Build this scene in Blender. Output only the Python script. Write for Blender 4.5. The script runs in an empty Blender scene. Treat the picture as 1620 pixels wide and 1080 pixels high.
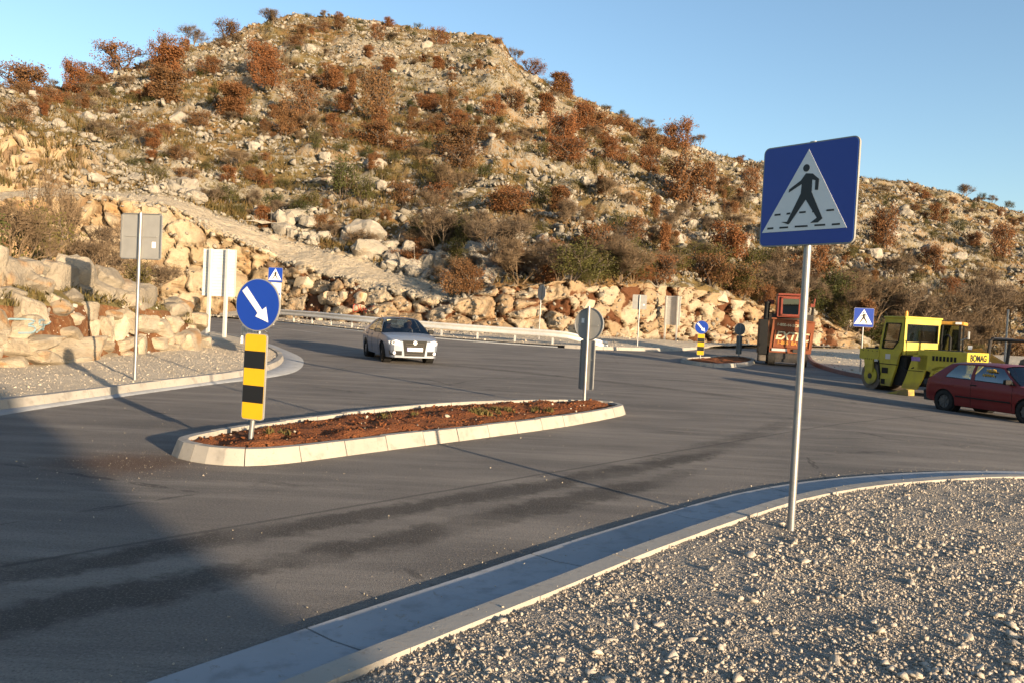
import bpy, bmesh, math, random
import numpy as np
from mathutils import Vector, Matrix, Euler
from mathutils.bvhtree import BVHTree

SC = bpy.context.scene
COL = SC.collection
R_ = math.radians

# ---------------------------------------------------------------- camera
cam_data = bpy.data.cameras.new("camera")
cam_data.sensor_width = 36.0
cam_data.lens = 28.0
cam_data.clip_start = 0.05
cam_data.clip_end = 6000.0
cam = bpy.data.objects.new("camera", cam_data)
COL.objects.link(cam)
cam.matrix_world = (Matrix.Translation((0, 0, 1.62)) @ Matrix.Rotation(R_(90 - 1.59), 4, 'X')
                    @ Matrix.Rotation(R_(2.9), 4, 'Z'))
SC.camera = cam

# ---------------------------------------------------------------- world, sun, exposure
SUN_ELEV = 8.0
SUN_DIR = Vector((0.643 * math.cos(R_(SUN_ELEV)), -0.766 * math.cos(R_(SUN_ELEV)), math.sin(R_(SUN_ELEV))))  # towards the sun
world = bpy.data.worlds.new("World")
SC.world = world
world.use_nodes = True
wn = world.node_tree
bg = wn.nodes["Background"]
sky = wn.nodes.new("ShaderNodeTexSky")
sky.sky_type = 'NISHITA'
sky.sun_disc = False
sky.sun_elevation = R_(SUN_ELEV)
sky.sun_rotation = math.atan2(SUN_DIR.x, SUN_DIR.y)
sky.altitude = 200
sky.air_density = 1.0
sky.dust_density = 1.2
sky.ozone_density = 2.0
wn.links.new(sky.outputs[0], bg.inputs[0])
bg.inputs[1].default_value = 0.116

sun_data = bpy.data.lights.new("sun", 'SUN')
sun_data.energy = 5.0
sun_data.angle = R_(0.53)
sun_data.color = (1.0, 0.77, 0.51)
sun = bpy.data.objects.new("sun", sun_data)
COL.objects.link(sun)
sun.location = (20, -25, 30)
sun.rotation_euler = (-SUN_DIR).to_track_quat('-Z', 'Y').to_euler()

SC.view_settings.view_transform = 'Standard'
SC.view_settings.look = 'None'
SC.view_settings.gamma = 1.0
SC.view_settings.use_curve_mapping = False
SC.view_settings.exposure = 1.48
SC.cycles.max_bounces = 5
SC.cycles.diffuse_bounces = 2
SC.cycles.transparent_max_bounces = 8
SC.cycles.use_denoising = True

# ---------------------------------------------------------------- helpers
rng = np.random.default_rng(7)
random.seed(7)


def tag(o, label=None, cat=None, group=None, kind=None):
    if label: o["label"] = label
    if cat: o["category"] = cat
    if group: o["group"] = group
    if kind: o["kind"] = kind
    return o


def empty(name, loc, rz=0.0, label=None, cat=None, group=None):
    o = bpy.data.objects.new(name, None)
    COL.objects.link(o)
    o.location = loc
    o.rotation_euler = (0, 0, rz)
    o.empty_display_size = 0.2
    return tag(o, label, cat, group)


def link(name, me, mat=None, parent=None, loc=None, rot=None, scale=None):
    o = bpy.data.objects.new(name, me)
    COL.objects.link(o)
    if mat is not None and len(me.materials) == 0:
        me.materials.append(mat)
    if parent is not None: o.parent = parent
    if loc is not None: o.location = loc
    if rot is not None: o.rotation_euler = rot
    if scale is not None: o.scale = scale
    return o


def np_mesh(name, verts, faces, smooth=False):
    """verts (n,3), faces (m,k) of one size k"""
    verts = np.asarray(verts, dtype=np.float32); faces = np.asarray(faces, dtype=np.int32)
    me = bpy.data.meshes.new(name)
    n, (m, k) = len(verts), faces.shape
    me.vertices.add(n); me.vertices.foreach_set("co", verts.ravel())
    me.loops.add(m * k); me.loops.foreach_set("vertex_index", faces.ravel())
    me.polygons.add(m)
    me.polygons.foreach_set("loop_start", np.arange(m, dtype=np.int32) * k)
    me.polygons.foreach_set("loop_total", np.full(m, k, dtype=np.int32))
    if smooth: me.polygons.foreach_set("use_smooth", np.ones(m, dtype=bool))
    me.update(calc_edges=True)
    return me


def point_attr(me, name, vals):
    a = me.attributes.new(name, 'FLOAT', 'POINT')
    a.data.foreach_set("value", np.asarray(vals, dtype=np.float32))


class MB:
    """collects simple solids into one bmesh"""
    def __init__(self): self.bm = bmesh.new()

    def box(self, c, s, rot=None, bevel=0.0, taper=None):
        m = Matrix.Translation(c) @ (rot.to_4x4() if rot is not None else Matrix.Identity(4)) @ Matrix.Diagonal((s[0], s[1], s[2], 1))
        r = bmesh.ops.create_cube(self.bm, size=1.0)
        vs = r["verts"]
        if taper:
            for v in vs:
                if v.co.z > 0: v.co.x *= taper[0]; v.co.y *= taper[1]
        bmesh.ops.transform(self.bm, matrix=m, verts=vs)
        if bevel > 0:
            es = list({e for v in vs for e in v.link_edges})
            bmesh.ops.bevel(self.bm, geom=es, offset=bevel, segments=2, affect='EDGES', profile=0.5)
        return self

    def cyl(self, a, b, r1, r2=None, n=16, cap=True):
        a, b = Vector(a), Vector(b)
        if r2 is None: r2 = r1
        d = b - a
        m = Matrix.Translation((a + b) / 2) @ d.to_track_quat('Z', 'Y').to_matrix().to_4x4()
        bmesh.ops.create_cone(self.bm, cap_ends=cap, segments=n, radius1=r1, radius2=r2, depth=d.length, matrix=m)
        return self

    def prism(self, pts, axis, lo, hi):
        """polygon pts (2d) extruded along axis ('x','y','z') from lo to hi"""
        def mk(p, t):
            if axis == 'y': return (p[0], t, p[1])
            if axis == 'x': return (t, p[0], p[1])
            return (p[0], p[1], t)
        a = [self.bm.verts.new(mk(p, lo)) for p in pts]
        b = [self.bm.verts.new(mk(p, hi)) for p in pts]
        n = len(pts)
        self.bm.faces.new(a); self.bm.faces.new(b[::-1])
        for i in range(n):
            self.bm.faces.new((a[i], b[i], b[(i + 1) % n], a[(i + 1) % n]))
        return self

    def tube(self, pts, r, n=8):
        pts = [Vector(p) for p in pts]
        rs = r if isinstance(r, (list, tuple)) else [r] * len(pts)
        rings = []
        for i, p in enumerate(pts):
            t = (pts[min(i + 1, len(pts) - 1)] - pts[max(i - 1, 0)]).normalized()
            q = t.to_track_quat('Z', 'Y')
            rings.append([self.bm.verts.new(p + q @ Vector((math.cos(2 * math.pi * k / n) * rs[i], math.sin(2 * math.pi * k / n) * rs[i], 0))) for k in range(n)])
        for a, b in zip(rings[:-1], rings[1:]):
            for k in range(n):
                self.bm.faces.new((a[k], a[(k + 1) % n], b[(k + 1) % n], b[k]))
        self.bm.faces.new(rings[0][::-1]); self.bm.faces.new(rings[-1])
        return self

    def quad(self, *pts):
        self.bm.faces.new([self.bm.verts.new(p) for p in pts]); return self

    def build(self, name, mat, parent=None, smooth=False, loc=None, rot=None):
        bmesh.ops.recalc_face_normals(self.bm, faces=self.bm.faces)
        me = bpy.data.meshes.new(name)
        self.bm.to_mesh(me); self.bm.free()
        if smooth:
            for p in me.polygons: p.use_smooth = True
            me.set_sharp_from_angle(angle=R_(35))
        return link(name, me, mat, parent, loc, rot)


def copy_tree(o, parent=None):
    c = o.copy(); COL.objects.link(c); c.parent = parent
    for ch in list(o.children): copy_tree(ch, c)
    return c


def text_mesh(name, body, size, mat, parent, loc, rot, shear=0.0, extrude=0.004, align='CENTER', bold=0.0, sx=1.0):
    cu = bpy.data.curves.new(name, 'FONT')
    cu.body = body; cu.size = size; cu.shear = shear; cu.extrude = extrude; cu.align_x = align; cu.align_y = 'CENTER'
    cu.offset = bold
    t = bpy.data.objects.new(name, cu); COL.objects.link(t)
    bpy.context.view_layer.update()
    me = bpy.data.meshes.new_from_object(t.evaluated_get(bpy.context.evaluated_depsgraph_get()))
    bpy.data.objects.remove(t)
    o = link(name, me, None, parent, loc, rot, (sx, 1, 1))
    me.materials.clear(); me.materials.append(mat)
    return o


# numpy value noise
def vnoise(p, seed=0):
    p = np.asarray(p, dtype=np.float64)
    i = np.floor(p).astype(np.int64); f = p - i; f = f * f * (3 - 2 * f)
    def h(ix, iy, iz):
        n = (ix * 374761393 + iy * 668265263 + iz * 2147483647 + seed * 1274126177) & 0xFFFFFFFF
        n = ((n ^ (n >> 13)) * 1274126177) & 0xFFFFFFFF
        n = ((n ^ (n >> 16)) * 2246822519) & 0xFFFFFFFF
        return ((n ^ (n >> 15)) & 0xFFFF) / 65535.0
    x, y, z = i[:, 0], i[:, 1], i[:, 2]
    def l(a, b, t): return a + (b - a) * t
    return l(l(l(h(x, y, z), h(x + 1, y, z), f[:, 0]), l(h(x, y + 1, z), h(x + 1, y + 1, z), f[:, 0]), f[:, 1]),
             l(l(h(x, y, z + 1), h(x + 1, y, z + 1), f[:, 0]), l(h(x, y + 1, z + 1), h(x + 1, y + 1, z + 1), f[:, 0]), f[:, 1]), f[:, 2])


def fbm(p, octaves=4, seed=0, gain=0.5):
    p = np.asarray(p, dtype=np.float64)
    s = np.zeros(len(p)); a = 1.0; t = 0.0
    for k in range(octaves):
        s += a * vnoise(p * (2.03 ** k) + 17.3 * k, seed + k); t += a; a *= gain
    return s / t


def sstep(a, b, x):
    t = np.clip((np.asarray(x, dtype=np.float64) - a) / (b - a), 0, 1)
    return t * t * (3 - 2 * t)


def ground_z(x, y):
    """the lie of the land of the junction: rises gently to the back, falls a little to the right"""
    return 0.45 * sstep(22, 60, y) - 0.3 * sstep(5, 14, x) * (1 - 0.6 * sstep(36, 60, y)) + 0.2 * (1 - sstep(-14, 2, x)) * sstep(25, 50, y)


def gz(x, y): return float(ground_z(x, y))


# ---------------------------------------------------------------- materials
K = 0.75      # common scale of the surface colours
def kc(c): return tuple(x * K for x in c)


class NT:
    def __init__(self, name):
        self.m = bpy.data.materials.new(name); self.m.use_nodes = True
        self.t = self.m.node_tree; self.b = self.t.nodes["Principled BSDF"]; self.out = self.t.nodes["Material Output"]
        self._pos = None

    def n(self, typ, **kw):
        nd = self.t.nodes.new(typ)
        for k, v in kw.items(): setattr(nd, k, v)
        return nd

    def lk(self, a, b): self.t.links.new(a, b)

    def set(self, inp, v):
        if hasattr(v, 'is_output') or isinstance(v, bpy.types.NodeSocket): self.lk(v, inp)
        else: inp.default_value = v

    def pos(self):
        if self._pos is None: self._pos = self.n("ShaderNodeNewGeometry").outputs["Position"]
        return self._pos

    def objco(self): return self.n("ShaderNodeTexCoord").outputs["Object"]

    def noise(self, scale, detail=4.0, rough=0.55, vec=None, dist=0.0):
        nd = self.n("ShaderNodeTexNoise"); nd.inputs["Scale"].default_value = scale
        nd.inputs["Detail"].default_value = detail; nd.inputs["Roughness"].default_value = rough; nd.inputs["Distortion"].default_value = dist
        self.lk(vec if vec is not None else self.pos(), nd.inputs["Vector"]); return nd.outputs["Fac"]

    def voro(self, scale, vec=None, feature='F1', out="Distance"):
        nd = self.n("ShaderNodeTexVoronoi", feature=feature); nd.inputs["Scale"].default_value = scale
        self.lk(vec if vec is not None else self.pos(), nd.inputs["Vector"]); return nd.outputs[out]

    def math(self, op, a, b=0.0, c=0.0, clamp=False):
        nd = self.n("ShaderNodeMath", operation=op, use_clamp=clamp)
        self.set(nd.inputs[0], a); self.set(nd.inputs[1], b)
        if len(nd.inputs) > 2: self.set(nd.inputs[2], c)
        return nd.outputs[0]

    def ramp(self, v, a, b, lo=0.0, hi=1.0):
        nd = self.n("ShaderNodeMapRange", interpolation_type='SMOOTHSTEP')
        self.set(nd.inputs[0], v); nd.inputs[1].default_value = a; nd.inputs[2].default_value = b
        nd.inputs[3].default_value = lo; nd.inputs[4].default_value = hi; return nd.outputs[0]

    def mix(self, f, a, b):
        nd = self.n("ShaderNodeMix", data_type='RGBA')
        self.set(nd.inputs[0], f)
        self.set(nd.inputs[6], a if not isinstance(a, tuple) else (*a[:3], 1)); self.set(nd.inputs[7], b if not isinstance(b, tuple) else (*b[:3], 1))
        return nd.outputs[2]

    def xyz(self, v=None):
        nd = self.n("ShaderNodeSeparateXYZ"); self.lk(v if v is not None else self.pos(), nd.inputs[0]); return nd.outputs

    def attr(self, name): return self.n("ShaderNodeAttribute", attribute_name=name).outputs["Fac"]

    def rand(self): return self.n("ShaderNodeObjectInfo").outputs["Random"]

    def bump(self, h, strength=0.5, dist=0.02, normal=None):
        nd = self.n("ShaderNodeBump"); nd.inputs["Strength"].default_value = strength; nd.inputs["Distance"].default_value = dist
        self.lk(h, nd.inputs["Height"])
        if normal is not None: self.lk(normal, nd.inputs["Normal"])
        return nd.outputs[0]

    def done(self, col=None, rough=0.8, metal=0.0, normal=None, spec=None, coat=None):
        if col is not None: self.set(self.b.inputs["Base Color"], col if not isinstance(col, tuple) else (*col[:3], 1))
        self.set(self.b.inputs["Roughness"], rough); self.b.inputs["Metallic"].default_value = metal
        if spec is not None: self.b.inputs["Specular IOR Level"].default_value = spec
        if coat is not None: self.b.inputs["Coat Weight"].default_value = coat; self.b.inputs["Coat Roughness"].default_value = 0.05
        if normal is not None: self.lk(normal, self.b.inputs["Normal"])
        return self.m


def worn(name, c, c2=None, scale=6.0, rough=0.6, metal=0.0, bump=0.15, spec=0.3, coat=None, amount=0.5, obj=True):
    """a plain paint, metal or plastic with blotchy dirt and fine relief"""
    t = NT(name); v = t.objco() if obj else t.pos()
    if c2 is None: c2 = tuple(x * 0.72 for x in c)
    n1 = t.noise(scale, 5, 0.6, v); n2 = t.noise(scale * 7, 3, 0.6, v)
    f = t.math('MULTIPLY', t.ramp(n1, 0.35, 0.75), amount)
    col = t.mix(f, c, c2)
    r = t.math('ADD', t.math('MULTIPLY', n2, 0.2), rough - 0.1)
    return t.done(col, r, metal, t.bump(n2, bump, 0.004), spec, coat)


def rock_material(name, light, dark, stain, obj=True, stain_at=(0.58, 0.72), scale=1.0, tint=False):
    light, dark, stain = kc(light), kc(dark), kc(stain)
    t = NT(name); v = t.objco() if obj else t.pos()
    if obj:   # shift the texture from copy to copy
        ad = t.n("ShaderNodeVectorMath", operation='ADD'); t.lk(v, ad.inputs[0])
        cb = t.n("ShaderNodeCombineXYZ"); r = t.math('MULTIPLY', t.rand(), 50.0)
        for k in range(3): t.lk(r, cb.inputs[k])
        t.lk(cb.outputs[0], ad.inputs[1]); v = ad.outputs[0]
    a = t.noise(1.3 * scale, 6, 0.62, v, 0.4); b = t.noise(7 * scale, 5, 0.65, v); c = t.noise(0.8 * scale, 3, 0.5, v, 1.0)
    cr = t.voro(3.0 * scale, v, 'DISTANCE_TO_EDGE')
    col = t.mix(t.ramp(a, 0.35, 0.65), light, dark)
    col = t.mix(t.math('MULTIPLY', t.ramp(b, 0.5, 0.75), 0.45), col, tuple(x * 0.62 for x in dark))
    col = t.mix(t.math('MULTIPLY', t.ramp(c, *stain_at), 0.75), col, stain)
    if tint: col = t.mix(t.math('MULTIPLY', t.attr("tint"), 0.55), col, tuple(x * 0.55 for x in dark))
    h = t.math('ADD', t.math('MULTIPLY', a, 1.0), t.math('MULTIPLY', b, 0.5)); h = t.math('ADD', h, t.math('MULTIPLY', t.noise(28 * scale, 4, 0.7, v), 0.16))
    h = t.math('SUBTRACT', h, t.math('MULTIPLY', t.ramp(cr, 0.0, 0.03, 1.0, 0.0), 0.05))
    return t.done(col, 0.92, 0, t.bump(h, 0.9, 0.12 / scale), 0.2)


M = {}
M["rock"] = rock_material("limestone", (0.40, 0.345, 0.265), (0.28, 0.24, 0.185), (0.42, 0.22, 0.075))
M["rock_cut"] = rock_material("fresh_limestone", (0.52, 0.445, 0.335), (0.38, 0.31, 0.22), (0.38, 0.19, 0.06), stain_at=(0.57, 0.72))
M["hill_rock"] = rock_material("weathered_limestone", (0.40, 0.36, 0.30), (0.26, 0.235, 0.195), (0.30, 0.21, 0.12), scale=0.6, stain_at=(0.62, 0.8))
M["hill_rubble"] = rock_material("weathered_limestone_rubble", (0.41, 0.37, 0.305), (0.26, 0.235, 0.195), (0.30, 0.21, 0.12), obj=False, scale=0.8, stain_at=(0.62, 0.8), tint=True)
M["gravel"] = rock_material("crushed_stone", (0.66, 0.58, 0.48), (0.44, 0.385, 0.32), (0.42, 0.30, 0.19), obj=False, scale=14, tint=True, stain_at=(0.6, 0.75))
M["gravel_pale"] = rock_material("pale_crushed_stone", (0.64, 0.55, 0.43), (0.50, 0.43, 0.335), (0.42, 0.30, 0.18), obj=False, scale=10, tint=True, stain_at=(0.6, 0.75))


def soil_material(name, c1, c2, c3, scale=1.0, bump=0.9, dist=0.05):
    t = NT(name)
    a = t.noise(1.5 * scale, 6, 0.65); b = t.noise(14 * scale, 5, 0.7); c = t.voro(26 * scale)
    col = t.mix(t.ramp(a, 0.35, 0.65), c1, c2)
    col = t.mix(t.math('MULTIPLY', t.ramp(b, 0.5, 0.7), 0.6), col, c3)
    h = t.math('ADD', t.math('MULTIPLY', b, 1.0), t.math('MULTIPLY', c, -0.5))
    return t.done(col, 0.95, 0, t.bump(h, bump, dist), 0.15)


M["red_soil"] = soil_material("red_soil", (0.21, 0.076, 0.029), (0.15, 0.050, 0.020), (0.27, 0.115, 0.048), 2.0)
M["earth"] = soil_material("dry_earth", (0.17, 0.13, 0.08), (0.22, 0.16, 0.09), (0.30, 0.25, 0.17), 0.5)
def packed_gravel():
    t = NT("gravel_bed"); big = t.noise(1.2, 5, 0.65)
    v1 = t.n("ShaderNodeTexVoronoi"); v1.inputs["Scale"].default_value = 42; t.lk(t.pos(), v1.inputs["Vector"])
    v2 = t.n("ShaderNodeTexVoronoi"); v2.inputs["Scale"].default_value = 95; t.lk(t.pos(), v2.inputs["Vector"])
    r1 = t.xyz(v1.outputs["Color"])[0]; r2 = t.xyz(v2.outputs["Color"])[1]
    col = t.mix(t.ramp(r1, 0.1, 0.9), (0.28, 0.245, 0.205), (0.38, 0.335, 0.28)); col = t.mix(t.math('MULTIPLY', t.ramp(r2, 0.3, 1.0), 0.6), col, (0.20, 0.175, 0.145))
    col = t.mix(t.math('MULTIPLY', t.ramp(big, 0.45, 0.65), 0.45), col, (0.22, 0.19, 0.155))
    h = t.math('ADD', t.math('MULTIPLY', v1.outputs["Distance"], -1.0), t.math('MULTIPLY', v2.outputs["Distance"], -0.6)); h = t.math('ADD', h, t.math('MULTIPLY', r1, 0.4))
    return t.done(col, 0.95, 0, t.bump(h, 1.0, 0.022), 0.15)


M["gravel_bed"] = packed_gravel()
M["gravel_bed_pale"] = soil_material("pale_gravel_bed", (0.48, 0.415, 0.32), (0.40, 0.34, 0.26), (0.55, 0.48, 0.38), 2.0, 1.0, 0.03)


def concrete(name, c1, c2):
    c1, c2 = kc(c1), kc(c2)
    t = NT(name)
    a = t.noise(0.9, 6, 0.6); b = t.noise(22, 5, 0.7); c = t.noise(4.5, 4, 0.6)
    col = t.mix(t.ramp(a, 0.35, 0.68), c1, c2)
    col = t.mix(t.math('MULTIPLY', t.ramp(c, 0.5, 0.72), 0.6), col, tuple(x * 0.62 for x in c2))
    dd_ = t.noise(11, 5, 0.75, None, 1.5); col = t.mix(t.math('MULTIPLY', t.ramp(dd_, 0.56, 0.68), 0.5), col, (0.16, 0.12, 0.085))
    col = t.mix(t.math('MULTIPLY', t.rand(), 0.22), col, tuple(x * 0.7 for x in c2))
    return t.done(col, 0.85, 0, t.bump(b, 0.35, 0.006), 0.3)


M["kerb"] = concrete("kerb_concrete", (0.43, 0.395, 0.345), (0.35, 0.325, 0.285))
M["gutter"] = concrete("gutter_concrete", (0.36, 0.375, 0.40), (0.30, 0.315, 0.335))
M["red_kerb"] = concrete("red_kerb_concrete", (0.26, 0.13, 0.10), (0.20, 0.11, 0.09))


def asphalt():
    t = NT("asphalt")
    x, y, z = t.xyz()
    big = t.noise(0.35, 5, 0.6); mid = t.noise(1.7, 5, 0.65); fine = t.noise(90, 3, 0.7); grit = t.voro(140)
    # noise stretched along the way the cars go
    mp = t.n("ShaderNodeMapping"); mp.inputs["Rotation"].default_value = (0, 0, R_(-47)); mp.inputs["Scale"].default_value = (0.25, 1.6, 1)
    t.lk(t.pos(), mp.inputs["Vector"]); streak = t.noise(1.0, 6, 0.7, mp.outputs[0])
    col = t.mix(t.ramp(big, 0.3, 0.7), (0.172, 0.154, 0.137), (0.112, 0.102, 0.093))
    col = t.mix(t.math('MULTIPLY', t.ramp(streak, 0.45, 0.66), 0.8), col, (0.230, 0.207, 0.182))     # dust
    col = t.mix(t.math('MULTIPLY', t.ramp(streak, 0.46, 0.30), 0.55), col, (0.085, 0.077, 0.069))
    wob = t.math('MULTIPLY', t.math('SUBTRACT', mid, 0.5), 0.75)
    wob = t.math('ADD', wob, t.math('MULTIPLY', t.math('SUBTRACT', t.noise(6, 4, 0.7), 0.5), 0.35))

    rag = t.noise(7.5, 6, 0.8); fade = t.noise(0.9, 3, 0.6)

    def band(pts, half, soft, strength, c):
        nonlocal col
        p = np.array(pts); k = np.polyfit(p[:, 0], p[:, 1], 2)
        fx = t.math('ADD', t.math('MULTIPLY', t.math('ADD', t.math('MULTIPLY', x, float(k[0])), float(k[1])), x), float(k[2]))
        d = t.math('ABSOLUTE', t.math('ADD', t.math('SUBTRACT', y, fx), wob))
        f = t.ramp(d, half + soft, max(half - soft, 0.0))
        inx = t.math('MULTIPLY', t.ramp(x, p[0, 0] - 0.6, p[0, 0] + 0.3), t.ramp(x, p[-1, 0] + 0.9, p[-1, 0] - 0.3))
        f = t.math('MULTIPLY', t.math('MULTIPLY', f, inx), strength)
        f = t.ramp(t.math('ADD', f, t.math('MULTIPLY', t.math('SUBTRACT', rag, 0.5), 1.1)), 0.15, 0.75, 0.0, strength)
        f = t.math('MULTIPLY', f, t.ramp(fade, 0.34, 0.5, 0.45, 1.0))
        col = t.mix(f, col, c)
    dk = (0.030, 0.026, 0.023)
    band([(-3.6, 4.0), (-2.81, 4.44), (-2.48, 4.98), (-2.03, 5.35), (-1.25, 6.12), (-0.67, 6.74), (0.05, 7.49), (0.72, 8.39), (1.65, 9.29), (2.6, 10.2)], 0.28, 0.26, 0.8, dk)
    band([(-3.2, 3.2), (-2.41, 3.82), (-2.19, 4.14), (-1.83, 4.65), (-1.09, 5.4), (-0.71, 5.75), (-0.12, 6.48), (0.42, 6.97), (1.08, 7.71), (1.8, 8.6)], 0.30, 0.26, 0.78, dk)
    band([(1.6, 9.4), (2.6, 10.6), (3.6, 12.2), (5.0, 14.4)], 0.45, 0.3, 0.55, dk)
    band([(-6.5, 28.6), (-3.25, 25.2), (1.8, 24.4), (4.3, 22.0), (5.6, 18.3)], 0.5, 0.35, 0.6, dk)
    band([(-4.0, 24.5), (-1.0, 21.0), (2.0, 19.5), (5.0, 18.5)], 0.35, 0.3, 0.35, dk)
    band([(-9.0, 8.8), (-6.0, 9.2), (-4.2, 10.0), (-3.2, 11.3)], 0.16, 0.14, 0.5, (0.20, 0.18, 0.155))
    band([(-8.0, 7.0), (-6.5, 7.9), (-5.2, 8.8)], 0.10, 0.10, 0.5, (0.20, 0.18, 0.155))
    band([(6.0, 15.5), (9.0, 16.2), (13.0, 16.0)], 0.9, 0.7, 0.5, (0.18, 0.155, 0.13))
    # red dirt washed out round the near end of the planted island
    dx = t.math('SUBTRACT', x, -3.75); dy = t.math('MULTIPLY', t.math('SUBTRACT', y, 7.9), 1.15)
    rr = t.math('ADD', t.math('SQRT', t.math('ADD', t.math('MULTIPLY', dx, dx), t.math('MULTIPLY', dy, dy))), wob)
    col = t.mix(t.math('MULTIPLY', t.ramp(rr, 1.15, 0.1), 0.9), col, (0.085, 0.046, 0.026))
    col = t.mix(t.math('MULTIPLY', t.ramp(grit, 0.18, 0.05), t.math('MULTIPLY', mid, 0.45)), col, (0.22, 0.20, 0.175))
    sp = t.noise(60, 3, 0.8); col = t.mix(t.math('MULTIPLY', t.ramp(sp, 0.50, 0.70), 0.5), col, (0.30, 0.27, 0.235)); col = t.mix(t.math('MULTIPLY', t.ramp(sp, 0.48, 0.32), 0.65), col, (0.06, 0.055, 0.05))
    sm = t.math('ABSOLUTE', t.math('ADD', t.math('SUBTRACT', t.math('MULTIPLY', x, 0.74), t.math('MULTIPLY', y, 0.67)), t.math('ADD', 5.35, t.math('MULTIPLY', t.math('SUBTRACT', mid, 0.5), 0.06))))
    col = t.mix(t.math('MULTIPLY', t.ramp(sm, 0.035, 0.008), 0.55), col, (0.045, 0.042, 0.04))
    ck = t.voro(0.22, None, 'DISTANCE_TO_EDGE'); wv = t.math('ADD', ck, t.math('MULTIPLY', t.math('SUBTRACT', t.noise(3.0, 4, 0.7), 0.5), 0.05))
    col = t.mix(t.math('MULTIPLY', t.ramp(t.math('ABSOLUTE', wv), 0.006, 0.001), t.math('MULTIPLY', t.ramp(big, 0.5, 0.6), 0.6)), col, (0.035, 0.032, 0.03))
    h = t.math('ADD', fine, t.math('MULTIPLY', grit, 0.8))
    return t.done(col, t.math('ADD', 0.80, t.math('MULTIPLY', streak, 0.15)), 0, t.bump(h, 0.9, 0.011), 0.25)


M["asphalt"] = asphalt()
M["line_paint"] = worn("road_line_paint", (0.50, 0.48, 0.44), (0.16, 0.15, 0.14), 2.0, 0.8, amount=0.9, obj=False)


def hill_material():
    t = NT("hillside")
    cut, track, quarry = t.attr("cut"), t.attr("track"), t.attr("quarry")
    a = t.noise(0.09, 4, 0.6); b = t.noise(0.5, 6, 0.7); c = t.noise(2.6, 5, 0.7); e = t.noise(0.22, 5, 0.65, None, 1.2)
    grass = t.mix(t.ramp(b, 0.35, 0.65), (0.17, 0.118, 0.048), (0.105, 0.090, 0.036))
    grass = t.mix(t.ramp(a, 0.42, 0.62), grass, (0.23, 0.135, 0.055))
    grass = t.mix(t.math('MULTIPLY', t.ramp(c, 0.55, 0.75), 0.6), grass, (0.05, 0.042, 0.018))
    stone = t.mix(t.ramp(c, 0.35, 0.65), (0.38, 0.345, 0.28), (0.24, 0.215, 0.17))
    f = t.ramp(t.math('ADD', t.math('MULTIPLY', b, 0.6), t.math('MULTIPLY', c, 0.4)), 0.50, 0.56)
    f = t.math('MAXIMUM', f, t.math('MULTIPLY', t.attr("ledge"), t.ramp(c, 0.36, 0.56, 0.0, 0.8)))
    col = t.mix(f, grass, stone)
    # fresh road cut: blocks of cream and ochre rock, red earth in the joints
    cell, crack = t.attr("cell"), t.attr("crack")
    cutc = t.mix(t.ramp(cell, 0.15, 0.85), (0.43, 0.35, 0.25), (0.34, 0.245, 0.15))
    cutc = t.mix(t.math('MULTIPLY', t.ramp(e, 0.54, 0.68), 0.5), cutc, (0.36, 0.20, 0.085))
    cutc = t.mix(t.math('MULTIPLY', t.ramp(c, 0.52, 0.72), 0.5), cutc, (0.30, 0.23, 0.16))
    cutc = t.mix(t.ramp(t.math('ADD', crack, t.math('MULTIPLY', t.math('SUBTRACT', c, 0.5), 0.8)), 0.40, 0.70), cutc, (0.125, 0.052, 0.024))
    # quarry face: cream and ochre rock with upright streaks
    mp = t.n("ShaderNodeMapping"); mp.inputs["Scale"].default_value = (0.55, 0.55, 0.16); t.lk(t.pos(), mp.inputs["Vector"])
    s = t.noise(1.0, 6, 0.65, mp.outputs[0], 0.8); s2 = t.noise(0.33, 4, 0.6, mp.outputs[0], 0.5)
    qc = t.mix(t.ramp(s, 0.36, 0.62), (0.33, 0.24, 0.14), (0.43, 0.335, 0.215))
    qc = t.mix(t.math('MULTIPLY', t.ramp(s2, 0.54, 0.68), 0.7), qc, (0.38, 0.20, 0.07))
    qc = t.mix(t.math('MULTIPLY', t.ramp(s, 0.40, 0.28), 0.7), qc, (0.15, 0.09, 0.05))
    qc = t.mix(t.math('MULTIPLY', t.ramp(cell, 0.3, 1.0), 0.5), qc, (0.42, 0.36, 0.27)); qc = t.mix(t.math('MULTIPLY', t.ramp(crack, 0.35, 0.75), 0.75), qc, (0.16, 0.09, 0.045))
    tr = t.mix(t.ramp(c, 0.4, 0.65), (0.58, 0.49, 0.36), (0.44, 0.36, 0.25))
    col = t.mix(cut, col, cutc); col = t.mix(quarry, col, qc); col = t.mix(track, col, tr)
    h = t.math('ADD', b, t.math('MULTIPLY', c, 0.6))
    col = t.mix(1.0 - K, col, (0.0, 0.0, 0.0))
    return t.done(col, 0.95, 0, t.bump(h, 1.0, 0.35), 0.15)


M["hill"] = hill_material()
M["galv"] = worn("galvanised_steel", (0.26, 0.26, 0.26), (0.19, 0.19, 0.19), 9, 0.45, 0.7, 0.08, amount=0.5)
M["alu"] = worn("sign_aluminium", (0.27, 0.265, 0.25), (0.21, 0.205, 0.195), 5, 0.55, 0.25, 0.05)
M["white_panel"] = worn("white_ribbed_panel", (0.62, 0.60, 0.55), (0.5, 0.48, 0.44), 3, 0.6, 0.0, 0.05)
M["panel"] = worn("ribbed_aluminium", (0.50, 0.50, 0.48), (0.4, 0.4, 0.39), 3, 0.5, 0.3, 0.05)
M["rail"] = worn("guardrail_steel", (0.56, 0.55, 0.52), (0.42, 0.41, 0.39), 4, 0.5, 0.45, 0.06)


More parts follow.
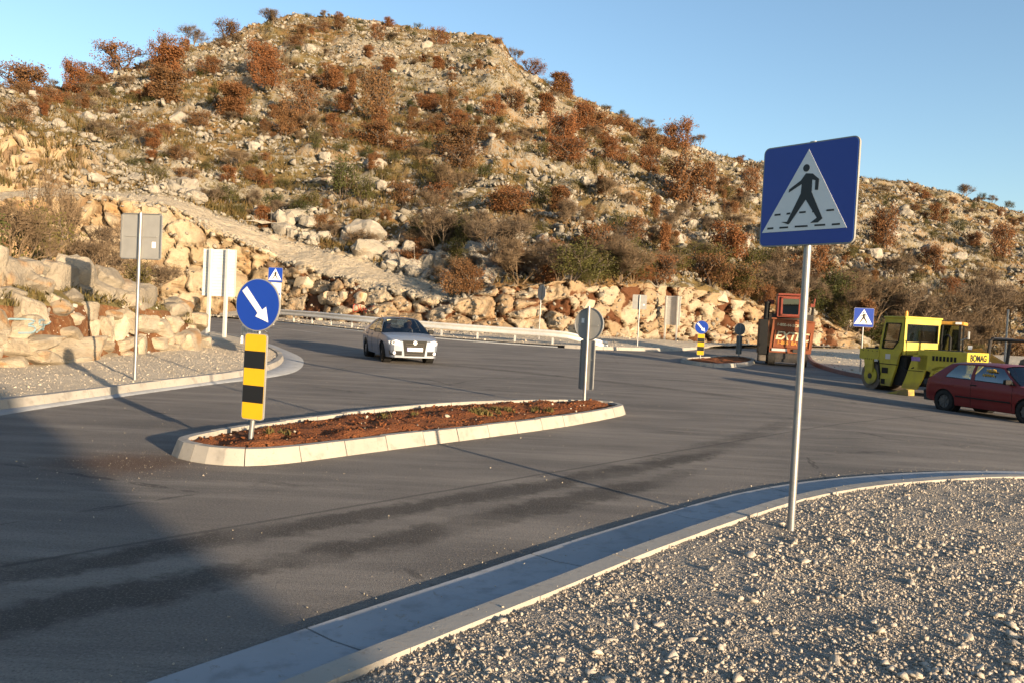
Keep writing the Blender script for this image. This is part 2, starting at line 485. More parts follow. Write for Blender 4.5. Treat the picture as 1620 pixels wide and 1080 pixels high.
def film(name, c, rough=0.35, rib=True):
    """retroreflective sheeting with its faint ribs"""
    c = kc(c); t = NT(name); v = t.objco(); n1 = t.noise(4, 4, 0.6, v)
    col = t.mix(t.math('MULTIPLY', t.ramp(n1, 0.4, 0.75), 0.25), c, tuple(x * 0.75 for x in c))
    w = t.n("ShaderNodeTexWave"); w.inputs["Scale"].default_value = 26; t.lk(v, w.inputs["Vector"])
    return t.done(col, rough, 0, t.bump(w.outputs["Fac"], 0.06, 0.002), 0.5)


M["blue"] = film("blue_sheeting", (0.008, 0.050, 0.37))
M["white"] = film("white_sheeting", (0.92, 0.91, 0.88))
M["yellow_film"] = film("yellow_sheeting", (0.72, 0.42, 0.012))
M["black_film"] = film("black_sheeting", (0.010, 0.010, 0.011), 0.45)
M["faded_red"] = film("faded_red_print", (0.62, 0.30, 0.24))
M["red_film"] = film("red_sheeting", (0.5, 0.04, 0.03))
M["rubber"] = worn("rubber", (0.022, 0.021, 0.020), (0.06, 0.052, 0.045), 8, 0.9, 0, 0.3, amount=0.5, spec=0.1)
M["black"] = worn("black_plastic", (0.014, 0.014, 0.014), (0.024, 0.022, 0.02), 8, 0.6, spec=0.12)
M["dark_metal"] = worn("dark_steel", (0.035, 0.034, 0.034), (0.08, 0.06, 0.045), 5, 0.6, 0.3, amount=0.7)
M["sticker"] = worn("white_sticker", (0.75, 0.75, 0.73))


def car_glass(name, tint, mixf):
    t = NT(name)
    gl = t.n("ShaderNodeBsdfGlossy"); gl.inputs["Roughness"].default_value = 0.02; gl.inputs["Color"].default_value = (0.95, 0.97, 1, 1)
    tr = t.n("ShaderNodeBsdfTransparent"); tr.inputs["Color"].default_value = (*tint, 1)
    lw = t.n("ShaderNodeFresnel"); lw.inputs["IOR"].default_value = 1.5
    f = t.math('ADD', t.math('MULTIPLY', lw.outputs[0], 0.9), mixf)
    mx = t.n("ShaderNodeMixShader"); t.lk(f, mx.inputs[0]); t.lk(tr.outputs[0], mx.inputs[1]); t.lk(gl.outputs[0], mx.inputs[2])
    t.lk(mx.outputs[0], t.out.inputs[0]); return t.m


M["glass"] = car_glass("window_glass", (0.55, 0.60, 0.60), 0.04)
M["glass_dark"] = car_glass("tinted_glass", (0.30, 0.34, 0.36), 0.10)

# ================================================================ the setting
def catmull(pts, step, closed=False, smooth=0):
    p = np.array(pts, dtype=float)
    if closed: q = np.vstack([p[-1:], p, p[:2]])
    else: q = np.vstack([2 * p[0] - p[1], p, 2 * p[-1] - p[-2]])
    out = []
    for i in range(1, len(q) - 2):
        t = np.linspace(0, 1, 24, endpoint=False)[:, None]
        a, b, c, d = q[i - 1], q[i], q[i + 1], q[i + 2]
        out.append(0.5 * ((2 * b) + (-a + c) * t + (2 * a - 5 * b + 4 * c - d) * t ** 2 + (-a + 3 * b - 3 * c + d) * t ** 3))
    o = np.vstack(out)
    o = np.vstack([o, o[:1] if closed else p[-1:]])
    s = np.concatenate([[0], np.cumsum(np.hypot(*np.diff(o, axis=0).T))])
    n = max(3, int(round(s[-1] / step)) + 1)
    ss = np.linspace(0, s[-1], n)
    r = np.stack([np.interp(ss, s, o[:, 0]), np.interp(ss, s, o[:, 1])], 1)
    for _ in range(smooth):
        if closed:
            z = r[:-1]; z = (np.roll(z, 1, 0) + 2 * z + np.roll(z, -1, 0)) / 4; r = np.vstack([z, z[:1]])
        else: r[1:-1] = (r[:-2] + 2 * r[1:-1] + r[2:]) / 4
    return r


def normals2(c, closed=False):
    if closed:
        d = np.roll(c[:-1], -1, 0) - np.roll(c[:-1], 1, 0); d = np.vstack([d, d[:1]])
    else: d = np.gradient(c, axis=0)
    d /= np.linalg.norm(d, axis=1)[:, None]
    return np.stack([-d[:, 1], d[:, 0]], 1)      # to the left of the walk


def strip_mesh(rows, mat, name, parent=None, smooth=True):
    """rows: list of (n,3) arrays"""
    v = np.stack(rows, 0); m, n, _ = v.shape
    i = np.arange(m - 1)[:, None] * n + np.arange(n - 1)[None]
    f = np.stack([i, i + 1, i + n + 1, i + n], -1).reshape(-1, 4)
    return link(name, np_mesh(name, v.reshape(-1, 3), f, smooth), mat, parent)


def kerb_run(parent, c, section, piece, mat, name="kerb_stone", gap=0.012, closed=False, base=None, side=1.0, first=0.0, jitter=0.006):
    """single stones of a kerb: the cross-section (offset inwards, height) carried along the curve"""
    nn = normals2(c, closed) * side
    s = np.concatenate([[0], np.cumsum(np.hypot(*np.diff(c, axis=0).T))])
    cnt = max(1, int(round((s[-1] - first) / piece))); piece = (s[-1] - first) / cnt
    for k in range(cnt):
        a, b = first + k * piece + gap / 2, first + (k + 1) * piece - gap / 2
        u = np.linspace(a, b, 4)
        px = np.stack([np.interp(u, s, c[:, 0]), np.interp(u, s, c[:, 1])], 1)
        nx = np.stack([np.interp(u, s, nn[:, 0]), np.interp(u, s, nn[:, 1])], 1)
        dz = random.uniform(-jitter, jitter); dn = random.uniform(-jitter, jitter)
        org = px.mean(0); oz = gz(*org) if base is None else base
        rows = []
        for off, z in section:
            q = px + nx * (off + dn)
            zz = (ground_z(q[:, 0], q[:, 1]) if base is None else base) + z + (dz if z > 0.02 else 0)
            rows.append(np.stack([q[:, 0] - org[0], q[:, 1] - org[1], zz - oz], 1))
        v = np.stack(rows, 0); m = len(section)
        f = [(i * 4 + j, i * 4 + j + 1, (i + 1) * 4 + j + 1, (i + 1) * 4 + j) for i in range(m - 1) for j in range(3)]
        bm = bmesh.new(); vs = [bm.verts.new(p) for p in v.reshape(-1, 3)]
        for q in f: bm.faces.new([vs[i] for i in q])
        bm.faces.new([vs[i * 4] for i in range(m)]); bm.faces.new([vs[i * 4 + 3] for i in range(m)][::-1])
        bmesh.ops.recalc_face_normals(bm, faces=bm.faces)
        me = bpy.data.meshes.new(name); bm.to_mesh(me); bm.free()
        o = link(name, me, mat, parent, (org[0], org[1], oz))


def rock_hull(seed, n=18, box=0.6, flat=1.0):
    """an angular stone of unit size: the hull of points on a rounded box"""
    r = random.Random(seed)
    bm = bmesh.new()
    for _ in range(n):
        p = Vector((r.uniform(-1, 1), r.uniform(-1, 1), r.uniform(-1, 1)))
        m = max(abs(p.x), abs(p.y), abs(p.z)); b = p / m; s = p.normalized()
        q = (b * box + s * (1 - box)) * r.uniform(0.82, 1.0) * 0.5
        bm.verts.new((q.x, q.y, q.z * flat))
    res = bmesh.ops.convex_hull(bm, input=bm.verts)
    junk = [g for g in res["geom_interior"] if isinstance(g, bmesh.types.BMVert)]
    bmesh.ops.delete(bm, geom=junk, context='VERTS')
    bmesh.ops.delete(bm, geom=[v for v in bm.verts if not v.link_faces], context='VERTS')
    return bm


def rough_rock(seed, n=16, box=0.65, cuts=2, amp=0.07, flat=1.0):
    """a larger broken block: hull, subdivided and roughened"""
    bm = rock_hull(seed, n, box, flat)
    bmesh.ops.bevel(bm, geom=bm.edges[:], offset=0.035, segments=1, affect='EDGES', profile=0.6)
    bmesh.ops.triangulate(bm, faces=bm.faces)
    for _ in range(cuts):
        long_e = [e for e in bm.edges if e.calc_length() > 0.16]
        if long_e: bmesh.ops.subdivide_edges(bm, edges=long_e, cuts=1); bmesh.ops.triangulate(bm, faces=bm.faces)
    bm.normal_update()
    co = np.array([v.co[:] for v in bm.verts])
    d = fbm(co * 5 + seed * 3.7, 3, seed) - 0.5; d2 = fbm(co * 2.0 + seed * 1.3, 2, seed + 9) - 0.5
    for v, a, b in zip(bm.verts, d, d2): v.co += v.normal * float(a * amp * 1.6 + b * amp * 1.4)
    me = bpy.data.meshes.new("rock"); bm.to_mesh(me); bm.free()
    for p in me.polygons: p.use_smooth = True
    me.set_sharp_from_angle(angle=R_(20))
    return me


def hull_arrays(seed, n, box, flat=1.0):
    bm = rock_hull(seed, n, box, flat); bmesh.ops.triangulate(bm, faces=bm.faces)
    bm.verts.index_update()
    v = np.array([x.co[:] for x in bm.verts]); f = np.array([[q.index for q in x.verts] for x in bm.faces]); bm.free()
    return v, f


STONES = [hull_arrays(100 + k, 8, 0.15, 0.72) for k in range(10)]
BOULDERS = [hull_arrays(200 + k, 11, 0.4, 0.85) for k in range(12)]


def rand_rot(n, tilt=3.14):
    a = rng.uniform(0, 2 * np.pi, n); b = rng.uniform(-tilt, tilt, n); c = rng.uniform(-tilt, tilt, n)
    ca, sa, cb, sb, cc, sc = np.cos(a), np.sin(a), np.cos(b), np.sin(b), np.cos(c), np.sin(c)
    z = np.zeros(n); o = np.ones(n)
    rz = np.stack([ca, -sa, z, sa, ca, z, z, z, o], 1).reshape(-1, 3, 3)
    rx = np.stack([o, z, z, z, cb, -sb, z, sb, cb], 1).reshape(-1, 3, 3)
    ry = np.stack([cc, z, sc, z, o, z, -sc, z, cc], 1).reshape(-1, 3, 3)
    return rz @ rx @ ry


def scatter(name, variants, pos, size, mat, parent=None, tilt=3.14, tint=None, kind="stuff"):
    """many stones joined into one mesh"""
    n = len(pos); rot = rand_rot(n, tilt); which = rng.integers(0, len(variants), n)
    size = np.asarray(size)
    if size.ndim == 1: size = np.stack([size * rng.uniform(0.8, 1.2, n), size * rng.uniform(0.7, 1.1, n), size * rng.uniform(0.55, 0.95, n)], 1)
    if tint is None: tint = rng.uniform(0, 1, n) ** 1.6
    V, F, T, off = [], [], [], 0
    for k, (v, f) in enumerate(variants):
        idx = np.nonzero(which == k)[0]
        if len(idx) == 0: continue
        w = np.einsum('nij,nvj->nvi', rot[idx], v[None] * size[idx][:, None, :]) + pos[idx][:, None, :]
        V.append(w.reshape(-1, 3)); ff = f[None] + (np.arange(len(idx)) * len(v))[:, None, None] + off
        F.append(ff.reshape(-1, 3)); T.append(np.repeat(tint[idx], len(v))); off += len(idx) * len(v)
    me = np_mesh(name, np.vstack(V), np.vstack(F)); point_attr(me, "tint", np.concatenate(T))
    o = link(name, me, mat, parent)
    o["kind"] = kind
    return o


def structure(o): o["kind"] = "structure"; return o


# ground that runs on to the horizon, below everything
def axis(a, b, fine, far):
    return np.concatenate([-np.geomspace(-far[0], -a, 14)[:-1] if far[0] < a else [], np.arange(a, b + 1e-6, fine), np.geomspace(b, far[1], 14)[1:]])


gx = np.concatenate([-np.geomspace(3000, 60, 16), np.arange(-56, 100, 4.0), np.geomspace(104, 3000, 16)])
gy = np.concatenate([-np.geomspace(3000, 44, 16), np.arange(-40, 100, 4.0), np.geomspace(104, 3000, 16)])
X, Y = np.meshgrid(gx, gy)
Z = ground_z(X, Y) - 0.35 - 0.01 * np.clip(np.hypot(X, Y) - 120, 0, 600)
ground = structure(strip_mesh([np.stack([X[i], Y[i], Z[i]], 1) for i in range(len(gy))], M["earth"], "ground"))

# the asphalt of the junction
gx = np.arange(-70, 50.1, 0.8); gy = np.arange(-24, 82.1, 0.8)
X, Y = np.meshgrid(gx, gy); Z = ground_z(X, Y) + 0.006 * (fbm(np.stack([X.ravel() * 0.6, Y.ravel() * 0.6, X.ravel() * 0], 1), 3).reshape(X.shape) - 0.5)
road = structure(strip_mesh([np.stack([X[i], Y[i], Z[i]], 1) for i in range(len(gy))], M["asphalt"], "road"))

# ---- near gutter, kerb and gravel verge on which the camera stands
gut = catmull([(-7, -4), (-4.4, -0.5), (-2.6, 1.8), (-1.42, 3.36), (-0.82, 4.15), (-0.2, 4.91), (0.21, 5.45), (0.72, 6.08), (1.55, 7.02), (2.17, 7.72), (2.8, 8.3), (3.67, 8.93), (4.4, 9.34), (5.57, 9.88), (6.8, 10.3), (9.2, 10.95), (13, 11.7), (20, 12.6), (32, 13.6)], 0.12, smooth=30)
gutter = structure(empty("gutter", (0, 0, 0)))
kerb_run(gutter, gut, [(0, -0.03), (0.0, 0.022), (0.20, 0.014), (0.47, 0.034), (0.47, -0.03)], 1.9, M["gutter"], "gutter_slab", 0.014, side=-1, first=0.6, jitter=0.002)
nkerb = structure(empty("kerb", (0, 0, 0)))
kin = gut - normals2(gut) * 0.48
kerb_run(nkerb, kin, [(0, -0.03), (0.012, 0.072), (0.03, 0.088), (0.17, 0.088), (0.175, -0.03)], 1.0, M["kerb"], "kerb_stone", 0.006, side=-1, jitter=0.003)
kb = gut - normals2(gut) * 0.64
hub = np.array([7.0, -6.0])
rows = []
tt = np.concatenate([np.linspace(0, 0.45, 90), np.linspace(0.46, 0.98, 40)])
for t in tt:
    q = kb + (hub - kb) * t
    zz = 0.062 + 0.10 * np.minimum(1, t * 2.2) * (fbm(np.stack([q[:, 0] * 0.8, q[:, 1] * 0.8, q[:, 0] * 0], 1), 3, 5) - 0.42) + 0.035 * (fbm(np.stack([q[:, 0] * 5, q[:, 1] * 5, q[:, 0] * 0], 1), 3, 6) - 0.5)
    rows.append(np.stack([q[:, 0], q[:, 1], zz + ground_z(q[:, 0], q[:, 1]) * (1 - t)], 1))
verge = structure(strip_mesh(rows, M["gravel_bed"], "gravel_verge"))
bpy.context.view_layer.update()


def bvh_of(o):
    me = o.data; co = np.empty(len(me.vertices) * 3, dtype=np.float32); me.vertices.foreach_get("co", co)
    return BVHTree.FromPolygons([Vector(c) for c in co.reshape(-1, 3)], [tuple(p.vertices) for p in me.polygons])


vb = bvh_of(verge)


def drop(b, x, y, z0=200.0):
    h = b.ray_cast(Vector((x, y, z0)), Vector((0, 0, -1)))
    return h[0].z if h[0] is not None else None


NG = 150000
gd = 3.0 + 9.5 * rng.uniform(0, 1, NG) ** 1.7; ga = rng.uniform(-0.32, 0.74, NG)
gxy = np.stack([gd * ga, gd, np.full(NG, 0.3)], 1)
gok = rng.uniform(0, 1, NG) < 0.45 + 0.55 * sstep(0.3, 0.7, fbm(gxy * 1.5, 3, 61))
gsz = np.minimum(0.065, 0.0084 * np.exp(rng.normal(0, 0.56, NG)) * (1.0 + 0.05 * gd) * (0.75 + 0.6 * fbm(gxy * 0.9 + 9, 2, 62)))
pts, sz = [], []
for x, y, s in zip(gxy[gok, 0].tolist(), gxy[gok, 1].tolist(), gsz[gok].tolist()):
    z = drop(vb, x, y)
    if z is None: continue
    pts.append((x, y, z + s * 0.1)); sz.append(s)
    if len(pts) > 78000: break
pts, sz = np.array(pts), np.array(sz)
order = np.argsort(-sz / pts[:, 1])
big, small = order[:260], order[260:]
scatter("crushed_stone", STONES, pts[small], sz[small] * 1.25, M["gravel"], verge, 3.14)
stone_me = []
for k in range(8):
    v, f = hull_arrays(300 + k, 10, 0.2, 0.75); me = np_mesh("stone", v, f); point_attr(me, "tint", np.full(len(v), 0.3 * random.random())); me.materials.append(M["gravel"]); stone_me.append(me)
for i in big:
    s = float(sz[i]) * 1.35
    link("stone", stone_me[random.randrange(8)], None, verge, tuple(pts[i]), (random.uniform(-.5, .5), random.uniform(-.5, .5), random.uniform(0, 6.28)), (s * random.uniform(.9, 1.4), s, s * random.uniform(.6, .9)))

# loose grit on the asphalt, thickest along the gutter and round the island's end
gp_, gs_ = [], []
for i in range(4200):
    k = random.random()
    if k < 0.5:
        j = random.randrange(20, len(gut) - 10); nn_ = normals2(gut[max(0, j - 2):j + 3])[2]; o_ = abs(random.gauss(0, 0.16)) + 0.02
        x, y = gut[j] + nn_ * o_
    elif k < 0.62: x, y = -3.5 + random.gauss(0, 0.75), 7.7 + random.gauss(0, 0.5)
    elif k < 0.72:
        j = random.randrange(20, len(gut) - 10); nn_ = normals2(gut[max(0, j - 2):j + 3])[2]; o_ = random.choice((random.uniform(0.05, .46), random.uniform(.5, .64)))
        x, y = gut[j] - nn_ * o_
        gp_.append((x, y, gz(x, y) + (0.030 if o_ < .48 else 0.092))); gs_.append(0.007 * math.exp(random.gauss(0, 0.5))); continue
    else: x, y = random.uniform(-6, 9), random.uniform(5, 22)
    gp_.append((x, y, gz(x, y) + 0.004)); gs_.append((0.0042 if .5 <= k < .62 else 0.006) * math.exp(random.gauss(0, 0.55)))
scatter("road_grit", STONES, np.array(gp_), np.array(gs_) * 1.2, M["gravel_pale"], road)

# ---- planted traffic island
ISL = [(-3.62, 8.6), (-3.36, 8.2), (-2.85, 8.0), (-2.35, 8.2), (-1.55, 9.2), (-0.5, 10.52), (0.6, 11.93), (1.35, 13.05), (2.0, 14.15), (2.17, 14.7), (1.95, 15.15), (1.4, 15.25), (0.3, 14.75), (-1.0, 13.65), (-1.95, 12.35), (-2.8, 10.8), (-3.35, 9.6)]


def island(pts, name, label, h, piece, w, seed, soil_h):
    c = catmull(pts, 0.1, True, 3)
    ctr = c.mean(0)
    isl = empty(name, (0, 0, 0), 0, label, "traffic island")
    kerb_run(isl, c, [(0, -0.03), (0.0, 0.012), (0.055, h), (w, h), (w + 0.01, 0.0)], piece, M["kerb"], "kerb_stone", 0.010, closed=True, side=1.0)
    inner = c[:-1] + normals2(c, True)[:-1] * (w - 0.03)
    rows = []
    axis_ = np.array(pts[-1 if False else 0]); 
    spine_a, spine_b = inner[np.argmin(inner[:, 1])], inner[np.argmax(inner[:, 1])]
    dv = spine_b - spine_a; L2 = (dv ** 2).sum()
    for t in np.linspace(0, 1, 26):
        tgt = spine_a + np.clip(((inner - spine_a) @ dv) / L2, 0.08, 0.92)[:, None] * dv
        q = inner + (tgt - inner) * t
        z = ground_z(q[:, 0], q[:, 1]) + h - 0.05 + soil_h * math.sin(t * math.pi / 2) + 0.15 * min(1, t * 5) * (fbm(np.stack([q[:, 0] * 3.2, q[:, 1] * 3.2, q[:, 0] * 0 + seed], 1), 4, seed) - 0.5) * 2 * 0.55
        q2 = np.vstack([q, q[:1]]); z2 = np.append(z, z[0])
        rows.append(np.stack([q2[:, 0], q2[:, 1], z2], 1))
    so = strip_mesh(rows, M["red_soil"], "soil", isl)
    sb = bvh_of(so)
    cp, cs, pp, ps = [], [], [], []
    A = inner.min(0); B = inner.max(0)
    for _ in range(int(20000 * (0.12 if soil_h < 0.05 else 1))):
        x, y = random.uniform(A[0], B[0]), random.uniform(A[1], B[1]); z = drop(sb, x, y)
        if z is None: continue
        if random.random() < 0.993: cp.append((x, y, z)); cs.append(min(0.09, 0.015 * math.exp(random.gauss(0, 0.8))))
        else: pp.append((x, y, z + 0.008)); ps.append(0.022 * math.exp(random.gauss(0, 0.5)))
    scatter("soil_clod", STONES, np.array(cp), np.array(cs), M["red_soil"], isl)
    scatter("pebble", STONES, np.array(pp), np.array(ps) * 1.3, M["gravel_pale"], isl)
    return isl, sb


isl1, isl1_b = island(ISL, "traffic_island", "long kerbed island of red soil holding the round blue arrow sign in the foreground", 0.165, 0.62, 0.155, 3, 0.06)
isl2, isl2_b = island([(7.6, 35.6), (8.2, 34.4), (9.1, 34.6), (10.6, 37.0), (12.2, 40.2), (13.2, 43.2), (12.9, 44.6), (12.1, 44.6), (10.3, 41.6), (8.4, 38.0)], "traffic_island", "small distant kerbed island with its own small arrow sign before the rock cut", 0.17, 1.0, 0.2, 8, 0.04)

# ---- left verge with its kerb and concrete apron
lk = catmull([(-9.4, 3.0), (-8.0, 7.6), (-7.0, 10.4), (-6.72, 12.2), (-6.5, 13.9), (-6.12, 16.3), (-5.95, 18.0), (-6.05, 20.0), (-6.5, 22.6), (-7.4, 25.8), (-8.9, 29.2), (-10.9, 32.9), (-14.2, 36.6), (-20, 40.6), (-30, 45), (-48, 51)], 0.2, smooth=10)
lkerb = structure(empty("kerb", (0, 0, 0)))
kerb_run(lkerb, lk, [(0, -0.03), (0.0, 0.03), (0.05, 0.17), (0.19, 0.17), (0.2, -0.02)], 1.0, M["kerb"], "kerb_stone", 0.012, side=1)
apw = 0.10 + 0.48 * sstep(15.5, 20.5, lk[:, 1]) + 0.35 * sstep(11.5, 9.0, lk[:, 1])
nl = normals2(lk)
q0, q1 = lk + nl * 0.02, lk - nl * apw[:, None]
apron = structure(strip_mesh([np.column_stack([q0, ground_z(q0[:, 0], q0[:, 1]) + 0.045]), np.column_stack([q1, ground_z(q1[:, 0], q1[:, 1]) + 0.018]), np.column_stack([q1 - nl * 0.01, ground_z(q1[:, 0], q1[:, 1]) - 0.03])], M["gutter"], "concrete_apron", smooth=False))


def verge_strip(name, edge, far, n, mat, z0=0.12, amp=0.05, rise=0.0):
    rows = []
    for t in np.linspace(0, 1, n):
        q = edge + (far - edge) * t
        rows.append(np.column_stack([q, ground_z(q[:, 0], q[:, 1]) + z0 + rise * t + amp * min(1, t * n / 3) * (fbm(np.stack([q[:, 0], q[:, 1], q[:, 0] * 0], 1), 4, 2) - 0.45) * 2]))
    return structure(strip_mesh(rows, mat, name))


le = lk + nl * 0.18
lfar = np.stack([np.interp(lk[:, 1], [3, 12, 24, 29, 33, 37, 41, 52], [-17, -16, -16, -17, -19.5, -24, -34, -62]), lk[:, 1] + np.interp(lk[:, 1], [3, 28, 52], [0, -2, -9])], 1)
lverge = verge_strip("gravel_verge", le, lfar, 26, M["gravel_bed_pale"], 0.14, 0.05, 0.55)
lvb = bvh_of(lverge)


def pave_stones(b, parent, n, xr, yr, s0, mat, cond=lambda x, y: True):
    p, s = [], []
    for _ in range(n):
        x, y = random.uniform(*xr), random.uniform(*yr)
        if not cond(x, y): continue
        z = drop(b, x, y)
        if z is None: continue
        p.append((x, y, z)); s.append(s0 * math.exp(random.gauss(0, 0.5)))
    return scatter("crushed_stone", STONES, np.array(p), np.array(s) * 1.3, mat, parent)


pave_stones(lvb, lverge, 22000, (-12, -5.8), (9.5, 30), 0.018, M["gravel_pale"])

# ---- far verge behind the guardrail
fe = catmull([(-44, 70), (-30, 63.5), (-17.5, 54.6), (-12.9, 50.0), (-8.4, 46.2), (-4, 44.3), (0, 43.2), (3.0, 42.4), (4.3, 42.2), (5.6, 42.9), (7.2, 44.4), (9.0, 46.8), (10.9, 50.2), (12.9, 54.6), (16.2, 62.5), (21, 74)], 0.4, smooth=4)
ffar = fe + np.stack([np.interp(fe[:, 0], [-44, 4, 12, 21], [2, 0, 7, 12]), np.interp(fe[:, 0], [-44, -8, 4, 21], [6, 12, 15, 2])], 1)
fverge = verge_strip("gravel_verge", fe, ffar, 16, M["gravel_bed_pale"], 0.11, 0.08, 0.22)
fvb = bvh_of(fverge)
pave_stones(fvb, fverge, 6000, (-16, 18), (42, 66), 0.05, M["gravel_pale"])
fkerb = structure(empty("kerb", (0, 0, 0)))
ksel = fe[fe[:, 0] > 2.5]
kerb_run(fkerb, ksel, [(-0.2, -0.03), (-0.19, 0.03), (-0.14, 0.17), (0.02, 0.17), (0.02, -0.02)], 1.0, M["kerb"], "kerb_stone", 0.015, side=1)
ksel = fe[(fe[:, 0] < 2.5) & (fe[:, 0] > -18)]
kerb_run(fkerb, ksel, [(-0.16, -0.03), (-0.16, 0.05), (-0.02, 0.06), (0.02, -0.02)], 2.0, M["gutter"], "edge_stone", 0.015, side=1)

# ---- right verge beyond the yellow roller
re_ = catmull([(31, 82), (26, 69), (21.5, 57.5), (18.3, 48.8), (16.6, 43.5), (15.8, 39.8), (15.45, 36.5), (15.7, 34.0), (16.8, 32.2), (19, 31.0), (24, 30.2), (36, 29.6), (50, 29)], 0.3, smooth=4)
rfar = np.stack([np.full(len(re_), 62.0), np.linspace(84, 40, len(re_))], 1)
rverge = verge_strip("gravel_verge", re_, rfar, 24, M["gravel_bed_pale"], 0.12, 0.12)
rvb = bvh_of(rverge)
pave_stones(rvb, rverge, 4000, (15.5, 34), (31, 60), 0.05, M["gravel_pale"])
rkerb = structure(empty("kerb", (0, 0, 0)))
kerb_run(rkerb, re_, [(-0.2, -0.03), (-0.19, 0.03), (-0.14, 0.16), (0.02, 0.16), (0.02, -0.02)], 1.0, M["red_kerb"], "kerb_stone", 0.012, side=1)

# faded centre line of the far road
for (a, b) in (((-19.5, 50.3), (-14.6, 46.0)), ((-13.6, 45.1), (-10.0, 41.6))):
    a, b = np.array(a), np.array(b); d = (b - a) / np.linalg.norm(b - a); n = np.array([-d[1], d[0]]) * 0.06
    m_ = 12; rows = []
    for s in (-1, 1):
        q = a[None] + (b - a)[None] * np.linspace(0, 1, m_)[:, None] + n * s
        rows.append(np.column_stack([q, ground_z(q[:, 0], q[:, 1]) + 0.009]))
    structure(strip_mesh(rows, M["line_paint"], "road_line"))

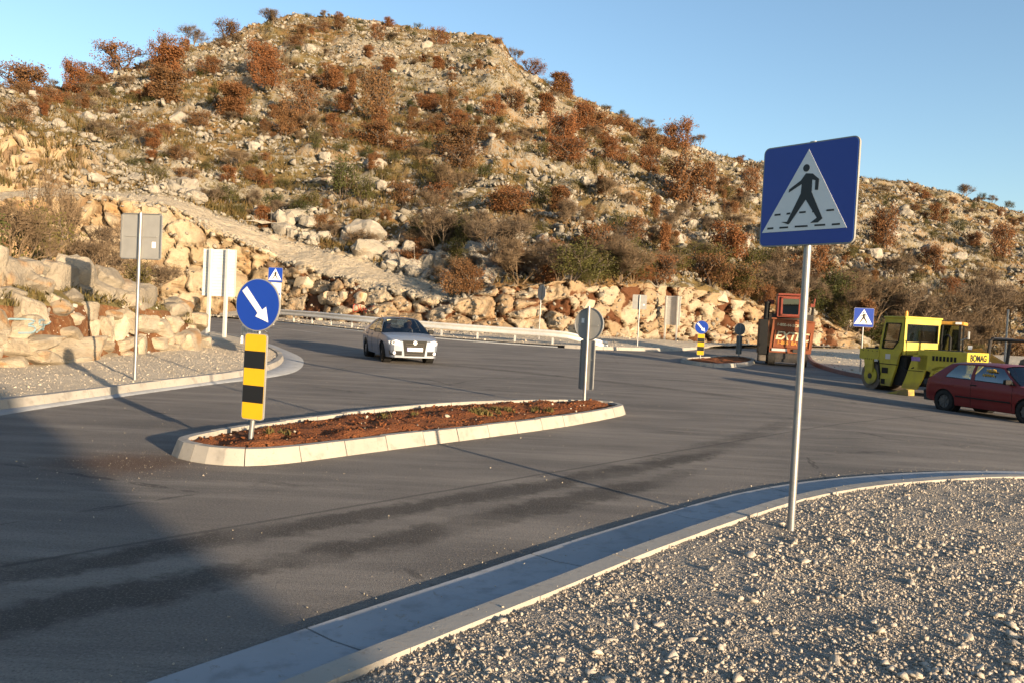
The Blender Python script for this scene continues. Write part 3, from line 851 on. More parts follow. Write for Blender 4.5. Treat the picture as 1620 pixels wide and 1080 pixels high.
# ================================================================ the hill
# cross-sections of the hill, left to right: foot of the road cut, top of the cut, back of the track, foot of the slope, ridge
PROFILES = [
((-45.9,44.0,0.15),(-48.0,46.0,5.42),(-54.3,52.0,6.41),(-59.6,57.0,11.89),(-102.5,98.0,18.89)),
((-38.9,46.0,0.20),(-40.6,48.0,6.37),(-47.4,56.0,7.60),(-51.8,61.0,13.69),(-86.6,102.0,22.61)),
((-32.4,50.0,0.27),(-33.7,52.0,7.61),(-38.9,60.0,9.01),(-41.7,64.0,15.32),(-73.1,112.0,27.97)),
((-30.8,51.2,0.29),(-32.0,53.2,7.95),(-36.8,61.2,9.47),(-39.4,65.2,15.03),(-71.5,118.0,30.58)),
((-29.6,52.0,0.30),(-30.8,54.0,8.18),(-35.3,62.0,9.79),(-37.8,66.0,14.82),(-70.0,122.0,32.14)),
((-29.4,52.2,0.30),(-30.5,54.2,8.25),(-35.0,62.2,9.86),(-37.3,66.1,14.49),(-69.8,123.2,32.59)),
((-27.9,53.5,0.32),(-29.0,55.5,8.57),(-33.2,63.5,10.22),(-35.0,66.8,12.78),(-68.3,129.5,36.44)),
((-27.4,54.0,0.32),(-28.4,56.0,8.69),(-32.4,64.0,10.36),(-34.0,67.0,12.08),(-67.6,132.0,37.89)),
((-26.3,54.9,0.33),(-27.2,56.9,8.59),(-31.1,64.9,10.35),(-32.6,67.9,11.85),(-66.1,136.4,40.50)),
((-25.0,55.9,0.34),(-25.9,57.9,8.46),(-29.5,65.9,10.33),(-30.8,68.9,11.57),(-64.2,141.4,44.02)),
((-24.8,56.0,0.34),(-25.7,58.0,8.45),(-29.3,66.0,10.32),(-30.6,69.0,11.53),(-63.9,142.0,44.47)),
((-23.4,57.0,0.34),(-24.2,59.0,7.92),(-27.6,67.0,9.88),(-28.8,70.0,10.96),(-62.2,148.5,48.62)),
((-22.0,58.0,0.35),(-22.7,60.0,7.36),(-25.8,68.0,9.41),(-27.0,71.0,10.37),(-60.1,155.0,52.27)),
((-21.5,58.1,0.35),(-22.3,60.1,7.18),(-25.3,68.0,9.25),(-26.4,71.1,10.23),(-59.6,156.7,53.23)),
((-19.4,58.6,0.35),(-20.0,60.6,6.28),(-22.5,68.0,8.42),(-23.7,71.6,9.50),(-56.4,165.2,58.92)),
((-18.0,58.9,0.35),(-18.6,60.9,5.72),(-20.9,68.0,7.92),(-22.1,71.9,9.06),(-54.2,170.3,62.22)),
((-17.6,59.0,0.35),(-18.2,61.0,5.54),(-20.3,68.0,7.76),(-21.6,72.0,8.91),(-53.4,172.0,63.09)),
((-15.8,57.5,0.34),(-16.4,59.7,5.00),(-18.4,66.9,7.28),(-19.5,70.9,8.42),(-50.2,175.0,64.98)),
((-12.9,55.0,0.33),(-13.4,57.5,4.13),(-15.3,65.0,6.52),(-16.3,69.0,7.63),(-44.6,180.0,67.00)),
((-10.8,53.8,0.30),(-11.3,56.2,3.61),(-13.0,64.0,5.96),(-13.9,68.0,7.25),(-39.2,181.0,67.23)),
((-8.9,52.5,0.26),(-9.3,55.0,3.11),(-10.8,63.0,5.42),(-11.5,67.0,6.88),(-33.6,182.0,66.94)),
((-8.0,52.2,0.24),(-8.4,54.6,2.99),(-9.6,62.2,5.09),(-10.4,66.8,6.87),(-30.7,182.0,66.61)),
((-5.4,51.3,0.18),(-5.6,53.4,2.63),(-6.4,59.8,4.14),(-7.2,66.2,6.82),(-22.1,182.0,65.62)),
((-4.6,51.0,0.16),(-4.7,53.0,2.52),(-5.3,59.0,3.83),(-6.1,66.0,6.81),(-19.2,182.0,65.48)),
((-3.0,51.0,0.13),(-3.1,53.0,3.05),(-3.4,57.0,3.76),(-3.9,64.0,6.75),(-13.4,180.7,64.74)),
((-2.2,51.0,0.12),(-2.3,53.0,3.32),(-2.4,56.0,3.72),(-2.8,63.0,6.72),(-10.5,180.0,64.33)),
((-1.6,51.0,0.11),(-1.6,53.0,3.46),(-1.7,55.6,3.82),(-2.1,63.0,6.85),(-8.3,179.2,63.94)),
((-0.9,51.0,0.10),(-0.9,53.0,3.62),(-1.0,55.2,3.94),(-1.3,63.0,7.00),(-5.9,178.4,62.65)),
((-0.6,51.0,0.10),(-0.6,53.0,3.69),(-0.6,55.0,3.99),(-0.9,63.0,7.07),(-4.7,178.0,60.91)),
((-0.4,51.0,0.10),(-0.4,53.0,3.71),(-0.5,55.0,4.01),(-0.7,63.0,7.07),(-4.1,177.9,60.08)),
((0.0,51.1,0.10),(0.0,53.1,3.76),(0.0,55.1,4.06),(-0.1,63.0,7.07),(-2.4,177.7,57.87)),
((1.0,51.2,0.09),(1.1,53.2,3.87),(1.1,55.4,4.18),(1.1,63.0,7.07),(1.2,177.2,55.68)),
((2.7,51.4,0.09),(2.8,53.4,4.05),(2.9,55.8,4.38),(3.1,63.0,7.07),(6.9,176.4,52.42)),
((3.5,51.5,0.09),(3.6,53.5,4.14),(3.8,56.0,4.48),(4.1,63.0,7.07),(9.7,176.0,51.21)),
((4.4,52.8,0.11),(4.6,54.8,4.23),(4.8,57.2,4.57),(5.2,64.0,7.11),(12.5,175.2,49.89)),
((6.4,55.4,0.12),(6.6,57.4,4.41),(6.8,59.6,4.75),(7.5,66.0,7.18),(18.0,173.6,47.29)),
((8.5,58.0,0.10),(8.8,60.0,4.59),(9.1,62.0,4.93),(9.9,68.0,7.24),(23.3,172.0,44.81)),
((9.7,59.8,0.09),(10.1,61.8,4.70),(10.4,63.8,5.05),(11.2,69.6,7.32),(26.1,172.0,43.78)),
((13.7,65.2,0.03),(14.1,67.2,5.04),(14.5,69.2,5.41),(15.5,74.4,7.54),(34.4,172.0,40.96)),
((15.1,67.0,0.03),(15.6,69.0,5.15),(16.0,71.0,5.53),(17.1,76.0,7.61),(37.2,172.0,40.20)),
((17.8,69.0,0.03),(18.3,71.0,4.69),(18.8,73.0,5.07),(20.1,78.4,7.18),(43.0,173.2,38.94)),
((22.1,72.0,0.03),(22.7,74.0,3.95),(23.3,76.0,4.31),(25.0,82.0,6.47),(51.8,175.0,37.55)),
((27.6,74.4,0.03),(28.3,76.4,3.16),(29.1,78.4,3.41),(31.4,85.2,5.85),(67.3,187.0,39.15)),
((29.0,75.0,0.03),(29.8,77.0,2.95),(30.5,79.0,3.17),(33.1,86.0,5.69),(71.4,190.0,39.64)),
((33.4,76.8,0.03),(34.3,78.8,1.78),(35.4,81.4,2.06),(38.8,89.6,5.22),(84.2,199.0,41.09)),
((36.5,78.0,0.03),(37.4,80.0,0.98),(38.8,83.0,1.28),(42.8,92.0,4.89),(93.2,205.0,41.89)),
((39.4,78.8,0.03),(40.6,81.2,0.71),(42.1,84.2,1.01),(46.9,94.4,4.82),(101.7,209.0,42.27)),
((43.8,80.0,0.03),(45.5,83.0,0.30),(47.1,86.0,0.59),(53.4,98.0,4.72),(114.9,215.0,41.59)),
((47.7,80.0,0.03),(49.7,83.5,-0.00),(51.8,87.0,0.27),(59.2,100.0,4.43),(126.7,217.5,39.50)),
((51.5,80.0,0.03),(54.1,84.0,-0.31),(56.6,88.0,-0.05),(65.3,102.0,4.12),(138.8,220.0,37.35)),
((66.1,80.0,0.03),(69.5,84.0,-0.80),(72.7,88.0,-0.64),(86.5,105.0,3.50),(183.6,225.0,27.85)),
((88.5,80.0,0.03),(92.9,84.0,-1.35),(97.3,88.0,-1.14),(115.8,105.0,2.07),(252.5,230.0,15.33)),
]
OAKS= [(-66.7, 107.1, 6.0, 4.9), (-62.0, 109.8, 3.5, 4.5), (-65.2, 129.4, 6.2, 5.1), (-67.8, 124.9, 5.5, 3.4), (-55.9, 126.6, 4.5, 5.5), (-48.9, 113.8, 6.8, 5.9), (-42.6, 99.2, 5.9, 4.4), (-37.1, 97.0, 4.6, 4.4), (-33.7, 97.4, 3.5, 3.7), (-39.1, 118.2, 4.7, 5.1), (-35.2, 112.1, 4.0, 4.2), (-28.1, 101.4, 3.7, 5.0), (-27.8, 95.0, 3.3, 4.1), (-57.4, 154.3, 4.9, 3.3), (-28.6, 117.3, 3.7, 3.7), (-18.3, 102.3, 5.4, 6.7), (-25.0, 114.5, 2.9, 3.3), (-28.4, 119.2, 2.8, 2.8), (-23.0, 103.2, 2.5, 2.5), (-16.3, 91.7, 4.8, 3.2), (-21.1, 92.2, 2.2, 2.0), (-39.3, 165.9, 2.9, 2.9), (-29.2, 156.6, 2.7, 3.5), (-30.6, 177.0, 2.8, 2.1), (-18.0, 163.4, 3.1, 3.9), (-21.6, 131.5, 3.1, 2.6), (-10.2, 108.1, 2.6, 3.4), (-13.4, 99.3, 2.8, 1.7), (-10.3, 99.4, 2.4, 1.7), (-13.7, 110.1, 3.1, 2.2), (-6.2, 87.9, 4.9, 3.2), (-6.4, 81.6, 3.9, 2.5), (-4.1, 108.2, 2.9, 2.7), (-1.2, 120.0, 3.6, 3.2), (2.2, 123.4, 3.9, 3.1), (1.5, 174.0, 4.4, 3.6), (4.6, 150.8, 6.0, 4.1), (9.2, 165.3, 3.7, 3.7), (4.8, 108.2, 4.3, 4.6), (10.0, 128.4, 3.6, 5.1), (4.8, 91.9, 4.4, 2.9), (-0.6, 71.1, 3.5, 2.6), (-10.8, 75.8, 2.4, 2.2), (11.5, 131.9, 6.3, 5.2), (5.6, 92.4, 4.0, 2.8), (8.1, 82.2, 1.6, 2.0), (22.1, 135.7, 3.9, 5.0), (29.1, 147.6, 5.2, 6.1), (17.8, 110.2, 3.5, 3.7), (20.9, 101.3, 6.0, 6.0), (29.9, 119.9, 3.2, 3.2), (39.1, 136.5, 3.5, 5.0), (21.3, 82.0, 4.2, 3.8), (5.9, 63.1, 2.8, 2.8), (13.5, 70.9, 2.4, 3.9), (11.8, 83.3, 2.2, 2.1), (2.9, 72.6, 2.9, 2.3), (83.5, 160.2, 4.3, 4.1), (54.9, 119.6, 4.4, 6.1), (59.5, 113.7, 3.6, 4.0), (82.9, 136.7, 4.1, 6.1), (31.7, 85.2, 4.5, 4.5), (58.0, 105.2, 3.3, 2.7), (-4.1, 93.2, 2.7, 2.2), (-7.8, 75.8, 3.0, 2.0), (27.6, 121.5, 3.9, 3.9), (-27.9, 137.9, 2.8, 2.2), (-39.1, 137.3, 2.8, 2.0), (-47.9, 124.0, 3.3, 2.8), (-40.5, 128.1, 2.6, 2.2), (11.7, 109.6, 3.5, 3.0), (-13.2, 90.6, 2.9, 2.0), (18.2, 145.6, 4.6, 3.9), (10.3, 71.0, 2.5, 2.3), (46.7, 115.4, 4.0, 4.0), (32.3, 99.1, 3.1, 3.1), (81.2, 142.2, 2.9, 2.9), (-49.9, 105.9, 3.4, 2.7)]
BARE= [(-61.8, 149.6, 4.3, 3.6), (-54.0, 167.8, 2.9, 2.4), (-44.6, 177.0, 2.0, 1.7), (-2.4, 175.5, 2.5, 3.1), (7.2, 176.4, 2.5, 2.2), (25.8, 168.2, 2.9, 2.1), (37.5, 170.2, 3.2, 2.4), (120.4, 216.2, 4.1, 3.1), (128.7, 217.9, 2.4, 2.1), (80.3, 195.2, 2.2, 1.5), (-72.5, 114.5, 2.4, 2.2), (-66.2, 112.0, 1.8, 2.0), (-5.9, 64.5, 4.1, 3.4), (-1.0, 58.5, 4.2, 3.5), (-2.8, 63.0, 3.0, 3.0), (1.6, 55.8, 2.7, 2.2), (8.1, 61.8, 2.9, 2.5), (-8.3, 66.8, 2.6, 2.1), (11.8, 66.1, 3.1, 2.3), (23.4, 76.4, 3.6, 3.4), (27.0, 78.0, 3.7, 3.7), (38.0, 84.4, 4.7, 4.4), (41.6, 84.7, 4.7, 4.7), (46.1, 86.7, 5.5, 5.5), (51.4, 88.7, 5.6, 6.3), (56.0, 89.3, 5.7, 6.4), (33.5, 80.0, 3.2, 3.2), (26.1, 119.1, 2.5, 2.1), (46.3, 98.2, 4.7, 3.9), (64.3, 108.7, 4.3, 4.3)]
GREEN= [(-16.4, 74.2, 2.7, 3.7), (-14.4, 73.4, 2.3, 2.3), (-22.1, 86.4, 1.2, 1.8), (-7.6, 107.0, 1.7, 1.9), (-10.3, 88.8, 1.6, 2.0), (-13.9, 80.9, 1.9, 1.3), (1.9, 90.8, 2.6, 1.6), (18.0, 135.0, 1.6, 1.4), (8.9, 94.6, 2.1, 2.3), (6.1, 82.2, 2.0, 1.6), (9.9, 86.8, 2.1, 1.5), (2.0, 66.8, 1.6, 1.5), (17.8, 74.5, 3.0, 2.8), (24.5, 83.6, 2.8, 2.5), (30.4, 117.1, 2.3, 2.0), (33.4, 117.7, 1.5, 1.2), (85.3, 155.2, 2.7, 2.5), (62.3, 150.6, 2.4, 1.9), (133.7, 219.0, 2.6, 2.1), (125.3, 217.1, 1.9, 2.1), (44.1, 91.6, 4.8, 3.6), (33.3, 83.0, 3.4, 4.1), (3.8, 53.7, 3.6, 2.5), (-8.8, 68.0, 2.4, 2.2), (-4.0, 64.6, 2.4, 2.4), (-23.2, 75.2, 2.0, 1.6), (-26.2, 70.6, 2.2, 1.6), (-23.6, 80.3, 1.4, 1.1), (-18.6, 71.6, 2.5, 1.7), (-18.4, 175.0, 1.9, 1.4), (-25.0, 182.0, 1.7, 1.3), (-39.5, 173.4, 1.9, 1.4), (-36.3, 174.5, 1.9, 1.4), (-26.3, 172.2, 1.9, 1.4), (-14.6, 163.7, 1.8, 1.3), (-6.8, 150.7, 1.7, 1.4), (-10.1, 140.7, 2.0, 1.6), (17.7, 171.2, 1.9, 1.4), (24.7, 172.0, 1.6, 1.2), (13.6, 70.4, 2.8, 2.2), (9.6, 66.3, 2.6, 2.1), (20.1, 73.2, 2.7, 2.3), (46.9, 92.8, 2.9, 2.7), (96.5, 182.7, 2.3, 1.7), (74.0, 161.9, 1.8, 1.3), (-47.3, 174.3, 1.9, 1.1), (61.2, 138.1, 1.8, 1.3), (29.4, 79.3, 2.9, 3.1), (-0.2, 82.5, 1.6, 1.2), (-3.8, 77.9, 1.9, 1.4), (-13.2, 70.1, 2.2, 1.4)]
MOUND= [(-9.13, 15.16, 0.99, 1.14, 0.43), (-9.14, 14.74, 0.6, 0.58, 0.31), (-8.99, 15.42, 0.68, 1.0, 0.26), (-9.09, 14.74, 0.31, 0.7, 0.27), (-8.93, 15.38, 0.39, 0.87, 0.35), (-9.07, 16.77, 0.48, 1.79, 0.49), (-9.02, 16.6, 0.21, 2.18, 0.39), (-9.06, 14.84, 0.2, 1.1, 0.19), (-9.12, 16.57, 0.79, 0.71, 0.32), (-9.24, 16.97, 1.13, 0.46, 0.25), (-9.44, 17.76, 1.28, 0.8, 0.38), (-9.25, 17.45, 0.91, 0.68, 0.38), (-9.31, 19.13, 0.95, 1.22, 0.56), (-9.33, 20.28, 0.96, 1.05, 0.44), (-9.23, 19.27, 0.53, 0.94, 0.29), (-9.22, 19.87, 0.38, 0.48, 0.63), (-9.18, 19.23, 0.25, 0.83, 0.3), (-9.29, 18.31, 0.91, 0.22, 0.49), (-9.21, 18.24, 0.53, 0.28, 0.24), (-9.15, 18.18, 0.26, 0.4, 0.27), (-9.32, 21.28, 0.85, 1.03, 0.46), (-9.35, 22.26, 0.94, 0.94, 0.46), (-9.25, 21.0, 0.49, 0.77, 0.28), (-9.21, 20.77, 0.28, 0.67, 0.29), (-9.27, 21.63, 0.55, 0.6, 0.23), (-9.23, 21.46, 0.3, 0.59, 0.27), (-9.29, 22.3, 0.58, 0.73, 0.33), (-9.39, 23.64, 0.42, 3.06, 0.67), (-9.24, 22.04, 0.31, 0.71, 0.29), (-9.27, 14.43, 0.82, 0.37, 0.24), (-9.23, 14.29, 0.56, 0.34, 0.24), (-9.98, 15.42, 1.91, 0.8, 0.72), (-9.81, 16.1, 1.76, 1.33, 0.67), (-10.11, 17.02, 1.97, 0.82, 0.37), (-9.46, 15.25, 1.43, 0.75, 0.23), (-9.96, 17.88, 1.79, 1.29, 0.63), (-10.02, 18.92, 1.87, 1.66, 0.76), (-10.05, 20.05, 1.93, 1.16, 0.5), (-9.69, 19.93, 1.53, 0.84, 0.27), (-9.64, 21.0, 1.48, 1.98, 0.7), (-9.75, 24.98, 0.94, 3.75, 0.62), (-9.37, 19.06, 1.24, 0.6, 0.19), (-9.58, 18.72, 1.42, 0.57, 0.12), (-9.26, 15.28, 1.27, 0.18, 0.13), (-9.36, 14.4, 1.12, 0.66, 0.38), (-9.23, 14.07, 0.31, 0.68, 0.28), (-9.57, 14.77, 1.41, 0.34, 0.3), (-9.76, 24.13, 1.37, 1.68, 0.32), (-9.72, 25.22, 0.37, 2.67, 0.34)]
PR = np.array(PROFILES, dtype=float)
az = PR[:, 0, 0] / PR[:, 0, 1]
NC = 620
w_az = np.concatenate([np.linspace(az[0], -0.68, 30, endpoint=False), np.linspace(-0.68, 0.70, NC - 60), np.linspace(0.70, az[-1], 31)[1:]])
NC = len(w_az)
prof = np.stack([[np.interp(w_az, az, PR[:, k, j]) for j in range(3)] for k in range(5)], 0).transpose(2, 0, 1)   # NC,5,3
segs = [40, 16, 22, 230]
rows_p, zone_cut, zone_track, zone_q, sl = [], [], [], [], []
for k, n in enumerate(segs):
    for t in np.linspace(0, 1, n, endpoint=False):
        rows_p.append(prof[:, k] + (prof[:, k + 1] - prof[:, k]) * t)
        sl.append(k + t)
rows_p.append(prof[:, 4]); sl.append(4.0)
ridge = prof[:, 4]; out = ridge[:, :2] / np.linalg.norm(ridge[:, :2], axis=1)[:, None]
for dd, dz in ((4, -0.8), (12, -4), (30, -12), (90, -34), (220, -62)):
    rows_p.append(np.column_stack([ridge[:, :2] + out * dd, np.maximum(ridge[:, 2] + dz, -6)])); sl.append(4.0 + dd / 100)
H = np.stack(rows_p, 0); NR = len(H); sl = np.array(sl)
P3 = H.reshape(-1, 3).copy()
S = np.repeat(sl, NC); A = np.tile(w_az, NR)
slope = sstep(2.6, 3.1, S)
is_cut = (S < 1.04) * 1.0; bnd = sstep(0.0, 0.08, S) * (1 - sstep(0.85, 1.0, S))
is_track = sstep(0.96, 1.06, S) * (1 - sstep(1.85, 2.02, S)) * (A < -0.085); is_track = is_track * sstep(0.30, 0.46, fbm(P3 * 0.5, 4, 77) + 0.35 * np.clip(np.minimum(S - 1.0, 2.0 - S) * 2, 0, 1) * (S > 1) * (S < 2) + 0.05)
is_q = ((S > 1.98) & (S < 3.02)) * (1 - sstep(-0.56, -0.50, A))
# relief
low = fbm(P3 * 0.045, 3, 11) - 0.5; mid = fbm(P3 * 0.22, 4, 12) - 0.5
bl = 1 - np.abs(2 * fbm(P3 * 0.55, 4, 13) - 1); fine = fbm(P3 * 1.6, 3, 14) - 0.5
dz = slope * (3.0 * low * (1 - sstep(3.8, 4.0, S)) + 2.2 * mid + 1.5 * (bl - 0.75) + 0.75 * fine)
dz += (1 - slope) * (1 - is_track) * sstep(1.0, 1.2, S) * (1.2 * mid + 0.8 * fine) + is_track * (0.8 * mid + 0.35 * fine) + 1.1 * (1 - slope) * sstep(0.8, 0.98, S) * (1 - sstep(1.0, 1.25, S)) * (fbm(P3 * 0.5, 3, 71) - 0.5)
lumps = fbm(P3 * np.array([0.45, 0.45, 0.7]), 4, 15) - 0.5; flute = fbm(P3 * np.array([0.5, 0.5, 0.12]), 4, 16) - 0.5
dy = -(is_cut * bnd * (1.6 * lumps + 0.5 * fine + 1.0 * flute) + is_q * (2.8 * flute + 1.4 * lumps + 0.5 * fine))
# beds of rock step the slope in places
bed = (P3[:, 2] + 5.0 * (fbm(P3 * 0.06, 3, 81) - 0.5) + 0.12 * P3[:, 0]) / 2.6; fr_ = bed - np.floor(bed)
lmask = sstep(0.47, 0.58, fbm(P3 * 0.10, 3, 82)) * slope * (1 - sstep(3.9, 3.99, S))
dz += lmask * 1.5 * (sstep(0.0, 0.22, fr_) - fr_)
ledge = lmask * sstep(0.0, 0.05, fr_) * (1 - sstep(0.30, 0.42, fr_))
# the cut faces break into blocks: cells with an offset and a tilt of their own, set back along the joints
foot = prof[:, 0]; arc = np.concatenate([[0], np.cumsum(np.hypot(*np.diff(foot[:, :2], axis=0).T))])
SA = np.tile(arc, NR)
cell = np.zeros(len(P3)); crack = np.zeros(len(P3))


def fracture(mask, cw, chh, depth, seed, roughen):
    idx = np.nonzero(mask)[0]; r_ = np.random.default_rng(seed)
    wx = fbm(P3[idx] * 0.8, 3, seed) - 0.5; wz = fbm(P3[idx] * 0.8 + 40, 3, seed + 1) - 0.5
    s_, z_ = (SA[idx] + wx * 0.9) / cw, (P3[idx, 2] + wz * 0.7) / chh
    n_ = int((s_.max() - s_.min() + 2) * (z_.max() - z_.min() + 2))
    c_ = np.stack([r_.uniform(s_.min() - 1, s_.max() + 1, n_), r_.uniform(z_.min() - 1, z_.max() + 1, n_)], 1)
    from mathutils.kdtree import KDTree
    kd = KDTree(n_)
    for k_, q_ in enumerate(c_): kd.insert((q_[0], q_[1], 0), k_)
    kd.balance()
    d1, d2, w1 = np.zeros(len(idx)), np.zeros(len(idx)), np.zeros(len(idx), int)
    for k_, (a_, b_) in enumerate(zip(s_, z_)):
        f_ = kd.find_n((a_, b_, 0), 2); d1[k_], w1[k_], d2[k_] = f_[0][2], f_[0][1], f_[1][2]
    off = r_.uniform(-1, 1, n_); t1, t2, col = r_.normal(0, 0.5, n_), r_.normal(0, 0.5, n_), r_.uniform(0, 1, n_)
    edge_ = 1 - sstep(0.0, 0.22, d2 - d1)
    h_ = depth * (off[w1] * 0.55 + t1[w1] * (s_ - c_[w1, 0]) * 0.5 + t2[w1] * (z_ - c_[w1, 1]) * 0.5) - edge_ * depth * 0.7 * roughen
    if roughen > 0: cell[idx] = col[w1]; crack[idx] = np.clip(edge_ * 0.75 + (off[w1] < -0.84) * 0.8, 0, 1)
    else: crack[idx] = np.maximum(crack[idx], edge_ * 0.45); h_ = h_ - edge_ * depth * 0.6
    return idx, h_


ix, hh_ = fracture((S < 1.02) & (A > -0.33), 1.7, 1.05, 0.8, 51, 1.0); dy[ix] -= hh_ * sstep(0.0, 0.05, S[ix])
ix, hh_ = fracture((S < 1.02) & (A <= -0.33) & (A > -0.75), 1.5, 1.15, 1.0, 52, 0.9); dy[ix] -= hh_ * sstep(0.0, 0.05, S[ix])
ix, hh_ = fracture((S > 1.98) & (S < 3.02) & (A < -0.46) & (A > -0.75), 1.3, 1.5, 0.8, 53, 0.8); dy[ix] -= hh_ * is_q[ix]
ix, hh_ = fracture((S < 1.02) & (A > -0.75), 0.62, 0.45, 0.22, 54, 0.0); dy[ix] -= hh_ * sstep(0.0, 0.05, S[ix])
P3[:, 2] += dz; P3[:, 1] += dy; P3[:, 0] += dy * -0.25 * (A < 0)
qz = is_cut * (1 - sstep(-0.31, -0.27, A)) + is_q
cut = is_cut * sstep(-0.31, -0.27, A) * (1 - sstep(0.40, 0.46, A))
i = np.arange(NR - 1)[:, None] * NC + np.arange(NC - 1)[None]
F = np.stack([i, i + 1, i + NC + 1, i + NC], -1).reshape(-1, 4)
me = np_mesh("hillside", P3, F, True)
point_attr(me, "ledge", ledge); point_attr(me, "cell", cell); point_attr(me, "crack", crack); point_attr(me, "cut", np.clip(cut, 0, 1)); point_attr(me, "track", np.clip(is_track, 0, 1)); point_attr(me, "quarry", np.clip(qz, 0, 1))
hill = structure(link("hillside", me, M["hill"]))
G3 = P3.reshape(NR, NC, 3)
hb = BVHTree.FromPolygons([tuple(c) for c in P3], [tuple(f) for f in F.tolist()])


def hill_z(x, y):
    z = drop(hb, x, y)
    return z if z is not None else gz(x, y)


# ---- stones of the slope
row_ok = np.nonzero((sl > 2.05) & (sl < 3.995))[0]
cand = []
R0, C0 = rng.choice(row_ok, 60000), rng.integers(30, NC - 32, 60000)
Q = G3[R0, C0]
dist = Q[:, 1]
wgt = np.clip((0.6 * fbm(Q * 0.16, 4, 21) + 0.4 * fbm(Q * np.array([0.14, 0.14, 0.5]), 3, 22) - 0.43) * 7.5, 0.03, 1) * (1 - 0.75 * ((sl[R0] < 3.0) & (w_az[C0] < -0.5)))
wgt = wgt ** 1.3 * 1.15
wgt *= np.where((sl[R0] < 3.0), 1.6, 1.0)
keep = rng.uniform(0, 1, len(Q)) < wgt * 0.85
Q, dist, r0, c0 = Q[keep], dist[keep], R0[keep], C0[keep]
jit = rng.uniform(-0.4, 0.4, (len(Q), 3)); jit[:, 2] = 0
Q = Q + jit
size = 0.31 * np.exp(rng.normal(0, 0.55, len(Q))) * (0.75 + dist / 260)
band_ = (sl[r0] > 1.95) & (sl[r0] < 3.0) & (w_az[c0] > -0.42) & (w_az[c0] < -0.02)
size[band_] *= 2.1
size = np.clip(size, 0.2, 2.4)
app = size / dist
order = np.argsort(-app)
nb = 300
BIG_ROCKS = [rough_rock(400 + k, 16, 0.45, 2, 0.13, 0.85) for k in range(12)]
for m_ in BIG_ROCKS: m_.materials.append(M["hill_rock"])
for j in order[:nb]:
    s = float(size[j]) * 1.15
    link("boulder", BIG_ROCKS[random.randrange(12)], None, hill, tuple(Q[j] + np.array([0, 0, 0.12 * s])), (random.uniform(-.4, .4), random.uniform(-.4, .4), random.uniform(0, 6.28)), (s * random.uniform(0.9, 1.5), s * random.uniform(.8, 1.1), s * random.uniform(0.7, 1.1)))
rest = order[nb:]
scatter("hillside_stone", BOULDERS, Q[rest] + np.array([0, 0, 0.08]), size[rest] * 1.15, M["hill_rubble"], hill, 0.9)

# ---- broken blocks of the road cut
CUT_ROCKS = [rough_rock(450 + k, 16, 0.72, 1, 0.06) for k in range(12)]
for m_ in CUT_ROCKS: m_.materials.append(M["rock_cut"])


def on_cut(a, v):
    ci = np.interp(a, w_az, np.arange(NC)); ri = v * (segs[0] - 1)
    c_, r_ = int(ci), int(ri)
    return G3[min(r_, NR - 1), min(c_, NC - 1)]


n_blocks = 0
a = -0.30
while a < 0.385:
    p0, p1 = on_cut(a, 0.0), on_cut(a, 0.98); hgt = p1[2] - p0[2]
    wid = random.uniform(0.9, 2.4); da = wid / p0[1]
    v = 0.1
    hole = (-0.04 < a < -0.015) or (0.002 < a < 0.016) or (0.215 < a < 0.23)
    while v < 1.0:
        h_ = random.uniform(0.5, 1.2)
        if n_blocks < 300 and not (hole and v < 0.7) and random.random() < 0.22:
            q = on_cut(a + da * 0.5, min(v + 0.5 * h_ / hgt, 0.99))
            tx = on_cut(a + da, 0.3) - on_cut(a, 0.3); rz = math.atan2(tx[1], tx[0])
            s = (wid * random.uniform(0.8, 1.12), random.uniform(1.0, 1.5), h_ * random.uniform(1.0, 1.35))
            link("rock_block", CUT_ROCKS[random.randrange(12)], None, hill, (q[0] + random.uniform(-.15, .15), q[1] + random.uniform(0.05, 0.40), q[2]),
                 (random.uniform(-.12, .12), random.uniform(-.12, .12), rz + random.uniform(-.25, .25)), s)
            n_blocks += 1
        v += h_ / hgt
    a += da * 0.92
# rubble at the foot of the cut and on the track's edge
rp, rs = [], []
for _ in range(6500):
    a = random.uniform(-0.62, 0.42); k = random.random()
    if k < 0.45:
        q = on_cut(a, 0.06); q = q + np.array([random.uniform(-.4, .4), -abs(random.gauss(0, 0.7)), 0]); z = gz(q[0], q[1]) + 0.12
        rp.append((q[0], q[1], z)); rs.append(0.13 * math.exp(random.gauss(0, 0.6)))
    elif k < 0.56:
        q = on_cut(a, random.uniform(0.1, 1.0)); rp.append((q[0], q[1] - 0.1, q[2])); rs.append(0.2 * math.exp(random.gauss(0, 0.5)))
    elif a < -0.06:
        ci = int(np.interp(a, w_az, np.arange(NC))); ri = random.choice((random.randrange(39, 58), random.randrange(39, 43), random.randrange(53, 59))); q = G3[ri, ci]
        rp.append(tuple(q)); rs.append((0.10 if 43 < ri < 53 else 0.19) * math.exp(random.gauss(0, 0.6)))
scatter("cut_rubble", BOULDERS, np.array(rp), np.clip(np.array(rs), 0.05, 0.7), M["hill_rubble"], hill, 1.2)

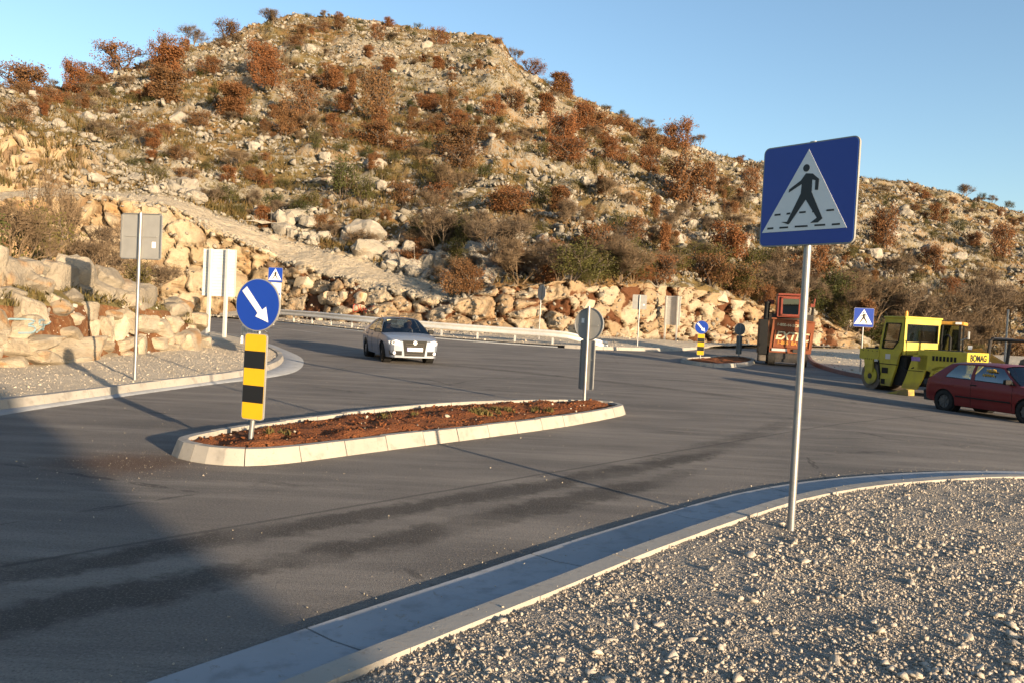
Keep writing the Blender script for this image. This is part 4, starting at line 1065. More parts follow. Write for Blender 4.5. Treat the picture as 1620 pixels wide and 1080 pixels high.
# ---- dry grass of the slope (one mass)
sel = rng.choice(np.nonzero((sl > 2.02) & (sl < 4.0))[0], 40000), rng.integers(10, NC - 10, 40000)
g0 = G3[sel[0], sel[1]]
wg = np.clip((fbm(g0 * 0.16, 4, 21) - 0.38) * 5, 0, 1)
g0 = g0[rng.uniform(0, 1, len(g0)) > wg * 0.85][:20000]
nB = 7
base = np.repeat(g0, nB, 0) + np.concatenate([rng.normal(0, 0.22, (len(g0) * nB, 2)), np.zeros((len(g0) * nB, 1))], 1)
hgt = rng.uniform(0.25, 0.75, len(base)); an = rng.uniform(0, 6.28, len(base)); wd = rng.uniform(0.03, 0.08, len(base))
dx, dy_ = np.cos(an), np.sin(an)
v0 = base + np.stack([dx * wd, dy_ * wd, 0 * wd - 0.05], 1); v1 = base - np.stack([dx * wd, dy_ * wd, 0 * wd + 0.05], 1)
v2 = base + np.stack([rng.normal(0, 0.35, len(base)) * hgt, rng.normal(0, 0.35, len(base)) * hgt, hgt], 1)
V = np.stack([v0, v1, v2], 1).reshape(-1, 3)
me = np_mesh("dry_grass", V, np.arange(len(V)).reshape(-1, 3)); point_attr(me, "tint", np.repeat(np.repeat(rng.uniform(0, 1, len(g0)), nB), 3))


def leaf_material(name, c1, c2, c3=None, trans=0.35, obj=True):
    c1, c2 = tuple(x * 0.85 for x in c1), tuple(x * 0.85 for x in c2); t = NT(name)
    f = t.attr("tint")
    col = t.mix(f, c1, c2)
    if obj:
        col = t.mix(t.math('MULTIPLY', t.rand(), 0.7), col, c3 if c3 else tuple(x * 0.6 for x in c1))
    t.done(col, 0.75, 0, None, 0.2)
    tr = t.n("ShaderNodeBsdfTranslucent"); t.lk(col, tr.inputs["Color"])
    mx = t.n("ShaderNodeMixShader"); mx.inputs[0].default_value = trans
    t.lk(t.b.outputs[0], mx.inputs[1]); t.lk(tr.outputs[0], mx.inputs[2]); t.lk(mx.outputs[0], t.out.inputs[0])
    return t.m


M["dry_grass"] = leaf_material("dry_grass", (0.20, 0.13, 0.05), (0.10, 0.085, 0.03), obj=False)
M["oak_leaf"] = leaf_material("withered_oak_leaf", (0.31, 0.130, 0.048), (0.17, 0.068, 0.028), (0.15, 0.095, 0.045))
M["green_leaf"] = leaf_material("evergreen_leaf", (0.085, 0.095, 0.028), (0.040, 0.052, 0.017), (0.15, 0.115, 0.035))
M["bark"] = worn("bark", (0.085, 0.065, 0.05), (0.05, 0.04, 0.032), 20, 0.9, 0, 0.5)
M["twig"] = leaf_material("bare_twig", (0.17, 0.125, 0.085), (0.095, 0.068, 0.045), (0.15, 0.10, 0.055), 0.1)
grass = link("dry_grass", me, M["dry_grass"], None)
tag(grass, "dry ochre and olive grass growing between the stones all over the hillside", "grass", None, "stuff")


def branchy(seed, levels=4, spread=0.6, trunk_r=0.03, n0=3, up=0.5, first=0.28):
    """a bush or tree of unit height: list of (points, radii), tips"""
    r = random.Random(seed); segs_, tips = [], []
    def grow(p, d, ln, rad, lev):
        pts, q = [p], p
        for k in range(3):
            d = (d + Vector((r.gauss(0, .18), r.gauss(0, .18), r.gauss(0, .1) + 0.06 * up))).normalized(); q = q + d * ln / 3; pts.append(q)
        segs_.append((pts, [rad, rad * .85, rad * .72, rad * .6]))
        if lev >= levels: tips.append(q); return
        for k in range(r.choice((2, 3, 3))):
            dd = (d + Vector((r.uniform(-1, 1), r.uniform(-1, 1), r.uniform(-.35, .7))) * spread).normalized()
            grow(q if k else pts[-1], dd, ln * r.uniform(.6, .85), rad * .58, lev + 1)
        if lev > 1: tips.append(q)
    for k in range(n0):
        a_ = 6.28 * (k + r.random() * .6) / n0
        d0 = Vector((math.cos(a_) * spread * .6, math.sin(a_) * spread * .6, 1)).normalized() if n0 > 1 else Vector((r.gauss(0, .08), r.gauss(0, .08), 1))
        grow(Vector((math.cos(a_) * .02 * (n0 > 1), math.sin(a_) * .02 * (n0 > 1), -0.04)), d0, first * r.uniform(.85, 1.15), trunk_r, 1)
    return segs_, tips


def wood_mesh(segs_, name, n=4, scale=1.0):
    b = MB()
    for pts_, rr in segs_: b.tube([p * scale for p in pts_], [max(x, 0.0035) * scale for x in rr], n)
    me_ = bpy.data.meshes.new(name); b.bm.to_mesh(me_); b.bm.free()
    return me_


def leaves_mesh(centers, n, sd, size, name, seed, squash=1.0):
    r = np.random.default_rng(seed)
    c = centers[r.integers(0, len(centers), n)] + r.normal(0, sd, (n, 3)) * np.array([1, 1, squash])
    c[:, 2] = np.abs(c[:, 2] - 0.015) + 0.015
    u = r.normal(size=(n, 3)); u /= np.linalg.norm(u, axis=1)[:, None]
    w = np.cross(u, r.normal(size=(n, 3))); w /= np.linalg.norm(w, axis=1)[:, None]
    s = size * r.uniform(0.6, 1.4, n)[:, None]
    V_ = np.stack([c - u * s, c + w * s * .55, c + u * s, c - w * s * .55], 1).reshape(-1, 3)
    me_ = np_mesh(name, V_, np.arange(len(V_)).reshape(-1, 4))
    cl = vnoise(c * 6 + seed, seed); point_attr(me_, "tint", np.repeat(np.clip(cl * .7 + r.uniform(0, .3, n), 0, 1), 4))
    return me_


def norm_tips(segs_, tips):
    """scale to unit height and unit width"""
    allp = np.array([p[:] for s_, _ in segs_ for p in s_]); t = np.array([p[:] for p in tips])
    zmax = np.percentile(t[:, 2], 92); wmax = max(np.percentile(np.abs(t[:, :2]), 92) * 2, .2)
    sc = np.array([0.86 / wmax, 0.86 / wmax, 0.9 / zmax])
    out_ = []
    for s_, rr in segs_: out_.append(([Vector((p.x * sc[0], p.y * sc[1], p.z * sc[2])) for p in s_], [x * float(min(sc)) for x in rr]))
    return out_, t * sc


OAK_P, BARE_P, GREEN_P = [], [], []
for k in range(7):
    s_, t_ = norm_tips(*branchy(600 + k, 4, 0.75, 0.035, 1 if k in (1, 4) else 3, 0.4, 0.28))
    tr_ = wood_mesh(s_, "trunk"); tr_.materials.append(M["bark"])
    mids = np.array([p[2][:] for p, rr in s_ if p[2].z > .06]); t2 = np.vstack([t_, t_, mids, t_ * np.array([1.05, 1.05, .55]), t_ * np.array([.9, .9, .3])])
    cr_ = leaves_mesh(t2, 5200 if k < 5 else 3400, 0.056, 0.022, "crown", 700 + k); cr_.materials.append(M["oak_leaf"])
    OAK_P.append((tr_, cr_))
for k in range(6):
    s_, t_ = norm_tips(*branchy(640 + k, 5, 0.7, 0.018, 4, 0.6, 0.26))
    r = random.Random(k); tw = []
    for q in t_:
        for _ in range(7):
            d_ = Vector((r.gauss(0, .07), r.gauss(0, .07), abs(r.gauss(0.04, .07)))); tw.append(([Vector(q), Vector(q) + d_], [0.003, 0.0012]))
    b = MB()
    for pts_, rr in s_ + tw: b.tube(pts_, [max(x, 0.0014) for x in rr], 3)
    me_ = bpy.data.meshes.new("branches"); b.bm.to_mesh(me_); b.bm.free()
    point_attr(me_, "tint", np.random.default_rng(k).uniform(0, 1, len(me_.vertices))); me_.materials.append(M["twig"])
    BARE_P.append(me_)
for k in range(6):
    s_, t_ = norm_tips(*branchy(680 + k, 4, 0.65, 0.022, 3, 0.5, 0.28))
    tr_ = wood_mesh(s_, "stem", 3); tr_.materials.append(M["bark"])
    t2 = np.vstack([t_, t_ * np.array([.9, .9, .7]), t_ * np.array([1.0, 1.0, .4]), t_ * np.array([.6, .6, .85])])
    cr_ = leaves_mesh(t2, 2600, 0.055, 0.021, "foliage", 720 + k); cr_.materials.append(M["green_leaf"])
    GREEN_P.append((tr_, cr_))

MARKS = [(-0.60, "at the far left edge"), (-0.51, "left of the grey sign back"), (-0.42, "above the grey square sign back"), (-0.345, "above the white two-post board"), (-0.27, "above the near blue arrow sign"),
         (-0.19, "left of the silver car"), (-0.09, "above the silver car"), (-0.01, "right of the silver car"), (0.07, "above the octagonal sign back"), (0.135, "above the island's far sign back"),
         (0.215, "above the far two-post board"), (0.27, "above the small far arrow sign"), (0.38, "above the orange machine"), (0.46, "above the far crossing sign"), (0.55, "above the yellow roller"), (9, "above the red car")]


def where(x, y, z):
    a_ = x / y + 0.0505 * (z - 1.62) / y; e_ = (z - 1.62) / y
    ridge_e = float(np.interp(x / y, prof[:, 4, 0] / prof[:, 4, 1], (prof[:, 4, 2] - 1.62) / prof[:, 4, 1]))
    f_ = e_ / max(ridge_e, .02)
    lev = "on the skyline" if f_ > .93 else "on the upper slope" if f_ > .68 else "mid-slope" if f_ > .4 else "on the lower slope" if f_ > .2 else "by the rock cut"
    for lim, nm in MARKS:
        if a_ < lim: return lev, nm


LABELS = {}
def plant(name, x, y, w, h, parts, kind_txt, cat, group):
    z = hill_z(x, y)
    o = empty(name, (x, y, z - 0.05), random.uniform(0, 6.28))
    lev, nm = where(x, y, z)
    LABELS.setdefault((kind_txt, lev, nm), []).append((h, o))
    tag(o, None, cat, group)
    for pn, me_ in parts:
        c = link(pn, me_, None, o); c.scale = (w, w, h)
    return o


for k, (x, y, w, h) in enumerate(OAKS):
    p = OAK_P[(k * 3 + k // 7) % 7]
    plant("oak_tree", x, y, w * 1.08, h * 1.06, (("trunk", p[0]), ("crown", p[1])), "rust-brown oak", "tree", "withered oaks on the hillside")
for k, (x, y, w, h) in enumerate(BARE):
    plant("bare_shrub", x, y, w * 1.2, h * 1.15, (("branches", BARE_P[k % 6]),), "bare grey-brown shrub", "shrub", "bare shrubs on the hillside")
for k, (x, y, w, h) in enumerate(GREEN):
    p = GREEN_P[k % 6]
    plant("evergreen_shrub", x, y, w * 1.2, h * 1.15, (("stem", p[0]), ("foliage", p[1])), "dark green shrub", "shrub", "evergreen shrubs on the hillside")

# low scrub between them
sel = rng.choice(np.nonzero((sl > 2.2) & (sl < 3.98))[0], 6000), rng.integers(40, NC - 42, 6000)
g1 = G3[sel[0], sel[1]]
d1 = fbm(g1 * 0.05, 3, 31)
lowm = np.clip(1.15 - (sl[sel[0]] - 2.2) / 1.3, 0.25, 1)
pick = np.nonzero(rng.uniform(0, 1, len(g1)) < np.clip((d1 - 0.36) * 2.4, 0.02, 1) * lowm)[0][:500]
for j in pick:
    x, y, z = [float(c) for c in g1[j]]
    u = random.random(); s = random.uniform(0.8, 1.9) * (0.8 + y / 300)
    if u < 0.38:
        p = OAK_P[random.randrange(7)]; plant("oak_scrub", x, y, s * 1.2, s, (("trunk", p[0]), ("crown", p[1])), "low rust-brown oak scrub", "shrub", "low oak scrub on the hillside")
    elif u < 0.62: plant("bare_shrub", x, y, s * 1.5, s, (("branches", BARE_P[random.randrange(6)]),), "low bare shrub", "shrub", "low bare scrub on the hillside")
    else:
        p = GREEN_P[random.randrange(6)]; plant("evergreen_shrub", x, y, s * 1.1, s * .75, (("stem", p[0]), ("foliage", p[1])), "low dark green shrub", "shrub", "low evergreen scrub on the hillside")
# thicket along the foot of the hill, above and beside the cut
for k in range(95):
    a_ = random.uniform(-0.12, 0.66); ci = int(np.interp(a_, w_az, np.arange(NC))); v = random.random() ** 1.4
    lo = 40 if a_ < 0.42 else 4
    ri = int(lo + v * 75); q = G3[ri, ci]; x, y = float(q[0]) + random.uniform(-.5, .5), float(q[1]) + random.uniform(0, 1.0)
    u = random.random(); s = random.uniform(1.5, 3.2) * (1.25 if a_ > .4 else 1)
    if u < 0.5: plant("bare_shrub", x, y, s * 1.3, s, (("branches", BARE_P[random.randrange(6)]),), "bare thicket shrub", "shrub", "thicket at the foot of the hill")
    elif u < 0.83:
        p = GREEN_P[random.randrange(6)]; plant("evergreen_shrub", x, y, s * 1.2, s * .85, (("stem", p[0]), ("foliage", p[1])), "green thicket shrub", "shrub", "thicket at the foot of the hill")
    else:
        p = OAK_P[random.randrange(7)]; plant("oak_tree", x, y, s * 1.1, s * 1.1, (("trunk", p[0]), ("crown", p[1])), "rust-brown oak sapling", "tree", "withered oaks on the hillside")
for (kt, lev, nm), L in LABELS.items():
    L.sort(key=lambda q: -q[0])
    for k, (h, o) in enumerate(L):
        if len(L) == 1: o["label"] = f"{kt} {lev} {nm}"
        elif k == 0: o["label"] = f"tallest {kt} {lev} {nm}"
        elif k == len(L) - 1: o["label"] = f"smallest {kt} {lev} {nm}"
        elif k < 12: o["label"] = f"{('second', 'third', 'fourth', 'fifth', 'sixth', 'seventh', 'eighth', 'ninth', 'tenth', 'eleventh', 'twelfth')[k - 1]} tallest {kt} {lev} {nm}"
        else: o["label"] = f"lesser {kt} {lev} {nm}"

# ================================================================ rock bank on the left
bl_ = catmull([(-10.6, 7.0), (-9.9, 10.0), (-9.45, 12.6), (-9.2, 14.3), (-9.05, 16.0), (-9.14, 17.8), (-9.18, 20.2), (-9.25, 22.8), (-9.75, 24.8), (-10.9, 26.4), (-13, 27.6), (-17, 28.6)], 0.12, smooth=5)
nb_ = normals2(bl_)
top_h = np.interp(bl_[:, 1], [7, 12, 18, 22, 24, 26, 28.6], [1.25, 1.35, 1.45, 1.35, 1.05, 0.55, 0.25])
top_h = np.where(bl_[:, 0] < -10.5, np.minimum(top_h, 0.6), top_h)
rows = []
for off, hz in ((-0.1, -0.12), (0.0, 0.0), (0.10, 0.25), (0.20, 0.5), (0.28, 0.72), (0.38, 0.92), (0.6, 1.05), (1.0, 1.15), (1.7, 1.28), (2.6, 1.3), (3.6, 1.1), (5.0, 0.75), (6.5, 0.0)):
    q = bl_ + nb_ * off
    P_ = np.stack([q[:, 0], q[:, 1], np.full(len(q), hz)], 1)
    wob = 0.28 * (fbm(P_ * np.array([1.4, 1.4, 1.2]), 4, 41) - 0.5) * (hz > 0.05)
    q = q + nb_ * (wob * 1.4)[:, None]
    rows.append(np.column_stack([q, ground_z(q[:, 0], q[:, 1]) + 0.13 + top_h * hz + 0.5 * wob * (hz > 0.9)]))


def bank_material():
    t = NT("red_earth_bank"); nz = t.n("ShaderNodeNewGeometry").outputs["True Normal"]; up = t.xyz(nz)[2]
    a = t.noise(1.1, 5, 0.65); b = t.noise(9, 5, 0.7)
    c = t.mix(t.ramp(a, 0.4, 0.6), (0.115, 0.045, 0.019), (0.165, 0.075, 0.032)); c = t.mix(t.math('MULTIPLY', t.ramp(b, 0.45, 0.68), 0.6), c, (0.24, 0.16, 0.09))
    g_ = t.mix(t.ramp(a, 0.42, 0.58), (0.20, 0.145, 0.06), (0.12, 0.10, 0.04))
    col = t.mix(t.ramp(up, 0.45, 0.75), c, g_)
    return t.done(col, 0.95, 0, t.bump(b, 1.0, 0.08), 0.15)


M["bank"] = bank_material()
bank = structure(strip_mesh(rows, M["bank"], "rock_bank"))
bpy.context.view_layer.update()
bkb = bvh_of(bank)
BLOCKS = [rough_rock(500 + k, 18, 0.80, 3, 0.055) for k in range(12)]
CAPS = [rough_rock(530 + k, 20, 0.52, 3, 0.075) for k in range(8)]
for m_ in BLOCKS: m_.materials.append(M["rock_cut"])
for m_ in CAPS: m_.materials.append(M["rock"])
first_block = None
for k, (x, y, z, L, h) in enumerate(MOUND):
    cap = z > 1.33
    dep = (0.75 if not cap else 0.95) * (0.7 + 0.3 * min(L, 1.4))
    L = min(L, 2.0)
    i = int(np.argmin(np.hypot(bl_[:, 0] - x, bl_[:, 1] - y))); tn = bl_[min(i + 2, len(bl_) - 1)] - bl_[max(i - 2, 0)]
    rz = math.atan2(tn[1], tn[0])
    o = link("rock_block" if not cap else "boulder", (CAPS if cap else BLOCKS)[(k * 5) % (8 if cap else 12)], None, bank, (x - dep * 0.30, y, z + (0.14 if cap else 0)), ((-.06 + .12 * random.random()) * (4 if cap else 1), (-.06 + .12 * random.random()) * (4 if cap else 1), rz + random.uniform(-.1, .1) + (math.pi if k % 2 else 0)), (L * (1.38 if not cap else 1.12), dep * (1.1 if not cap else .8), h * (1.42 if not cap else 1.85)))
    if k == 0: first_block = o; o.rotation_euler = (0, 0, rz)
# more broken rock along the lip of the bank
for k in range(46):
    j = random.randrange(30, len(bl_) - 25); off = random.uniform(0.15, 1.1); q = bl_[j] + nb_[j] * off; z = drop(bkb, q[0], q[1])
    if z is None: continue
    s = random.uniform(0.3, 0.75); link("rock_block", (CAPS if k % 2 else BLOCKS)[k % 8], None, bank, (q[0], q[1], z + s * .12), (random.uniform(-.5, .5), random.uniform(-.5, .5), random.uniform(0, 6.28)), (s * 1.4, s, s * .85))
# small stones lying in the bank
bp, bs = [], []
for _ in range(300):
    x, y = random.uniform(-12, -8.9), random.uniform(12, 27); z = drop(bkb, x, y)
    if z is None: continue
    bp.append((x, y, z)); bs.append(0.07 * math.exp(random.gauss(0, 0.6)))
for _ in range(160):   # in the face of the bank
    j = random.randrange(40, len(bl_) - 20); zz = random.uniform(0.05, 1.2)
    h_ = bkb.ray_cast(Vector((bl_[j, 0] + 3, bl_[j, 1], gz(*bl_[j]) + 0.13 + zz)), Vector((-1, 0, 0)))
    if h_[0] is not None: bp.append(h_[0][:]); bs.append(0.05 * math.exp(random.gauss(0, 0.6)))
scatter("bank_stone", BOULDERS, np.array(bp), np.clip(bs, 0.02, 0.3), M["gravel"], bank, 1.5)
# grass tufts on the bank and a few on the island
def tufts(name, pts_, h0, mat, parent, n=26, spread=0.09):
    pts_ = np.array(pts_); b_ = np.repeat(pts_, n, 0) + np.concatenate([rng.normal(0, spread, (len(pts_) * n, 2)), np.zeros((len(pts_) * n, 1))], 1)
    hh = h0 * rng.uniform(0.5, 1.3, len(b_)); an_ = rng.uniform(0, 6.28, len(b_)); wd_ = 0.004 + 0.012 * rng.uniform(0, 1, len(b_))
    e_ = np.stack([np.cos(an_) * wd_, np.sin(an_) * wd_, 0 * wd_], 1); lean = rng.normal(0, 0.4, (len(b_), 2)) * hh[:, None]
    mid_ = b_ + np.column_stack([lean * 0.35, hh * 0.6]); tip = b_ + np.column_stack([lean, hh])
    V_ = np.stack([b_ - e_, b_ + e_, mid_ + e_ * .7, tip, mid_ - e_ * .7], 1).reshape(-1, 3)
    me_ = np_mesh(name, V_, np.arange(len(V_)).reshape(-1, 5)); point_attr(me_, "tint", np.repeat(rng.uniform(0, 1, len(b_)), 5))
    o_ = link(name, me_, mat, parent); o_["kind"] = "stuff"; return o_


M["grass_tuft"] = leaf_material("olive_grass", (0.21, 0.155, 0.055), (0.11, 0.10, 0.034), obj=False)
tp = []
while len(tp) < 110:
    x, y = random.uniform(-11.5, -9.3), random.uniform(12.5, 25); z = drop(bkb, x, y)
    if z is not None and z > 1.0: tp.append((x, y, z - 0.02))
tufts("grass", tp, 0.15, M["grass_tuft"], bank, 40, 0.12)
tp = []
for (x, y, n_) in ((-0.45, 12.1, 9), (-0.1, 12.5, 6), (0.55, 13.1, 4), (-1.5, 11.2, 3), (-2.6, 9.2, 2)):
    for _ in range(n_):
        xx, yy = x + random.gauss(0, .12), y + random.gauss(0, .12); z = drop(isl1_b, xx, yy)
        if z is not None: tp.append((xx, yy, z - 0.01))
tufts("grass_tuft", tp, 0.07, M["grass_tuft"], isl1, 22, 0.04)

# blue number sprayed on the large block
bpy.context.view_layer.update()


def spray(name, strokes, o, d, org, ux, uz, r, mat, parent):
    """paint strokes laid on a rock: points found on its surface"""
    b_ = MB()
    for st in strokes:
        c_ = catmull(st, 0.03) if len(st) > 2 else np.array(st)
        pl = []
        for u, v in c_:
            p_ = Vector(org) + Vector(ux) * float(u) + Vector(uz) * float(v)
            hit = o(p_, Vector(d))
            if hit is not None: pl.append(hit - Vector(d) * 0.004)
        if len(pl) > 2: b_.tube(pl, r, 5)
    return b_.build(name, mat, parent)


cb_ = first_block.matrix_world.translation
near_blocks = [(c, c.matrix_world.copy(), c.matrix_world.inverted()) for c in bank.children if c.type == 'MESH' and (c.matrix_world.translation - cb_).length < 2.5 and c.get("kind") is None]


def hit_block(p, d):
    best = None
    for c, m_, i_ in near_blocks:
        ok, loc, nn_, ix = c.ray_cast(i_ @ (p - d * 3), (i_.to_3x3() @ d).normalized())
        if ok:
            w_ = m_ @ loc
            if best is None or w_.x > best.x: best = w_
    return best


M["blue_spray"] = worn("blue_spray_paint", (0.13, 0.22, 0.26), (0.26, 0.27, 0.25), 14, 0.8, amount=0.8)
M["red_spray"] = worn("red_spray_paint", (0.42, 0.05, 0.03), (0.4, 0.15, 0.1), 14, 0.8)
gr = spray("painted_number", [[(0.02, .15), (.10, .17), (.15, .12), (.08, .06), (.16, .02), (.14, -.07), (.02, -.09)], [(.36, .15), (.24, .15), (.22, .06), (.33, .07), (.37, 0), (.32, -.07), (.22, -.07)],
                              [(.48, .14), (.43, .06), (.47, -.04), (.55, -.03), (.58, .06), (.53, .14), (.48, .14)]], hit_block, (-1, 0, 0), (cb_.x + 0.4, cb_.y - 0.45, cb_.z + 0.0), (0, 1.9, 0), (0, 0, 1), 0.022, M["blue_spray"], None)
gr.parent = bank


def hit_hill(p, d):
    best = None
    for ch in HILL_BLOCKS:
        m2 = ch.matrix_world; i2 = m2.inverted()
        ok, loc, nn_, ix = ch.ray_cast(i2 @ (p - d * 6), (i2.to_3x3() @ d).normalized())
        if ok:
            w_ = m2 @ loc
            if best is None or w_.y < best.y: best = w_
    h_ = hb.ray_cast(p - d * 6, d)
    if h_[0] is not None and (best is None or h_[0].y < best.y): best = h_[0]
    return best


HILL_BLOCKS = [c for c in hill.children if c.name.startswith("rock_block") and -16 < c.location.x < -5]
spray("painted_mark", [[(0, 0), (0, .5), (.3, .45), (.35, .15), (0, 0)], [(.5, .5), (.5, 0), (.7, .3), (.9, 0), (.9, .5)], [(1.5, .45), (1.15, .4), (1.1, .1), (1.5, .05)]], hit_hill, (0, 1, 0), (-10.9, 52.0, 1.55), (1, 0, 0), (0, 0, 1), 0.028, M["red_spray"], None).parent = hill

# shrubs on and behind the bank
def bank_plant(name, x, y, w, h, parts, label):
    z = drop(bkb, x, y); z = z if z is not None else gz(x, y) + 0.1
    o = empty(name, (x, y, z - 0.03), random.uniform(0, 6.28)); tag(o, label, "shrub")
    for pn, me_ in parts: c = link(pn, me_, None, o); c.scale = (w, w, h)


def G_(k): return (("stem", GREEN_P[k][0]), ("foliage", GREEN_P[k][1]))


bank_plant("evergreen_shrub", -12.2, 17.4, 1.8, 1.9, G_(0), "large olive-green shrub at the far left edge on the rock bank")
bank_plant("evergreen_shrub", -11.8, 19.8, 1.7, 2.0, G_(1), "olive-green shrub behind the boulders, left of the grey sign back")
bank_plant("evergreen_shrub", -10.5, 22.3, 1.1, 1.0, G_(2), "small green shrub on the bank between sign back and white board")
bank_plant("bare_shrub", -11.6, 18.4, 1.4, 1.7, (("branches", BARE_P[0]),), "bare dark shrub between two olive shrubs on the rock bank")
bank_plant("bare_shrub", -11.2, 21.6, 1.9, 1.7, (("branches", BARE_P[2]),), "bare twiggy shrub right behind the grey square sign back")
bank_plant("bare_shrub", -11.0, 23.6, 1.8, 1.4, (("branches", BARE_P[3]),), "dry brush at the right end of the rock bank")
bank_plant("bare_shrub", -10.9, 20.4, 1.3, 1.2, (("branches", BARE_P[4]),), "low dry brush behind the orange-stained boulder")
bank_plant("bare_sapling", -19.5, 34.0, 2.2, 6.2, (("branches", BARE_P[5]),), "tall thin bare sapling before the quarry face at left")

# ================================================================ signs, boards and rails
def place_sign(name, x, y, a_deg, label, cat, z=None, group=None):
    return empty(name, (x, y, gz(x, y) if z is None else z), -R_(a_deg), label, cat, group)


def rrect(w, h, r, n=5, cz=0.0):
    out_ = []
    for sx, sz, a0 in ((1, 1, 0), (-1, 1, 90), (-1, -1, 180), (1, -1, 270)):
        for k in range(n + 1):
            a_ = R_(a0 + 90 * k / n); out_.append((sx * (w / 2 - r) + r * math.cos(a_), cz + sz * (h / 2 - r) + r * math.sin(a_)))
    return out_


def circ(r, n=40, cz=0.0): return [(r * math.cos(2 * math.pi * k / n), cz + r * math.sin(2 * math.pi * k / n)) for k in range(n)]


def plate(root, outline, inner, front_mat, back_mat=None, t=0.022, name="plate", y0=0.0):
    """aluminium tray (rim and back) with its sheeting on the front, facing local -Y"""
    p = MB().prism(outline, 'y', y0, y0 + t).build(name, back_mat or M["alu"], root)
    if front_mat: MB().prism(inner, 'y', y0 - 0.003, y0 + 0.002).build("sheeting", front_mat, p)
    return p


def post(root, h, r=0.03, y=0.055, top=0.0, x=0.0, lean=0.0):
    return MB().tube([(x - lean, y, -0.3), (x - lean * .8, y, 0.12), (x, y, min(0.6, h * .4)), (x, y, h)], r, 18).build("post", M["galv"], root, True)


def clamp(root, z, w=0.11):
    MB().box((0, 0.05, z), (w, 0.075, 0.035)).build("clamp", M["galv"], root)


# --- crossing sign drawing, in plate units (0..1 from the left, 0..1 from the top)
def pf(x, y):
    u = (x - 200) / 685.0; yt = 225 - 85 * u; yb = 955 - 25 * u
    return u, (y - yt) / (yb - yt)


WALK = [(530, 412), (578, 415), (625, 455), (622, 535), (600, 535), (600, 465), (577, 458), (577, 550), (665, 745), (635, 775), (582, 778), (625, 740), (538, 605), (430, 780), (420, 788), (368, 770), (410, 768), (500, 560), (503, 490), (410, 552), (412, 530), (495, 465)]


def crossing_sign(root, S, cz, detail=True):
    q = lambda x, y: ((pf(x, y)[0] - 0.5) * S, cz + (0.5 - pf(x, y)[1]) * S)
    p = plate(root, rrect(S, S, 0.06 * S, 5, cz), rrect(S * 0.975, S * 0.975, 0.05 * S, 5, cz), M["blue"])
    MB().prism([q(540, 235), q(835, 815), q(220, 850)], 'y', -0.006, -0.001).build("white_triangle", M["white"], p)
    MB().prism([q(*w) for w in WALK], 'y', -0.009, -0.004).build("walking_figure", M["black_film"], p)
    hc = q(530, 373); MB().prism([(hc[0] + 0.034 * S * math.cos(k * .35), hc[1] + 0.036 * S * math.sin(k * .35)) for k in range(18)], 'y', -0.009, -0.004).build("figure_head", M["black_film"], p)
    for x0, x1, y_ in ((262, 308, 818), (355, 420, 812), (470, 563, 804), (613, 687, 796), (733, 788, 791), (312, 357, 717), (403, 430, 709), (497, 543, 700), (590, 612, 694), (690, 742, 687)):
        MB().prism([q(x0, y_ + 7), q(x1, y_ + 3), q(x1, y_ - 10), q(x0, y_ - 6)], 'y', -0.0085, -0.004).build("dash", M["black_film"], p)
    return p


s1 = place_sign("crossing_sign", 2.25, 6.27, 50, "large blue pedestrian crossing sign on a steel post in the gravel, nearest the camera", "sign", 0.07)
crossing_sign(s1, 0.805, 2.645); post(s1, 3.06, 0.030); clamp(s1, 2.42); clamp(s1, 2.88)

s2 = place_sign("crossing_sign", 16.47, 37.5, 10, "small distant blue pedestrian crossing sign left of the yellow roller", "sign", -0.02)
crossing_sign(s2, 0.89, 2.55); post(s2, 2.95, 0.035)
s3 = place_sign("crossing_sign", -14.3, 47.6, 5, "distant blue crossing sign with a white panel, half behind the arrow sign", "sign", gz(-14.3, 47.6))
crossing_sign(s3, 0.88, 3.0); post(s3, 3.4, 0.035)
w_ = plate(s3, rrect(0.80, 1.18, 0.03, 4, 1.95), rrect(0.77, 1.15, 0.03, 4, 1.95), M["white"], name="white_panel")
text_mesh("lettering", "OPREZ", 0.24, M["faded_red"], w_, (0, -0.006, 2.25), (R_(90), 0, 0))
for zz in (1.86, 1.66): MB().box((0.22, -0.006, zz), (0.26, 0.008, 0.13)).build("blue_mark", M["blue"], w_)

s4 = place_sign("arrow_sign", -2.83, 8.77, 20, "round blue sign with white arrow above a yellow and black striped board", "sign", 0.10)
s4.rotation_euler = (0, R_(0.6), -R_(20))


def arrow_sign(root, zc, r, bz, bh, bw):
    p = plate(root, circ(r, 44, zc), circ(r * .965, 44, zc), M["blue"], name="disc")
    AR = [(458, 398), (600, 590), (632, 562), (657, 692), (545, 648), (563, 618), (420, 437)]
    MB().prism([((x - 557) / 190 * r, zc - (y - 548) / 225 * r) for x, y in AR], 'y', -0.006, -0.001).build("arrow", M["white"], p)
    b_ = plate(root, rrect(bw, bh, 0.04, 4, bz), rrect(bw * .93, bh * .98, 0.03, 4, bz), M["yellow_film"], name="striped_board")
    for k in (1, 3): MB().box((0, -0.003, bz + bh * (0.5 - (k + .5) / 5)), (bw * .925, 0.006, bh / 5)).build("black_stripe", M["black_film"], b_)
    return p


arrow_sign(s4, 1.535, 0.29, 0.745, 0.95, 0.295); post(s4, 1.80, 0.029, 0.052, 0, 0.0, 0.05); clamp(s4, 1.42); clamp(s4, 1.05); clamp(s4, 0.42)

s5 = place_sign("arrow_sign", 9.1, 38.4, 12, "small distant arrow sign with striped board on the far island", "sign", gz(9.1, 38.4) + 0.12)
arrow_sign(s5, 1.52, 0.32, 0.70, 1.0, 0.34); post(s5, 1.8, 0.032, 0.052)


